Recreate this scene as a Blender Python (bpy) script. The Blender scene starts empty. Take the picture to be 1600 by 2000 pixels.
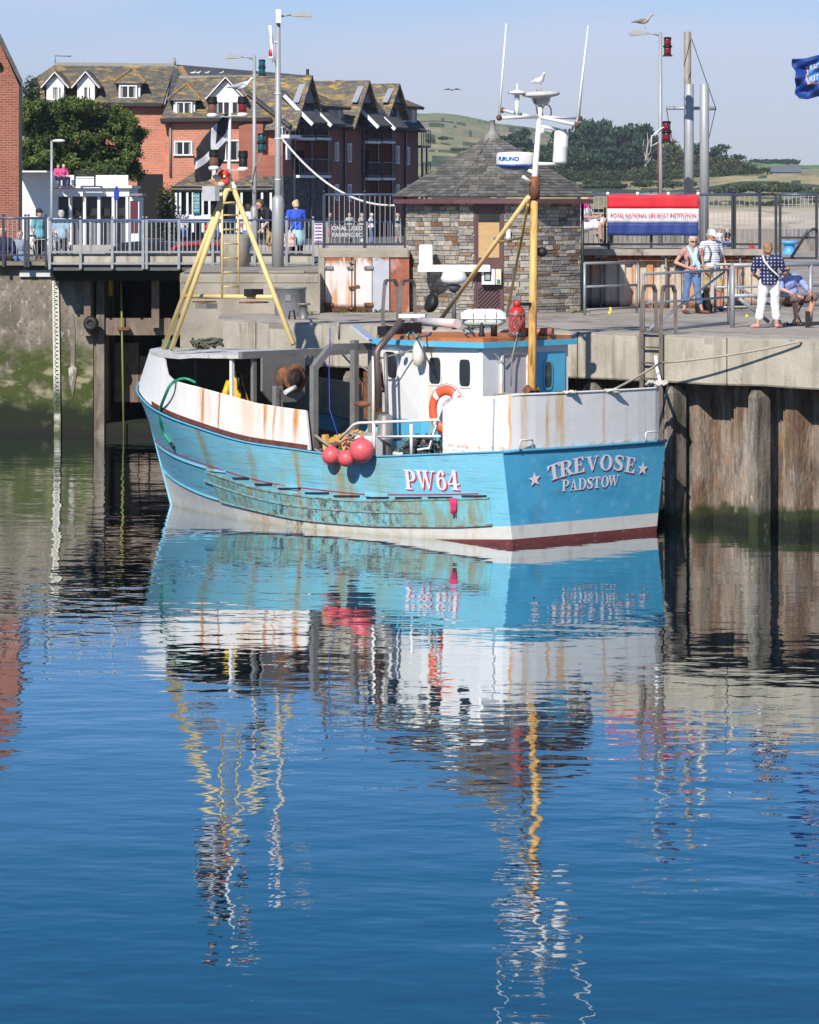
import bpy, bmesh, math, random
from math import sin, cos, pi, radians as R, sqrt, atan2, hypot
from mathutils import Vector, Matrix, noise as mnoise
rnd = random.Random(7)
sc = bpy.context.scene
C = sc.collection
# ------------------------------------------------------------ camera, sky, sun, exposure
F, CX, HY, HC = 7000.0, 800.0, 400.0, 5.9          # focal length in photo pixels, horizon row, eye height over the water
cam_d = bpy.data.cameras.new('camera'); cam = bpy.data.objects.new('camera', cam_d); C.objects.link(cam)
cam_d.sensor_fit = 'VERTICAL'; cam_d.sensor_height = 24.0; cam_d.lens = 24.0*F/2000; cam_d.shift_y = -0.3
cam_d.clip_start = 1.0; cam_d.clip_end = 12000
cam.location = (0, 0, HC); cam.rotation_euler = (R(90), 0, 0)
sc.camera = cam
SUN_EL, SUN_AZ = 36.0, 20.0                          # azimuth: left of straight behind the camera
sd = bpy.data.lights.new('sun', 'SUN'); sun = bpy.data.objects.new('sun', sd); C.objects.link(sun)
sd.energy = 4.6; sd.angle = R(0.53); sd.color = (1.0, 0.94, 0.84)
sv = Vector((-sin(R(SUN_AZ))*cos(R(SUN_EL)), -cos(R(SUN_AZ))*cos(R(SUN_EL)), sin(R(SUN_EL))))
sun.rotation_euler = (-sv).to_track_quat('-Z', 'Y').to_euler()
W = bpy.data.worlds.new('World'); sc.world = W; W.use_nodes = True
nt = W.node_tree; nt.nodes.clear()
wo = nt.nodes.new('ShaderNodeOutputWorld'); bg = nt.nodes.new('ShaderNodeBackground'); sk = nt.nodes.new('ShaderNodeTexSky')
sk.sky_type = 'NISHITA'; sk.sun_disc = False; sk.sun_elevation = R(SUN_EL); sk.sun_rotation = atan2(sv.x, sv.y)
sk.air_density = 1.0; sk.dust_density = 0.35; sk.ozone_density = 1.6; sk.altitude = 0
tc = nt.nodes.new('ShaderNodeTexCoord'); mp = nt.nodes.new('ShaderNodeMapping'); mp.inputs['Scale'].default_value = (3, 3, 14)
nz = nt.nodes.new('ShaderNodeTexNoise'); nz.inputs['Scale'].default_value = 1.6; nz.inputs['Detail'].default_value = 7; nz.inputs['Distortion'].default_value = .5
rp = nt.nodes.new('ShaderNodeValToRGB'); rp.color_ramp.elements[0].position = .44; rp.color_ramp.elements[1].position = .70
rp.color_ramp.elements[0].color = (0, 0, 0, 1); rp.color_ramp.elements[1].color = (.75, .75, .75, 1)
mx = nt.nodes.new('ShaderNodeMix'); mx.data_type = 'RGBA'; mx.inputs['B'].default_value = (5.9, 6.2, 7.6, 1)
tint = nt.nodes.new('ShaderNodeMix'); tint.data_type = 'RGBA'; tint.blend_type = 'MULTIPLY'; tint.inputs['Factor'].default_value = 1
tint.inputs['B'].default_value = (0.53, 0.61, 0.95, 1)
L = nt.links
L.new(tc.outputs['Generated'], mp.inputs['Vector']); L.new(mp.outputs['Vector'], nz.inputs['Vector']); L.new(nz.outputs['Fac'], rp.inputs['Fac'])
sx_ = nt.nodes.new('ShaderNodeSeparateXYZ'); L.new(tc.outputs['Generated'], sx_.inputs[0])
er = nt.nodes.new('ShaderNodeValToRGB'); el_ = er.color_ramp.elements; el_[0].position = 0.045; el_[0].color = (.60, .68, 1.06, 1); el_[1].position = .20; el_[1].color = (.115, .47, .72, 1)
e3 = el_.new(.65); e3.color = (.42, .62, .95, 1)
L.new(sx_.outputs['Z'], er.inputs['Fac']); L.new(er.outputs['Color'], tint.inputs['B'])
L.new(sk.outputs['Color'], tint.inputs['A']); L.new(tint.outputs['Result'], mx.inputs['A']); cf = nt.nodes.new('ShaderNodeMapRange'); cf.inputs['From Min'].default_value = .055; cf.inputs['From Max'].default_value = .13; cf.inputs['To Min'].default_value = 1; cf.inputs['To Max'].default_value = .0; L.new(sx_.outputs['Z'], cf.inputs['Value'])
cm_ = nt.nodes.new('ShaderNodeMath'); cm_.operation = 'MULTIPLY'; L.new(rp.outputs['Color'], cm_.inputs[0]); L.new(cf.outputs['Result'], cm_.inputs[1]); L.new(cm_.outputs[0], mx.inputs['Factor'])
L.new(mx.outputs['Result'], bg.inputs['Color']); L.new(bg.outputs['Background'], wo.inputs['Surface'])
bg.inputs['Strength'].default_value = 0.1
sc.view_settings.view_transform = 'Standard'; sc.view_settings.look = 'None'; sc.view_settings.gamma = 1
sc.view_settings.exposure = 0.28
sc.cycles.max_bounces = 6; sc.cycles.caustics_reflective = False; sc.cycles.caustics_refractive = False

# ------------------------------------------------------------ point helpers
def P(px, py, Y): return Vector(((px-CX)*Y/F, Y, HC-(py-HY)*Y/F))
def G(px, py, z):                                   # where the sight line meets height z
    Y = (HC-z)*F/(py-HY); return Vector(((px-CX)*Y/F, Y, z))
def XZ(px, z, Y): return Vector(((px-CX)*Y/F, Y, z))
def QE(px, z=3.5, off=0.0):                         # on the quay edge line X+Y = 70.7-off*1.414
    k = (px-CX)/F; Y = (70.7-off*1.41421)/(1+k); return Vector((k*Y, Y, z))

# ------------------------------------------------------------ materials
MATS = {}
def lin(h):
    if isinstance(h, (tuple, list)): return tuple(h)[:3]+(1,)
    h = h.lstrip('#'); o = []
    for i in (0, 2, 4):
        c = int(h[i:i+2], 16)/255; o.append(c/12.92 if c <= .04045 else ((c+.055)/1.055)**2.4)
    return tuple(o)+(1,)
def M(name, base, rough=.6, metal=0, layers=(), var=.12, vs=(5, 5, 5), bump=0.0, bs=(20, 20, 20), attr=None, coat=0, spec=.4, brick=None):
    """base colour, gentle variation, then layers = dict(c, s, lo, hi, d, xr, zr, k)"""
    if name in MATS: return MATS[name]
    m = bpy.data.materials.new(name); MATS[name] = m; m.use_nodes = True
    n = m.node_tree.nodes; l = m.node_tree.links; b = n['Principled BSDF']
    b.inputs['Roughness'].default_value = rough; b.inputs['Metallic'].default_value = metal
    b.inputs['Specular IOR Level'].default_value = spec; b.inputs['Coat Weight'].default_value = coat
    t = n.new('ShaderNodeTexCoord'); OC = t.outputs['Object']
    def noise(s, d=5, rgh=.55, dist=0):
        mp = n.new('ShaderNodeMapping'); mp.inputs['Scale'].default_value = s; l.new(OC, mp.inputs['Vector'])
        z = n.new('ShaderNodeTexNoise'); z.inputs['Scale'].default_value = 1; z.inputs['Detail'].default_value = d
        z.inputs['Roughness'].default_value = rgh; z.inputs['Distortion'].default_value = dist
        l.new(mp.outputs['Vector'], z.inputs['Vector']); return z.outputs['Fac']
    def ramp(f, lo, hi, mn=0.0, mxv=1.0):
        r = n.new('ShaderNodeMapRange'); r.inputs['From Min'].default_value = lo; r.inputs['From Max'].default_value = hi
        r.inputs['To Min'].default_value = mn; r.inputs['To Max'].default_value = mxv; l.new(f, r.inputs['Value']); return r.outputs['Result']
    def mul(a, c):
        q = n.new('ShaderNodeMath'); q.operation = 'MULTIPLY'; l.new(a, q.inputs[0])
        if isinstance(c, float): q.inputs[1].default_value = c
        else: l.new(c, q.inputs[1])
        return q.outputs[0]
    col = lin(base)
    if attr:
        a = n.new('ShaderNodeAttribute'); a.attribute_name = attr; cur = a.outputs['Color']
    else:
        a = n.new('ShaderNodeRGB'); a.outputs[0].default_value = col; cur = a.outputs[0]
    sepx = None
    if brick:                                        # (scale, row h, brick w, mortar, c1, c2, cm)
        mp = n.new('ShaderNodeMapping'); mp.inputs['Rotation'].default_value = brick.get('rot', (R(90), 0, 0)); l.new(OC, mp.inputs['Vector'])
        bt = n.new('ShaderNodeTexBrick'); bt.inputs['Scale'].default_value = 1; bt.inputs['Row Height'].default_value = brick['h']
        bt.inputs['Brick Width'].default_value = brick['w']; bt.inputs['Mortar Size'].default_value = brick['m']; bt.inputs['Bias'].default_value = brick.get('b', 0)
        bt.inputs['Color1'].default_value = lin(brick['c1']); bt.inputs['Color2'].default_value = lin(brick['c2']); bt.inputs['Mortar'].default_value = lin(brick['cm'])
        l.new(mp.outputs['Vector'], bt.inputs['Vector']); cur = bt.outputs['Color']
    if var:
        f = ramp(noise(vs, 6), .3, .7, 1-var, 1+var)
        mm = n.new('ShaderNodeVectorMath'); mm.operation = 'SCALE'; l.new(cur, mm.inputs[0]); l.new(f, mm.inputs['Scale']); cur = mm.outputs[0]
    for ly in layers:
        f = ramp(noise(ly.get('s', (3, 3, 3)), ly.get('d', 5), ly.get('r', .6), ly.get('w', 0)), ly.get('lo', .5), ly.get('hi', .6))
        if 'xr' in ly or 'zr' in ly:
            if sepx is None: sepx = n.new('ShaderNodeSeparateXYZ'); l.new(OC, sepx.inputs[0])
            if 'zr' in ly:                           # (z where 0, z where 1)
                zn = ramp(noise((1.5, 1.5, 1.5), 4), 0, 1, -ly.get('zn', 0), ly.get('zn', 0))
                ad = n.new('ShaderNodeMath'); l.new(sepx.outputs['Z'], ad.inputs[0]); l.new(zn, ad.inputs[1])
                g = ramp(ad.outputs[0], ly['zr'][0], ly['zr'][1])
                if len(ly['zr']) > 2: g = mul(g, ramp(ad.outputs[0], ly['zr'][3], ly['zr'][2]))
                f = mul(f, g)
            if 'xr' in ly:                           # streaks at given x: list of (x, halfwidth, strength)
                wob = ramp(noise((6, 6, 1.5), 3), .3, .7, -.025, .025)
                ad = n.new('ShaderNodeMath'); l.new(sepx.outputs[ly.get('ax', 'X')], ad.inputs[0]); l.new(wob, ad.inputs[1])
                tot = None
                for (x0, hw, st) in ly['xr']:
                    ab = n.new('ShaderNodeMath'); ab.operation = 'SUBTRACT'; l.new(ad.outputs[0], ab.inputs[0]); ab.inputs[1].default_value = x0
                    a2 = n.new('ShaderNodeMath'); a2.operation = 'ABSOLUTE'; l.new(ab.outputs[0], a2.inputs[0])
                    g = ramp(a2.outputs[0], hw, hw*.25, 0, st)
                    if tot is None: tot = g
                    else:
                        q = n.new('ShaderNodeMath'); q.operation = 'MAXIMUM'; l.new(tot, q.inputs[0]); l.new(g, q.inputs[1]); tot = q.outputs[0]
                f = mul(f, tot)
        if ly.get('k', 1) != 1: f = mul(f, float(ly['k']))
        q = n.new('ShaderNodeMix'); q.data_type = 'RGBA'; l.new(f, q.inputs['Factor']); l.new(cur, q.inputs['A']); q.inputs['B'].default_value = lin(ly['c']); cur = q.outputs['Result']
    l.new(cur, b.inputs['Base Color'])
    if bump:
        bp = n.new('ShaderNodeBump'); bp.inputs['Strength'].default_value = 1; bp.inputs['Distance'].default_value = bump
        l.new(noise(bs, 6), bp.inputs['Height']); l.new(bp.outputs['Normal'], b.inputs['Normal'])
    return m
RUST = (.30, .095, .022); DRUST = (.10, .035, .018); ORUST = (.55, .22, .05)
mSteelG = M('galvanised_steel', (.30, .31, .33), .45, .35, var=.15)
mPostD = M('dark_painted_steel', (.045, .05, .065), .4, .2, var=.15)
mRailB = M('blue_grey_rail', (.10, .14, .23), .35, .3, var=.15)
mBlack = M('black_rubber', (.014, .014, .016), .55)
mDark = M('dark_void', (.012, .011, .012), .9)
mWhite = M('white_paint', (.78, .78, .77), .4, var=.04)
mWhiteR = M('rusty_white_paint', (.76, .75, .73), .45, var=.05, layers=[dict(c=ORUST, s=(4, 4, 1.2), lo=.60, hi=.72, k=.8)])
mConc = M('concrete', (.33, .295, .24), .85, var=.22, vs=(1.5, 1.5, 1.5), bump=.01, bs=(14, 14, 14), layers=[dict(c=(.13, .12, .10), s=(1.6, 1.6, .35), lo=.52, hi=.72, k=.7), dict(c=(.42, .40, .36), s=(3, 3, 3), lo=.60, hi=.75, k=.5), dict(c=(.08, .08, .07), s=(22, 22, 22), lo=.62, hi=.7, k=.5)])
mConcL = M('pale_capping_concrete', (.44, .40, .325), .85, var=.16, vs=(1.2, 1.2, 1.2), bump=.008, bs=(16, 16, 16), layers=[dict(c=(.17, .145, .10), s=(3.5, 3.5, .35), lo=.50, hi=.66, k=.65), dict(c=(.56, .53, .47), s=(5, 5, 2), lo=.56, hi=.68, k=.5), dict(c=(.17, .19, .10), s=(1.2, 1.2, .25), lo=.6, hi=.75, k=.45), dict(c=(.10, .09, .08), s=(18, 18, 18), lo=.63, hi=.7, k=.6)])
mPave = M('quay_paving', (.38, .335, .28), .9, var=.18, vs=(.7, .7, .7), bump=.004, bs=(30, 30, 30), layers=[dict(c=(.19, .17, .155), s=(.9, .35, 1), lo=.50, hi=.60, k=.7, d=9, r=.7), dict(c=(.48, .45, .40), s=(1.5, .8, 1), lo=.56, hi=.66, k=.5), dict(c=(.10, .09, .085), s=(3.5, 1.8, 1), lo=.64, hi=.68, k=.8), dict(c=(.09, .11, .05), s=(1.2, 1.2, 1), lo=.68, hi=.74, k=.7)])
mTarm = M('tarmac', (.12, .115, .115), .9, var=.15)
mGlass = M('dark_glass', (.018, .022, .028), .08, spec=.6, var=0)
mYellow = M('cream_yellow_paint', (.74, .56, .25), .45, var=.08, layers=[dict(c=RUST, s=(9, 9, 4), lo=.66, hi=.74, k=.8)])
mYellowR = M('orange_yellow_mast_paint', (.72, .43, .13), .45, var=.12, layers=[dict(c=RUST, s=(9, 9, 1.4), lo=.54, hi=.66, k=.9)])
mGrey = M('grey_alloy', (.24, .23, .22), .5, .3, var=.12, layers=[dict(c=(.12, .08, .055), s=(5, 5, 2), lo=.58, hi=.72, k=.6)])
mRustM = M('rusted_iron', (.16, .07, .04), .8, .1, var=.35, vs=(12, 12, 12), bump=.01, layers=[dict(c=(.32, .12, .04), s=(8, 8, 8), lo=.5, hi=.65)])
mSkin = M('skin', (.55, .30, .22), .5, var=.06)
mRope = M('rope', (.30, .27, .22), .9, var=.2)
mSlate = M('roof_slate', (.09, .085, .085), .75, attr='Col', var=.2, vs=(6, 6, 6), bump=.01, layers=[dict(c=(.22, .20, .17), s=(5, 5, 5), lo=.60, hi=.72, k=.5)])
mStone = M('hut_stone', (.2, .2, .2), .85, attr='Col', var=.28, vs=(12, 12, 12), bump=.02, bs=(18, 18, 18))

# ------------------------------------------------------------ mesh builder
class MB:
    def __init__(s): s.v = []; s.f = []; s.m = []; s.c = []; s.smooth = []
    def add(s, vs, fs, mi=0, col=None, sm=False):
        o = len(s.v); s.v += [tuple(v) for v in vs]
        for f in fs: s.f.append(tuple(i+o for i in f)); s.m.append(mi); s.c.append(col); s.smooth.append(sm)
        return s
    def box(s, c, d, rz=0, mi=0, col=None, bev=0):
        c = Vector(c); hx, hy, hz = d[0]/2, d[1]/2, d[2]/2
        if bev:                                      # chamfered vertical + top edges
            b = bev; ring = [(-hx+b, -hy), (hx-b, -hy), (hx, -hy+b), (hx, hy-b), (hx-b, hy), (-hx+b, hy), (-hx, hy-b), (-hx, -hy+b)]
            lv = [(-hz, 1), (hz-b, 1), (hz, (hx-b)/hx)]
            vs = [Vector((x*k, y*(k if k == 1 else (hy-b)/hy), z)) for z, k in lv for x, y in ring]
            fs = [tuple(range(7, -1, -1)), tuple(range(16, 24))]+[(i*8+j, i*8+(j+1) % 8, (i+1)*8+(j+1) % 8, (i+1)*8+j) for i in range(2) for j in range(8)]
        else:
            vs = [Vector((x, y, z)) for z in (-hz, hz) for x, y in ((-hx, -hy), (hx, -hy), (hx, hy), (-hx, hy))]
            fs = [(3, 2, 1, 0), (4, 5, 6, 7), (0, 1, 5, 4), (1, 2, 6, 5), (2, 3, 7, 6), (3, 0, 4, 7)]
        if rz:
            m = Matrix.Rotation(rz, 3, 'Z'); vs = [m @ v for v in vs]
        return s.add([v+c for v in vs], fs, mi, col)
    def hexa(s, a, mi=0, col=None):                  # 8 points: bottom loop of four, top loop of four
        return s.add(a, [(3, 2, 1, 0), (4, 5, 6, 7), (0, 1, 5, 4), (1, 2, 6, 5), (2, 3, 7, 6), (3, 0, 4, 7)], mi, col)
    def bar(s, a, b, w, h=None, mi=0, up=(0, 0, 1), col=None):
        a, b = Vector(a), Vector(b); h = h or w; d = (b-a).normalized(); u = Vector(up)
        if abs(d.dot(u)) > .98: u = Vector((0, 1, 0))
        x = d.cross(u).normalized(); u = x.cross(d).normalized()
        vs = [p+x*i*w/2+u*j*h/2 for p in (a, b) for i, j in ((-1, -1), (1, -1), (1, 1), (-1, 1))]
        return s.add(vs, [(3, 2, 1, 0), (4, 5, 6, 7), (0, 1, 5, 4), (1, 2, 6, 5), (2, 3, 7, 6), (3, 0, 4, 7)], mi, col)
    def tube(s, pts, r, n=8, mi=0, cap=True, col=None, closed=False):
        pts = [Vector(p) for p in pts]; rs = r if isinstance(r, (list, tuple)) else [r]*len(pts)
        o = []; ref = Vector((0, 0, 1)); N = len(pts)
        for i, p in enumerate(pts):
            if closed: t = pts[(i+1) % N]-pts[i-1]
            else: t = pts[min(i+1, N-1)]-pts[max(i-1, 0)]
            t = t.normalized() if t.length > 1e-9 else Vector((0, 0, 1))
            if i == 0 and abs(t.dot(ref)) > .9: ref = Vector((1, 0, 0))
            x = t.cross(ref).normalized(); y = x.cross(t).normalized(); ref = y
            o += [p+(x*cos(2*pi*k/n)+y*sin(2*pi*k/n))*rs[i] for k in range(n)]
        M_ = N if closed else N-1
        fs = [(i*n+k, i*n+(k+1) % n, ((i+1) % N)*n+(k+1) % n, ((i+1) % N)*n+k) for i in range(M_) for k in range(n)]
        s.add(o, fs, mi, col, True)
        if cap and not closed:
            b = len(s.v)-len(o)
            for q in (tuple(b+k for k in range(n-1, -1, -1)), tuple(b+(N-1)*n+k for k in range(n))): s.f.append(q); s.m.append(mi); s.c.append(col); s.smooth.append(False)
        return s
    def lathe(s, prof, o=(0, 0, 0), axis=(0, 0, 1), n=16, mi=0, col=None, sm=True):    # prof: (radius, height)
        o = Vector(o); q = Vector((0, 0, 1)).rotation_difference(Vector(axis).normalized())
        vs = []
        for r, h in prof: vs += [o+q @ Vector((max(r, 1e-4)*cos(2*pi*k/n), max(r, 1e-4)*sin(2*pi*k/n), h)) for k in range(n)]
        fs = [(i*n+k, i*n+(k+1) % n, (i+1)*n+(k+1) % n, (i+1)*n+k) for i in range(len(prof)-1) for k in range(n)]
        s.add(vs, fs, mi, col, sm)
        b = len(s.v)-len(vs)
        for g in (tuple(b+k for k in range(n-1, -1, -1)), tuple(b+(len(prof)-1)*n+k for k in range(n))): s.f.append(g); s.m.append(mi); s.c.append(col); s.smooth.append(False)
        return s
    def ball(s, c, r, n=12, mi=0, col=None, rot=None):
        r = r if isinstance(r, (tuple, list)) else (r, r, r); c = Vector(c); m = max(6, n*2//3); vs = []
        for i in range(m+1):
            a = pi*i/m
            for k in range(n):
                v = Vector((r[0]*sin(a)*cos(2*pi*k/n), r[1]*sin(a)*sin(2*pi*k/n), -r[2]*cos(a)))
                if rot: v = rot @ v
                vs.append(c+v)
        return s.add(vs, [(i*n+k, i*n+(k+1) % n, (i+1)*n+(k+1) % n, (i+1)*n+k) for i in range(m) for k in range(n)], mi, col, True)
    def prism(s, poly, ext, mi=0, col=None):         # poly: 3-D points, ext: extrusion vector
        n = len(poly); e = Vector(ext); a = [Vector(p) for p in poly]
        return s.add(a+[p+e for p in a], [tuple(range(n-1, -1, -1)), tuple(range(n, 2*n))]+[(i, (i+1) % n, n+(i+1) % n, n+i) for i in range(n)], mi, col)
    def slab(s, quad, th, mi=0, col=None):           # a sloping quad with thickness below it
        a = [Vector(p) for p in quad]; nn = (a[1]-a[0]).cross(a[2]-a[0]).normalized()
        if nn.z < 0: nn = -nn
        return s.prism(a, -nn*th, mi, col)
    def build(s, name, mats, parent=None, world=False, fixn=True):
        if not isinstance(mats, (list, tuple)): mats = [mats]
        me = bpy.data.meshes.new(name); off = parent.matrix_basis.inverted() if (world and parent is not None) else None
        me.from_pydata([tuple(off @ Vector(v)) for v in s.v] if off else s.v, [], s.f)
        for m in mats: me.materials.append(m)
        me.polygons.foreach_set('material_index', s.m); me.polygons.foreach_set('use_smooth', s.smooth)
        if any(c is not None for c in s.c):
            at = me.color_attributes.new('Col', 'FLOAT_COLOR', 'CORNER'); k = 0
            for p, c in zip(me.polygons, s.c):
                cc = tuple(c)[:3]+(1,) if c is not None else (.5, .5, .5, 1)
                for _ in range(p.loop_total): at.data[k].color = cc; k += 1
        me.update()
        if fixn:
            bm = bmesh.new(); bm.from_mesh(me); bmesh.ops.recalc_face_normals(bm, faces=bm.faces); bm.to_mesh(me); bm.free()
        o = bpy.data.objects.new(name, me); C.objects.link(o)
        if parent is not None: o.parent = parent
        return o
def thing(name, label, cat, loc=(0, 0, 0), rz=0, group=None):
    o = bpy.data.objects.new(name, None); C.objects.link(o); o.empty_display_size = .2
    o.matrix_basis = Matrix.Translation(Vector(loc)) @ Matrix.Rotation(rz, 4, 'Z')
    return tag(o, label, cat, group)
def tag(o, label, cat=None, group=None):
    o['label'] = label
    if cat: o['category'] = cat
    if group: o['group'] = group
    return o
def struct(o, kind='structure', label=None):
    o['kind'] = kind
    if label: o['label'] = label
    return o
def place(o, loc, rz=0):
    o.matrix_basis = Matrix.Translation(Vector(loc)) @ Matrix.Rotation(rz, 4, 'Z'); return o
def copy_tree(o, parent=None):
    c = o.copy(); C.objects.link(c); c.parent = parent
    for ch in [k for k in bpy.data.objects if k.parent == o]: copy_tree(ch, c)
    return c
def eval_mesh(o):                                    # evaluated copy of one object's mesh, worked out in a scene of its own
    ts_ = bpy.data.scenes.new('bench_scene'); q = o.copy(); q.parent = None; ts_.collection.objects.link(q)
    with bpy.context.temp_override(scene=ts_, view_layer=ts_.view_layers[0]):
        dg = bpy.context.evaluated_depsgraph_get(); dg.update(); me = bpy.data.meshes.new_from_object(q.evaluated_get(dg))
    bpy.data.objects.remove(q); bpy.data.scenes.remove(ts_); return me
def baked(o):                                        # apply an object's modifiers
    me = eval_mesh(o); o.modifiers.clear(); o.data = me; return o
def text_shape(t, size=1.0, bold=0.0):
    cu = bpy.data.curves.new('lettering', 'FONT'); cu.body = t; cu.size = size; cu.align_x = 'CENTER'; cu.align_y = 'CENTER'; cu.offset = bold; cu.resolution_u = 3
    o = bpy.data.objects.new('lettering', cu); me = eval_mesh(o); vs = [v.co.copy() for v in me.vertices]; fs = [tuple(p.vertices) for p in me.polygons]
    bpy.data.objects.remove(o); bpy.data.meshes.remove(me); return vs, fs
def put_text(mb, t, size, org, ux, uy, width=None, mi=0, bold=0.0):
    vs, fs = text_shape(t, size, bold)
    if not vs: return
    w = max(v.x for v in vs)-min(v.x for v in vs); k = (width/w) if width else 1
    mb.add([Vector(org)+Vector(ux)*v.x*k+Vector(uy)*v.y for v in vs], fs, mi)
def sag(a, b, d, n=14):
    a, b = Vector(a), Vector(b); return [a.lerp(b, i/n)-Vector((0, 0, d*4*(i/n)*(1-i/n))) for i in range(n+1)]
# ============================================================ SETTING: water, ground, far country
def water():
    m = bpy.data.materials.new('harbour_water'); m.use_nodes = True; n = m.node_tree.nodes; l = m.node_tree.links; b = n['Principled BSDF']
    n.remove(b); df = n.new('ShaderNodeBsdfDiffuse'); df.inputs['Color'].default_value = (.0, .013, .026, 1); gl = n.new('ShaderNodeBsdfGlossy'); gl.inputs['Color'].default_value = (.92, .97, 1, 1); gl.inputs['Roughness'].default_value = 0
    frn = n.new('ShaderNodeFresnel'); frn.inputs['IOR'].default_value = 1.333; mr = n.new('ShaderNodeMapRange'); mr.inputs['From Min'].default_value = .18; mr.inputs['From Max'].default_value = .58; mr.inputs['To Min'].default_value = .26; mr.inputs['To Max'].default_value = .93; l.new(frn.outputs[0], mr.inputs['Value'])
    ms = n.new('ShaderNodeMixShader'); l.new(mr.outputs['Result'], ms.inputs[0]); l.new(df.outputs[0], ms.inputs[1]); l.new(gl.outputs[0], ms.inputs[2]); l.new(ms.outputs[0], n['Material Output'].inputs['Surface'])
    t = n.new('ShaderNodeTexCoord')
    def nz(s, d, rot=0):
        mp = n.new('ShaderNodeMapping'); mp.inputs['Scale'].default_value = s; mp.inputs['Rotation'].default_value = (0, 0, rot); l.new(t.outputs['Object'], mp.inputs['Vector'])
        z = n.new('ShaderNodeTexNoise'); z.inputs['Scale'].default_value = 1; z.inputs['Detail'].default_value = d; z.inputs['Roughness'].default_value = .5; l.new(mp.outputs['Vector'], z.inputs['Vector']); return z.outputs['Fac']
    def mul(a, k):
        q = n.new('ShaderNodeMath'); q.operation = 'MULTIPLY'; l.new(a, q.inputs[0])
        if isinstance(k, float): q.inputs[1].default_value = k
        else: l.new(k, q.inputs[1])
        return q.outputs[0]
    def add(a, c):
        q = n.new('ShaderNodeMath'); l.new(a, q.inputs[0]); l.new(c, q.inputs[1]); return q.outputs[0]
    g = n.new('ShaderNodeMapRange'); g.inputs['From Min'].default_value = .3; g.inputs['From Max'].default_value = .7; g.inputs['To Min'].default_value = .35; g.inputs['To Max'].default_value = 1.7; l.new(nz((.10, .05, 1), 2, .2), g.inputs['Value'])
    h = add(mul(nz((1.25, 1.7, 1), 2, .25), .0078), mul(nz((.42, .55, 1), 1, -.3), .0120))
    h = add(mul(h, g.outputs['Result']), mul(nz((6.0, 9.0, 1), 2, .1), .0004))
    bp = n.new('ShaderNodeBump'); bp.inputs['Strength'].default_value = 1; bp.inputs['Distance'].default_value = 1
    l.new(h, bp.inputs['Height'])
    for q in (df, gl, frn): l.new(bp.outputs['Normal'], q.inputs['Normal'])
    mb = MB(); mb.add([(-900, 2, 0), (900, 2, 0), (900, 2600, 0), (-900, 2600, 0)], [(0, 1, 2, 3)])
    struct(mb.build('water', m))
    mb = MB(); mb.add([(-400, -200, -3), (400, -200, -3), (400, 2600, -3), (-400, 2600, -3)], [(0, 1, 2, 3)])
    struct(mb.build('harbour_bed', M('mud', (.05, .045, .03), .95)))
water()

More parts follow.
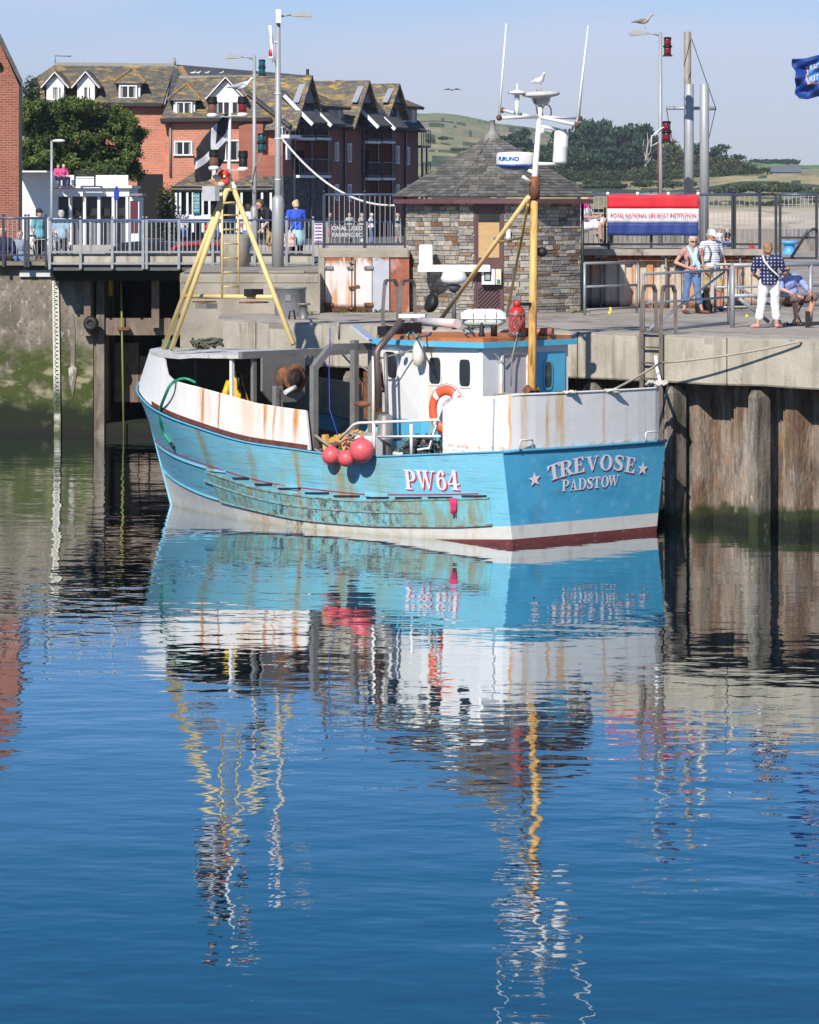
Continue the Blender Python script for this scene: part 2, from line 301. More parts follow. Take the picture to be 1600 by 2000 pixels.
def terrain():
    rows = [  # depth, then picture rows of the surface at photo columns, colour by row
        (655, [(-200, 462), (1900, 462)], (.30, .25, .17)),
        (690, [(-200, 449), (1900, 449)], (.62, .51, .38)),
        (730, [(-200, 430), (1900, 430)], (.64, .53, .39)),
        (765, [(-200, 414), (1100, 414), (1300, 417), (1900, 412)], (.62, .51, .37)),
        (790, [(-200, 408), (1900, 404)], (.30, .27, .13)),
        (830, [(-200, 392), (1900, 389)], (.30, .28, .15)),
        (880, [(-200, 372), (800, 366), (1150, 373), (1250, 378), (1400, 368), (1500, 362), (1900, 366)], (.31, .29, .16)),
        (930, [(-200, 360), (1150, 366), (1300, 371), (1380, 362), (1450, 350), (1600, 345), (1900, 348)], (.33, .29, .15)),
        (990, [(-200, 345), (1130, 352), (1250, 360), (1330, 356), (1420, 347), (1500, 343), (1600, 340), (1900, 342)], (.20, .22, .09)),
        (1080, [(-200, 325), (800, 330), (1000, 338), (1180, 347), (1320, 349), (1420, 345), (1500, 345), (1900, 343)], (.25, .27, .13)),
        (1250, [(-200, 300), (700, 300), (830, 305), (950, 312), (1100, 326), (1300, 338), (1480, 341), (1900, 340)], (.27, .27, .14)),
        (1500, [(-200, 262), (700, 262), (830, 258), (900, 266), (1000, 285), (1130, 300), (1300, 322), (1450, 330), (1560, 334), (1900, 334)], (.28, .27, .15)),
        (1750, [(-200, 240), (700, 236), (800, 233), (850, 229), (900, 235), (960, 244), (1010, 254), (1080, 270), (1200, 300), (1400, 322), (1480, 322), (1560, 326), (1900, 332)], (.25, .25, .13)),
        (1950, [(-200, 232), (700, 229), (800, 227), (845, 223), (900, 229), (960, 238), (1010, 247), (1080, 262), (1200, 290), (1400, 319), (1480, 318), (1560, 324), (1900, 330)], (.13, .25, .07)),
        (2300, [(-200, 240), (1900, 345)], (.10, .15, .06)),
    ]
    mb = MB(); cols = list(range(-200, 1901, 6)); vs = []; nc = len(cols)
    def ip(t, x):
        for a, b in zip(t, t[1:]):
            if x <= b[0]: return a[1]+(b[1]-a[1])*(x-a[0])/(b[0]-a[0])
        return t[-1][1]
    SUB = 6; R2 = []
    for i in range(len(rows)-1):
        for k in range(SUB): R2.append((i, k/SUB))
    R2.append((len(rows)-2, 1.0)); rc = []
    for i, f in R2:
        Y = rows[i][0]*(1-f)+rows[i+1][0]*f
        for x in cols:
            y = ip(rows[i][1], x)*(1-f)+ip(rows[i+1][1], x)*f
            z = HC-(y-HY)*Y/F
            am = 0 if Y < 770 else min(1.6, (Y-770)/90)
            w = Vector(((x-CX)*Y/F, Y, 0)); z += am*1.2*mnoise.noise(w*.03)+am*.5*mnoise.noise(w*.09)
            vs.append((w.x, Y, z))
        rc.append([rows[i][2][k]*(1-f)+rows[i+1][2][k]*f for k in range(3)])
    fs = []; mb.v = vs
    for r in range(len(R2)-1):
        for k in range(nc-1):
            c = list(rc[r]); x = cols[k]; Y = vs[r*nc+k][1]
            w = Vector(((x-CX)*Y/F*.02, Y*.01, 0)); q = mnoise.noise(w*2.2)+.5*mnoise.noise(w*9)+.3*mnoise.noise(w*25); x += 14*mnoise.noise(w*12)
            if Y > 800:
                if q > .12 and Y < 1200: c = [.05, .07, .035]          # bramble patches
                elif q < -.2: c = [c[0]*1.25, c[1]*1.1, c[2]*1.1]
                if Y > 1200 and q > .33: c = [.07, .09, .04]
            if 985 < Y < 1100 and 1195 < x < 1330: c = [.16, .27, .07]
            if Y > 1700 and x > 1430: c = [.13, .27, .07]
            mb.f.append((r*nc+k, r*nc+k+1, (r+1)*nc+k+1, (r+1)*nc+k)); mb.m.append(0); mb.c.append(c); mb.smooth.append(True)
    m = M('far_grassland', (.2, .22, .1), .95, attr='Col', var=.3, vs=(.06, .03, .1), layers=[dict(c=(.10, .12, .05), s=(.12, .05, .2), lo=.56, hi=.66, k=.55), dict(c=(.36, .30, .18), s=(.05, .03, .1), lo=.6, hi=.7, k=.4)])
    struct(mb.build('hillside', m))
terrain()

# street, walkway, quay: solid ground masses
def solid(name, pts, z0, z1, m, ztop=None):
    mb = MB(); n = len(pts)
    mb.prism([(x, y, z0) for x, y in pts], (0, 0, z1-z0)); return struct(mb.build(name, m))
BRZ = 4.40                                            # bridge and street level by the harbour
mb = MB()
prof = [(96, 4.3), (104, 3.75), (112, 3.3), (150, 3.3), (190, 3.7), (262, 3.95)]
vs = []
for Y, z in prof: vs += [(-60, Y, z), (-.2 if Y < 120 else 6.5, Y, z)]
mb.add(vs, [(i*2, i*2+1, i*2+3, i*2+2) for i in range(len(prof)-1)])
struct(mb.build('street', mTarm))
mb = MB(); mb.box((-28, 190, 1.2), (69, 140, 4)); struct(mb.build('street_ground', mTarm))
# the working quay: top surface and capping beam face
xr = 14.0
eL = QE(424); eR = Vector((xr, 70.7-xr, 3.5))
mb = MB(); inn = .55
mb.prism([(eL.x, eL.y, 3.36), (eR.x, eR.y, 3.36), (xr+8, eR.y, 3.36), (xr+8, 101, 3.36), (-1.95, 101, 3.36), (-1.95, 79.4, 3.36), (eL.x-.15, 79.4, 3.36)], (0, 0, .14))
struct(mb.build('quay_paving', mPave))
def capbeam():
    a = Vector((eL.x, eL.y)); b = Vector((eR.x, eR.y)); d = (b-a).normalized(); nn = Vector((-.7071, -.7071))
    mb = MB(); n = 40
    prof = [(-.02, 2.63), (.0, 2.66), (0, 3.46), (-.05, 3.504), (-1.3, 3.504), (-1.3, 2.63)]
    ln = (b-a).length; vs = []
    for i in range(n+1):
        c = a+d*ln*i/n; zo = .03*mnoise.noise(Vector((i*.5, 0, 0))) if 0 < i < n else 0
        for k, (o, z) in enumerate(prof): p = c+nn*(o+.004+(zo*.5 if k < 4 else 0)); vs.append((p.x, p.y, z+(zo if z < 2.7 else 0)))
    fs = [(i*6+k, i*6+(k+1) % 6, (i+1)*6+(k+1) % 6, (i+1)*6+k) for i in range(n) for k in range(6)]
    fs += [tuple(range(6)), tuple(n*6+k for k in range(5, -1, -1))]
    mb.add(vs, fs); o = mb.build('quay_capping_beam', mConcL); return o
cbm = tag(capbeam(), 'long pale concrete capping beam along the edge of the quay behind the boat', 'quay wall')
for px in (500, 742, 1128, 1420):
    p = QE(px, 3.06, .006); mb = MB(); mb.box(p, (.014, .012, .86), rz=-pi/4); mb.build('joint', mDark, cbm)
mPile = M('weathered_sheet_pile', (.26, .205, .16), .85, var=.30, vs=(4, 4, .7), bump=.035, bs=(16, 16, 7), layers=[
    dict(c=(.40, .35, .30), s=(22, 22, 9), lo=.60, hi=.66, k=.6), dict(c=(.07, .05, .035), s=(18, 18, 5), lo=.58, hi=.64, k=.6), dict(c=(.13, .07, .04), s=(3.0, 3.0, .7), lo=.47, hi=.60, k=.85), dict(c=(.34, .16, .06), s=(7, 7, 2.2), lo=.59, hi=.68, k=.6), dict(c=(.40, .36, .31), s=(4, 4, .5), lo=.56, hi=.66, k=.6), dict(c=(.035, .03, .025), s=(5, 5, .6), lo=.56, hi=.66, k=.7),
    dict(c=(.10, .085, .075), s=(5, 5, 1.2), lo=.52, hi=.62, zr=(2.3, 1.2), zn=.5, k=.7), dict(c=(.36, .33, .30), s=(9, 9, 2.5), lo=.55, hi=.66, zr=(1.6, 1.1), zn=.5, k=.6),
    dict(c=(.032, .042, .014), s=(3, 3, 2), lo=.3, hi=.42, zr=(.42, .30), zn=.34), dict(c=(.012, .014, .009), s=(3, 3, 2), lo=.2, hi=.3, zr=(.26, .14), zn=.2)])
def sheetpiles():
    a = Vector((eL.x, eL.y))+Vector((-.7071, -.7071))*-.55; d = Vector((.7071, -.7071)); nn = Vector((-.7071, -.7071))
    per = 1.16; prof = [(0, 0), (.40, 0), (.46, .07), (.52, .0), (.56, .0), (.72, .30), (.78, .30), (.80, .34), (1.06, .34), (1.08, .30), (1.14, .0)]
    pts = []; k = 0
    while k*per < 24:
        pts += [(k*per+u, v) for u, v in prof]; k += 1
    mb = MB(); vs = []
    for z in (-1.5, .5, 1.5, 2.7):
        for u, v in pts: p = a+d*u+nn*(v-.34); vs.append((p.x, p.y, z))
    n = len(pts)
    for z in (-1.5, 2.7):
        pass
    fs = [(r*n+i, r*n+i+1, (r+1)*n+i+1, (r+1)*n+i) for r in range(3) for i in range(n-1)]
    mb.add(vs, fs)
    q0 = a; q1 = a+d*pts[-1][0]; bk = Vector((.7071, .7071))*.9
    mb.prism([(q0.x+bk.x, q0.y+bk.y, -1.5), (q1.x+bk.x, q1.y+bk.y, -1.5), (q1.x+bk.x+.3, q1.y+bk.y+.3, -1.5), (q0.x+bk.x+.3, q0.y+bk.y+.3, -1.5)], (0, 0, 4.1))
    return mb.build('sheet_pile_wall', mPile)
tag(sheetpiles(), 'corrugated rusty sheet pile wall stained brown with algae at the waterline under the quay', 'quay wall')
mFend = M('fender_pile', (.21, .185, .155), .85, var=.35, vs=(7, 7, 1.4), bump=.015, layers=[dict(c=(.34, .31, .27), s=(12, 12, 1.5), lo=.55, hi=.66, k=.7), dict(c=(.10, .06, .03), s=(5, 5, 2), lo=.56, hi=.66, k=.7), dict(c=(.05, .045, .035), s=(5, 5, .8), lo=.5, hi=.64, k=.8), dict(c=(.5, .42, .22), s=(6, 6, 2), lo=.66, hi=.7, zr=(1.6, 1.2, .4, .2), zn=.2), dict(c=(.025, .035, .012), s=(3, 3, 3), lo=.3, hi=.45, zr=(.45, .25), zn=.3)])
lbl = {1482: 'square concrete fender pile with rounded top, rightmost one standing clear against the sheet piling', 1318: 'concrete fender pile with rounded top just right of the boat stern under the metal ladder',
       1160: 'fender pile top showing above the white stern bulwark of the boat', 1655: 'fender pile'}
for px in (1482, 1318, 1160, 1000, 845, 690):
    p = QE(px, 0, -.14); mb = MB(); u = Vector((.7071, -.7071, 0)); nn = Vector((-.7071, -.7071, 0)); w = .105
    o = [(-w, -.2), (w, -.2), (w, .16), (.06, .22), (-.06, .22), (-w, .16)]
    top = 2.56
    lo = [p+u*a+nn*b for a, b in o]; mb.v = []
    vs = [v.copy() for v in lo]
    for v in vs: v.z = -1.4
    v2 = [Vector((v.x, v.y, top-.12)) for v in lo]; cc = sum(lo, Vector())/6; v3 = [Vector((cc.x+(v.x-cc.x)*.6, cc.y+(v.y-cc.y)*.6, top)) for v in lo]
    n = 6; mb.add(vs+v2+v3, [(i, (i+1) % n, n+(i+1) % n, n+i) for i in range(n)]+[(n+i, n+(i+1) % n, 2*n+(i+1) % n, 2*n+i) for i in range(n)]+[tuple(range(n-1, -1, -1)), tuple(range(2*n, 3*n))])
    o_ = mb.build('fender_pile', mFend)
    tag(o_, {1482: 'square fender pile with rounded top, the rightmost one against the sheet piling', 1318: 'fender pile with rounded top just right of the blue transom, beside the metal ladder',
       1160: 'fender pile whose top shows just above the white stern bulwark', 1000: 'fender pile hidden behind the boat wheelhouse', 845: 'fender pile behind the wheelhouse side', 690: 'fender pile in the shadow seen behind the working deck, left of the exhaust pipe'}[px], 'pile', 'fender piles along the quay')

# central concrete pier block and the wall left of the lock
mLW = M('stained_harbour_wall', (.22, .19, .15), .9, var=.3, vs=(1.6, 1.6, 1.6), bump=.02, bs=(9, 9, 9), layers=[
    dict(c=(.10, .085, .06), s=(1.1, 1.1, .8), lo=.50, hi=.62, zr=(4.6, 2.4), zn=.3, k=.85), dict(c=(.46, .43, .37), s=(7, 7, 4), lo=.56, hi=.66, k=.7), dict(c=(.06, .055, .04), s=(12, 12, 9), lo=.56, hi=.62, k=.6),
    dict(c=(.42, .40, .35), s=(1.3, 1.3, .15), lo=.44, hi=.6, xr=[(-7.9, 1.0, 1), (-8.7, .5, .7)], zr=(2.2, 2.5), k=.85),
    dict(c=(.045, .065, .010), s=(1.6, 1.6, 1.6), lo=.33, hi=.47, zr=(2.5, 2.1), zn=.6, k=.95), dict(c=(.33, .30, .20), s=(1.4, 1.4, 2.6), lo=.50, hi=.60, zr=(2.2, 1.6, .8, .6), zn=.5, k=.85),
    dict(c=(.012, .018, .008), s=(2, 2, 2), lo=.25, hi=.4, zr=(.95, .6), zn=.5), dict(c=(.012, .012, .010), s=(2, 2, 2), lo=0, hi=.1, zr=(.25, .1), zn=.2)])
LWY = 92.0
def XL(px, Y=LWY): return (px-CX)*Y/F
mb = MB(); x0, x1 = -30, XL(182)
mb.prism([(x0, LWY, -1.5), (x1, LWY, -1.5), (x1, 110, -1.5), (x0, 110, -1.5)], (0, 0, 5.86))
mb.box(((x0+XL(95))/2, LWY+.1, 4.40), (XL(95)-x0, .9, .1))
tag(mb.build('harbour_wall', mLW), 'tall stained harbour wall left of the lock, grey above and green with algae below', 'wall')
mb = MB(); Yp = 79.3
mb.prism([(XL(352, Yp), Yp, -1.5), (XL(625, Yp), Yp, -1.5), (XL(625, Yp), 101, -1.5), (XL(352, Yp)-.6, 101, -1.5)], (0, 0, 5.88))
mb.box(((XL(352, Yp)+XL(625, Yp))/2, Yp+.6, 4.28), (XL(625, Yp)-XL(352, Yp)+.02, 1.24, .2), bev=.06)
tag(mb.build('pier_block', mConc), 'big rough concrete block between lock and rusty doors, behind the yellow gantry', 'wall')
# white plate on the wall, tide gauge, old scar
mb = MB(); mb.box((XL(73), LWY-.05, 4.14), (XL(108)-XL(40), .1, .17)); tag(mb.build('white_plate', M('weathered_white', (.6, .6, .6), .6, var=.15)), 'long white plate fixed under the wall top above the tide gauge', 'plate')
t = thing('tide_gauge', 'tall white tide gauge board with small black marks on the harbour wall', 'tide gauge', (XL(113.5), LWY, 0))
mb = MB(); mb.bar((-.0, -.06, -.6), (-.06, -.06, 4.05), .17, .05, up=(0, 1, 0)); mb.build('board', M('gauge_board', (.62, .60, .52), .6, var=.1, layers=[dict(c=(.06, .08, .03), s=(3, 3, 3), lo=.3, hi=.5, zr=(1.6, .9), zn=.4)]), t)
mb = MB()
for i in range(34):
    z = 3.95-i*.1; x = -.06*(z+.6)/4.65
    mb.box((x+(.0 if i % 2 else .02), -.09, z), (.07, .01, .028)); mb.box((x-.03, -.09, z+.05), (.03, .01, .02))
mb.build('marks', mBlack, t)
mb = MB()
mb.v = []; pr = [(-.05, 3.1), (.02, 3.1), (.06, 2.7), (.05, 1.75), (.11, 1.7), (.04, 1.2), (0, .95), (-.05, 1.25), (-.10, 1.7), (-.04, 1.75), (-.07, 2.7)]
mb.prism([(XL(142)+u*1.1, LWY-.004, z) for u, z in pr], (0, -.03, 0)); tag(mb.build('wall_scar', M('lime_scar', (.20, .17, .14), .9, var=.3, layers=[dict(c=(.5, .48, .42), s=(8, 8, 2), lo=.5, hi=.6, zr=(1.9, 1.7))])), 'arrow-shaped lime scar hanging on the harbour wall right of the tide gauge', 'stain')

# lock gates and timbers under the bridge
mTim = M('wet_dark_timber', (.17, .125, .10), .7, var=.3, vs=(3, 3, 3), layers=[dict(c=(.30, .24, .19), s=(7, 7, 1.2), lo=.54, hi=.68, k=.6), dict(c=(.10, .12, .03), s=(2, 2, 2), lo=.55, hi=.7, zr=(.7, .3), zn=.2)])
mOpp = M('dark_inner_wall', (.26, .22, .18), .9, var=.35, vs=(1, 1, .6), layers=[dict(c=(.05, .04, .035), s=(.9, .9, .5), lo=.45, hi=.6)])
g = thing('lock_gate', 'dark timber lock gate with grey crossbeam and post under the footbridge', 'lock gate', (XL(250), LWY+.6, 0))
def gb(name, x0, x1, z0, z1, y0, y1, m=mTim):
    mb = MB(); mb.box(((x0+x1)/2-XL(250), (y0+y1)/2, (z0+z1)/2), (x1-x0, y1-y0, z1-z0)); return mb.build(name, m, g)
gb('gate_post', XL(182), XL(203), -.8, 2.86, -.55, .0); gb('crossbeam', XL(182), XL(356), 2.55, 2.99, -.50, -.1)
gb('hanging_post', XL(166), XL(179), 2.55, 4.25, -.9, -.65); gb('hanging_post', XL(297), XL(312), 2.75, 4.25, -.8, -.6)
gb('gate_leaf', XL(215), XL(262), .75, 2.3, .9, 1.1, mTim); gb('gate_leaf', XL(264), XL(330), .75, 1.95, .9, 1.1, mTim)
mb = MB(); mb.tube([(XL(237)-XL(250), -.7, 4.2), (XL(243)-XL(250), -.7, -.4)], .025); mb.build('rod', M('mossy_green_rod', (.22, .24, .06), .7), g)
mb = MB(); mb.box((XL(242)-XL(250), -.66, 2.72), (.32, .2, .07)); mb.build('bracket', mRustM, g)
mb = MB(); mb.tube([(XL(214)-XL(250), -.3, 4.2), (XL(214)-XL(250), -.3, 3.55)], .07); mb.build('ram', M('yellow_ram', (.5, .33, .03), .5), g)
mb = MB()
mb.lathe([(.07, -.02), (.19, 0), (.2, .1), (.15, .16), (.08, .16), (.07, .1)], (XL(182)-XL(250), -.95, 2.86), (-.25, -1, .05)); tag_o = mb.build('roller_fender', mBlack, g)
mb = MB(); mb.box((XL(270), LWY+1.6, .03), (XL(350)-XL(204), 3, .5)); tag(mb.build('lock_sill', mLW), 'low wet concrete sill at the foot of the lock gate', 'sill')
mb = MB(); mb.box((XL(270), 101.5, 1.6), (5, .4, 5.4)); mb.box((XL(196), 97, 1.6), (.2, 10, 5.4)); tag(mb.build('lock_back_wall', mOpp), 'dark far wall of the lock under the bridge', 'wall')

# ------------------------------------------------------------ railings
def railing(name, label, pts, z0, h, posts, m_rail, m_post, m_bar, rails=(.1,), gap=.105, wrail=.06, group=None, bars=True, knob=False):
    """pts: two ends (x,y); posts: fractions; rails: lower rail heights"""
    a, b = Vector(pts[0]), Vector(pts[1]); ln = (b-a).length; d = (b-a)/ln
    t = thing(name, label, 'railing', (a.x, a.y, z0), atan2(d.y, d.x), group)
    mb = MB(); mb.tube([(0, 0, h), (ln, 0, h)], wrail/2); mb.build('top_rail', m_rail, t)
    for r in rails:
        mb = MB(); mb.bar((0, 0, r), (ln, 0, r), .04, .05); mb.build('lower_rail', m_post, t)
    for f in posts:
        mb = MB(); mb.bar((f*ln, -.02, -.12), (f*ln, -.02, h+.0), .065)
        if knob: mb.ball((f*ln, -.02, h+.07), .035, 6)
        mb.build('post', m_post, t)
    if bars:
        ps = sorted(set([0]+list(posts)+[1]))
        for f0, f1 in zip(ps, ps[1:]):
            L_ = (f1-f0)*ln
            if L_ < .3: continue
            k = int(L_/gap); mb = MB()
            for i in range(1, k): mb.bar((f0*ln+L_*i/k, 0, rails[0]), (f0*ln+L_*i/k, 0, h), .0115)
            mb.build('bar_panel', m_bar, t)
    return t
BY_ = 90.5
mBarL = M('pale_bar_steel', (.36, .37, .40), .45, .3, var=.05)
def fr(px, a, b): return (px-a)/(b-a)
bx0, bx1 = XL(95, BY_), XL(613, BY_)
railing('footbridge_railing', 'long grey railing with blue-grey top rail along the footbridge', ((bx0, BY_-.08), (bx1, BY_-.08)), BRZ, 1.11, [fr(q, 95, 613) for q in (98, 158, 220, 280, 287, 350, 416, 484, 498, 560, 612)], mRailB, mSteelG, mBarL, rails=(.31, .02), knob=True)
railing('quay_end_railing', 'short dark railing at the far left in front of the people leaning', ((XL(-40, 91.6), 91.6), (XL(91, 91.6), 91.6)), BRZ+.03, 1.13, [fr(q, -40, 91) for q in (-20, 7, 50, 56, 90)], mRailB, mPostD, mBarL, rails=(.18,), knob=True)
# a second row of railing on the inner side of the bridge
railing('inner_footbridge_railing', 'rear railing on the inner side of the footbridge', ((XL(100, 94), 94), (XL(800, 94), 94)), BRZ, 1.05, [.0, .11, .22, .33, .44, .55, .66, .77, .88, 1], mRailB, mSteelG, mBarL, rails=(.12,))
b_ = thing('footbridge', 'concrete deck of the footbridge spanning the lock', 'bridge', ((bx0+bx1)/2, BY_, BRZ))
mb = MB(); mb.box((0, 1.8, -.09), (bx1-bx0, 3.6, .14)); mb.build('deck', mTarm, b_)
mb = MB(); mb.box((0, .09, .10), (bx1-bx0, .16, .33)); mb.build('edge_beam', mConcL, b_)
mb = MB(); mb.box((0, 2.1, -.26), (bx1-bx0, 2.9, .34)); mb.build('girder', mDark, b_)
# pavement behind bridge at right of it (street end)
mb = MB(); mb.box((XL(620, 95)/2+XL(380, 95)/2+1, 98.2, 4.3), (9, 8, .2)); struct(mb.build('pavement', mTarm))
# low kerb plinth by the tall lamp
mb = MB(); mb.box((XL(550, 80), 80.3, 4.40), (1.0, .5, .05)); mb.build('rubble', mConc); tag(bpy.data.objects['rubble'], 'low rubble kerb at the foot of the railing behind the pier block', 'kerb')
# concrete litter bin / bollard tub
mb = MB(); mb.lathe([(.30, 0), (.36, .02), (.37, .75), (.33, .86), (.22, .88)], P(459, 527, 88)+Vector((0, 0, -.0)), n=20); tag(mb.build('concrete_bin', mConc), 'round concrete litter bin on the bridge seen through the yellow ladder', 'bin')

# ------------------------------------------------------------ upper walkway (right), its rusty wall, railings and banner
WZ = 4.87; WY = 83.2
mRWall = M('rusty_sheet_steel', (.52, .47, .40), .7, .0, var=.12, bump=.01, layers=[dict(c=RUST, s=(5, 5, .35), lo=.50, hi=.62, zr=(0.3, 1.1), zn=.3, k=.9), dict(c=ORUST, s=(7, 7, .4), lo=.48, hi=.62, k=.75), dict(c=DRUST, s=(3, 3, 3), lo=.3, hi=.45, zr=(.25, .05), zn=.15), dict(c=DRUST, s=(4, 4, 1), lo=.35, hi=.5, zr=(1.05, 1.2), zn=.1)])
xw0, xw1 = XL(1128, WY), XL(1484, WY)
t = thing('rusty_retaining_wall', 'rusty streaked steel retaining wall of the upper walkway behind the walkers', 'wall', (xw0, WY, 3.5))
mb = MB(); ww = xw1-xw0; n = 26; vs = []
for z in (0, .6, 1.2):
    for i in range(n*4+1):
        u = i/(n*4)*ww; k = i % 8; vs.append((u, -.0 if k in (0, 1, 2, 3) else .09, z))
N = n*4+1
mb.add(vs, [(r*N+i, r*N+i+1, (r+1)*N+i+1, (r+1)*N+i) for r in range(2) for i in range(N-1)]); mb.box((ww/2, .35, .6), (ww, .45, 1.19))
mb.build('sheet', mRWall, t)
mb = MB(); mb.box((ww/2, .0, 1.16), (ww+.05, .22, .13)); mb.build('waling', mRustM, t)
for px in (1173, 1300, 1445):
    mb = MB(); u = (XL(px, WY)-xw0); mb.tube([(u, -.14, 0), (u, -.14, 1.28)], .025); mb.bar((u-.12, -.12, 1.2), (u+.12, -.12, 1.2), .05); mb.ball((u, -.14, .95), .05, 8); mb.build('tie_rod', mGrey, t)
mb = MB(); mb.box(((xw0+xw1)/2, (WY+87)/2-.1, WZ-.07), (xw1-xw0+.1, 87-WY+.3, .14)); mb.box(((xw0+xw1)/2, (WY+87)/2+.4, 4.1), (xw1-xw0-.1, 87-WY-.6, 1.3)); struct(mb.build('upper_walkway', mPave))
mSea = M('sea_wall_concrete', (.24, .215, .19), .9, var=.25, vs=(1, 1, .5), layers=[dict(c=(.10, .09, .08), s=(2.5, 2.5, .4), lo=.5, hi=.65, k=.7)], bump=.01)
mb = MB(); mb.box((30, 200.6, 3.5), (60, 1.2, 2.1)); tag(mb.build('sea_wall', mSea), 'grey sea wall beyond the upper walkway with the beach behind it', 'wall')
t = railing('walkway_railing', 'tall dark railing of the upper walkway carrying the lifeboat banner', ((XL(1128, 83.6), 83.6), (XL(1487, 83.6), 83.6)), WZ+.0, 1.27, [fr(q, 1128, 1487) for q in (1130, 1189, 1272, 1357, 1431, 1435, 1484)], mRailB, mPostD, mBarL, rails=(.11,), knob=True)
t = thing('corner_railing', 'tall dark steel railing frame right of the walkway with a sloping handrail', 'railing', (XL(1524, 84), 84, WZ))
mb = MB(); u1 = XL(1595, 84)-XL(1524, 84)
mb.tube([(0, 0, 1.27), (u1, 0, 1.27)], .03); mb.build('top_rail', mRailB, t)
for u in (-.1, 0, u1): mb = MB(); mb.bar((u, 0, -.25), (u, 0, 1.27), .06); mb.build('post', mPostD, t)
mb = MB(); mb.bar((0, 0, .26), (u1, 0, .26), .05); mb.build('lower_rail', mPostD, t)
mb = MB(); mb.bar((-.1, 0, -.22), (u1, 0, -.22), .05); mb.build('lower_rail', mPostD, t)
mb = MB()
for i in range(1, 9): mb.bar((u1*i/9, 0, .26), (u1*i/9, 0, 1.27), .016)
mb.build('bar_panel', mBarL, t)
mb = MB(); mb.tube([(.25, -.1, -.2), (.62, -.1, .38), (.72, -.1, .45), (u1, -.1, .47)], .035); mb.build('handrail', mPostD, t)
railing('left_walkway_railing', 'tall dark railing above the rusty doors, left of the stone hut', ((XL(633, 81.5), 81.5), (XL(792, 81.5), 81.5)), 4.93, 1.2, [0, .5, 1], mRailB, mPostD, mBarL, rails=(.07,), knob=True)

# banner (fabric with slight folds)
def banner():
    t = thing('lifeboat_banner', 'red, white and blue banner with red lettering tied to the walkway railing', 'banner', (XL(1275, 83.5), 83.5, 5.45))
    s = 7000/83.5; w = 178/s; h = 80/s
    def col(v): return .333
    mats = [M('banner_red', (.62, .02, .035), .6, var=.05), M('banner_white', (.74, .74, .80), .6, var=.03), M('banner_navy', (.02, .045, .20), .6, var=.06)]
    zt = HC-(380-400)/s-5.45; bands = [(0, 27.5, 0), (27.5, 54.5, 1), (54.5, 80, 2)]
    mb = MB(); n = 36
    for a, b, mi in bands:
        vs = []
        m_ = 4
        for j in range(m_+1):
            for i in range(n+1):
                u = -w/2+w*i/n; yy = (a+(b-a)*j/m_)/80; d = .012*sin(u*9)+.01*sin(u*23+yy*3)*yy+.02*mnoise.noise(Vector((u*2, yy*2, 1)))
                vs.append((u, -.12+d, zt-h*yy+.012*sin(u*7)*(1 if yy == 0 else 0)+.004*sin(u*5)*yy))
        k = n+1; mb.add(vs, [(j*k+i, j*k+i+1, (j+1)*k+i+1, (j+1)*k+i) for j in range(m_) for i in range(n)], mi, None, True)
    cl = mb.build('cloth', mats, t)
    md = cl.modifiers.new('th', 'SOLIDIFY'); md.thickness = .006
    mb = MB(); put_text(mb, 'ROYAL NATIONAL LIFE-BOAT INSTITUTION', 12.5/s, (0, -.165, zt-41/s), (1, 0, 0), (0, 0, 1), width=166/s, bold=.0012); mb.build('lettering', M('banner_letter_red', (.62, .05, .09), .6, var=0), t)
    for u in (-.5, -.17, .17, .5):
        mb = MB(); mb.ball((u*w*.99, -.1, zt+.02), .045, 7); mb.build('tie', mWhite, t)
banner()
# the blue bollard, sea side
mb = MB(); mb.lathe([(.50, 0), (.40, .06), (.30, .2), (.28, .45), (.34, .54), (.48, .58), (.48, .70), (.25, .73)], XZ(1542, 3.3, 188), n=20); tag(mb.build('mooring_bollard', M('bollard_blue', (.10, .38, .75), .4)), 'light blue mooring bollard by the sea wall at the right', 'bollard')

mb = MB(); mb.box((30, 150, 2.3), (60, 101, 2.0)); struct(mb.build('outer_quay', mPave))
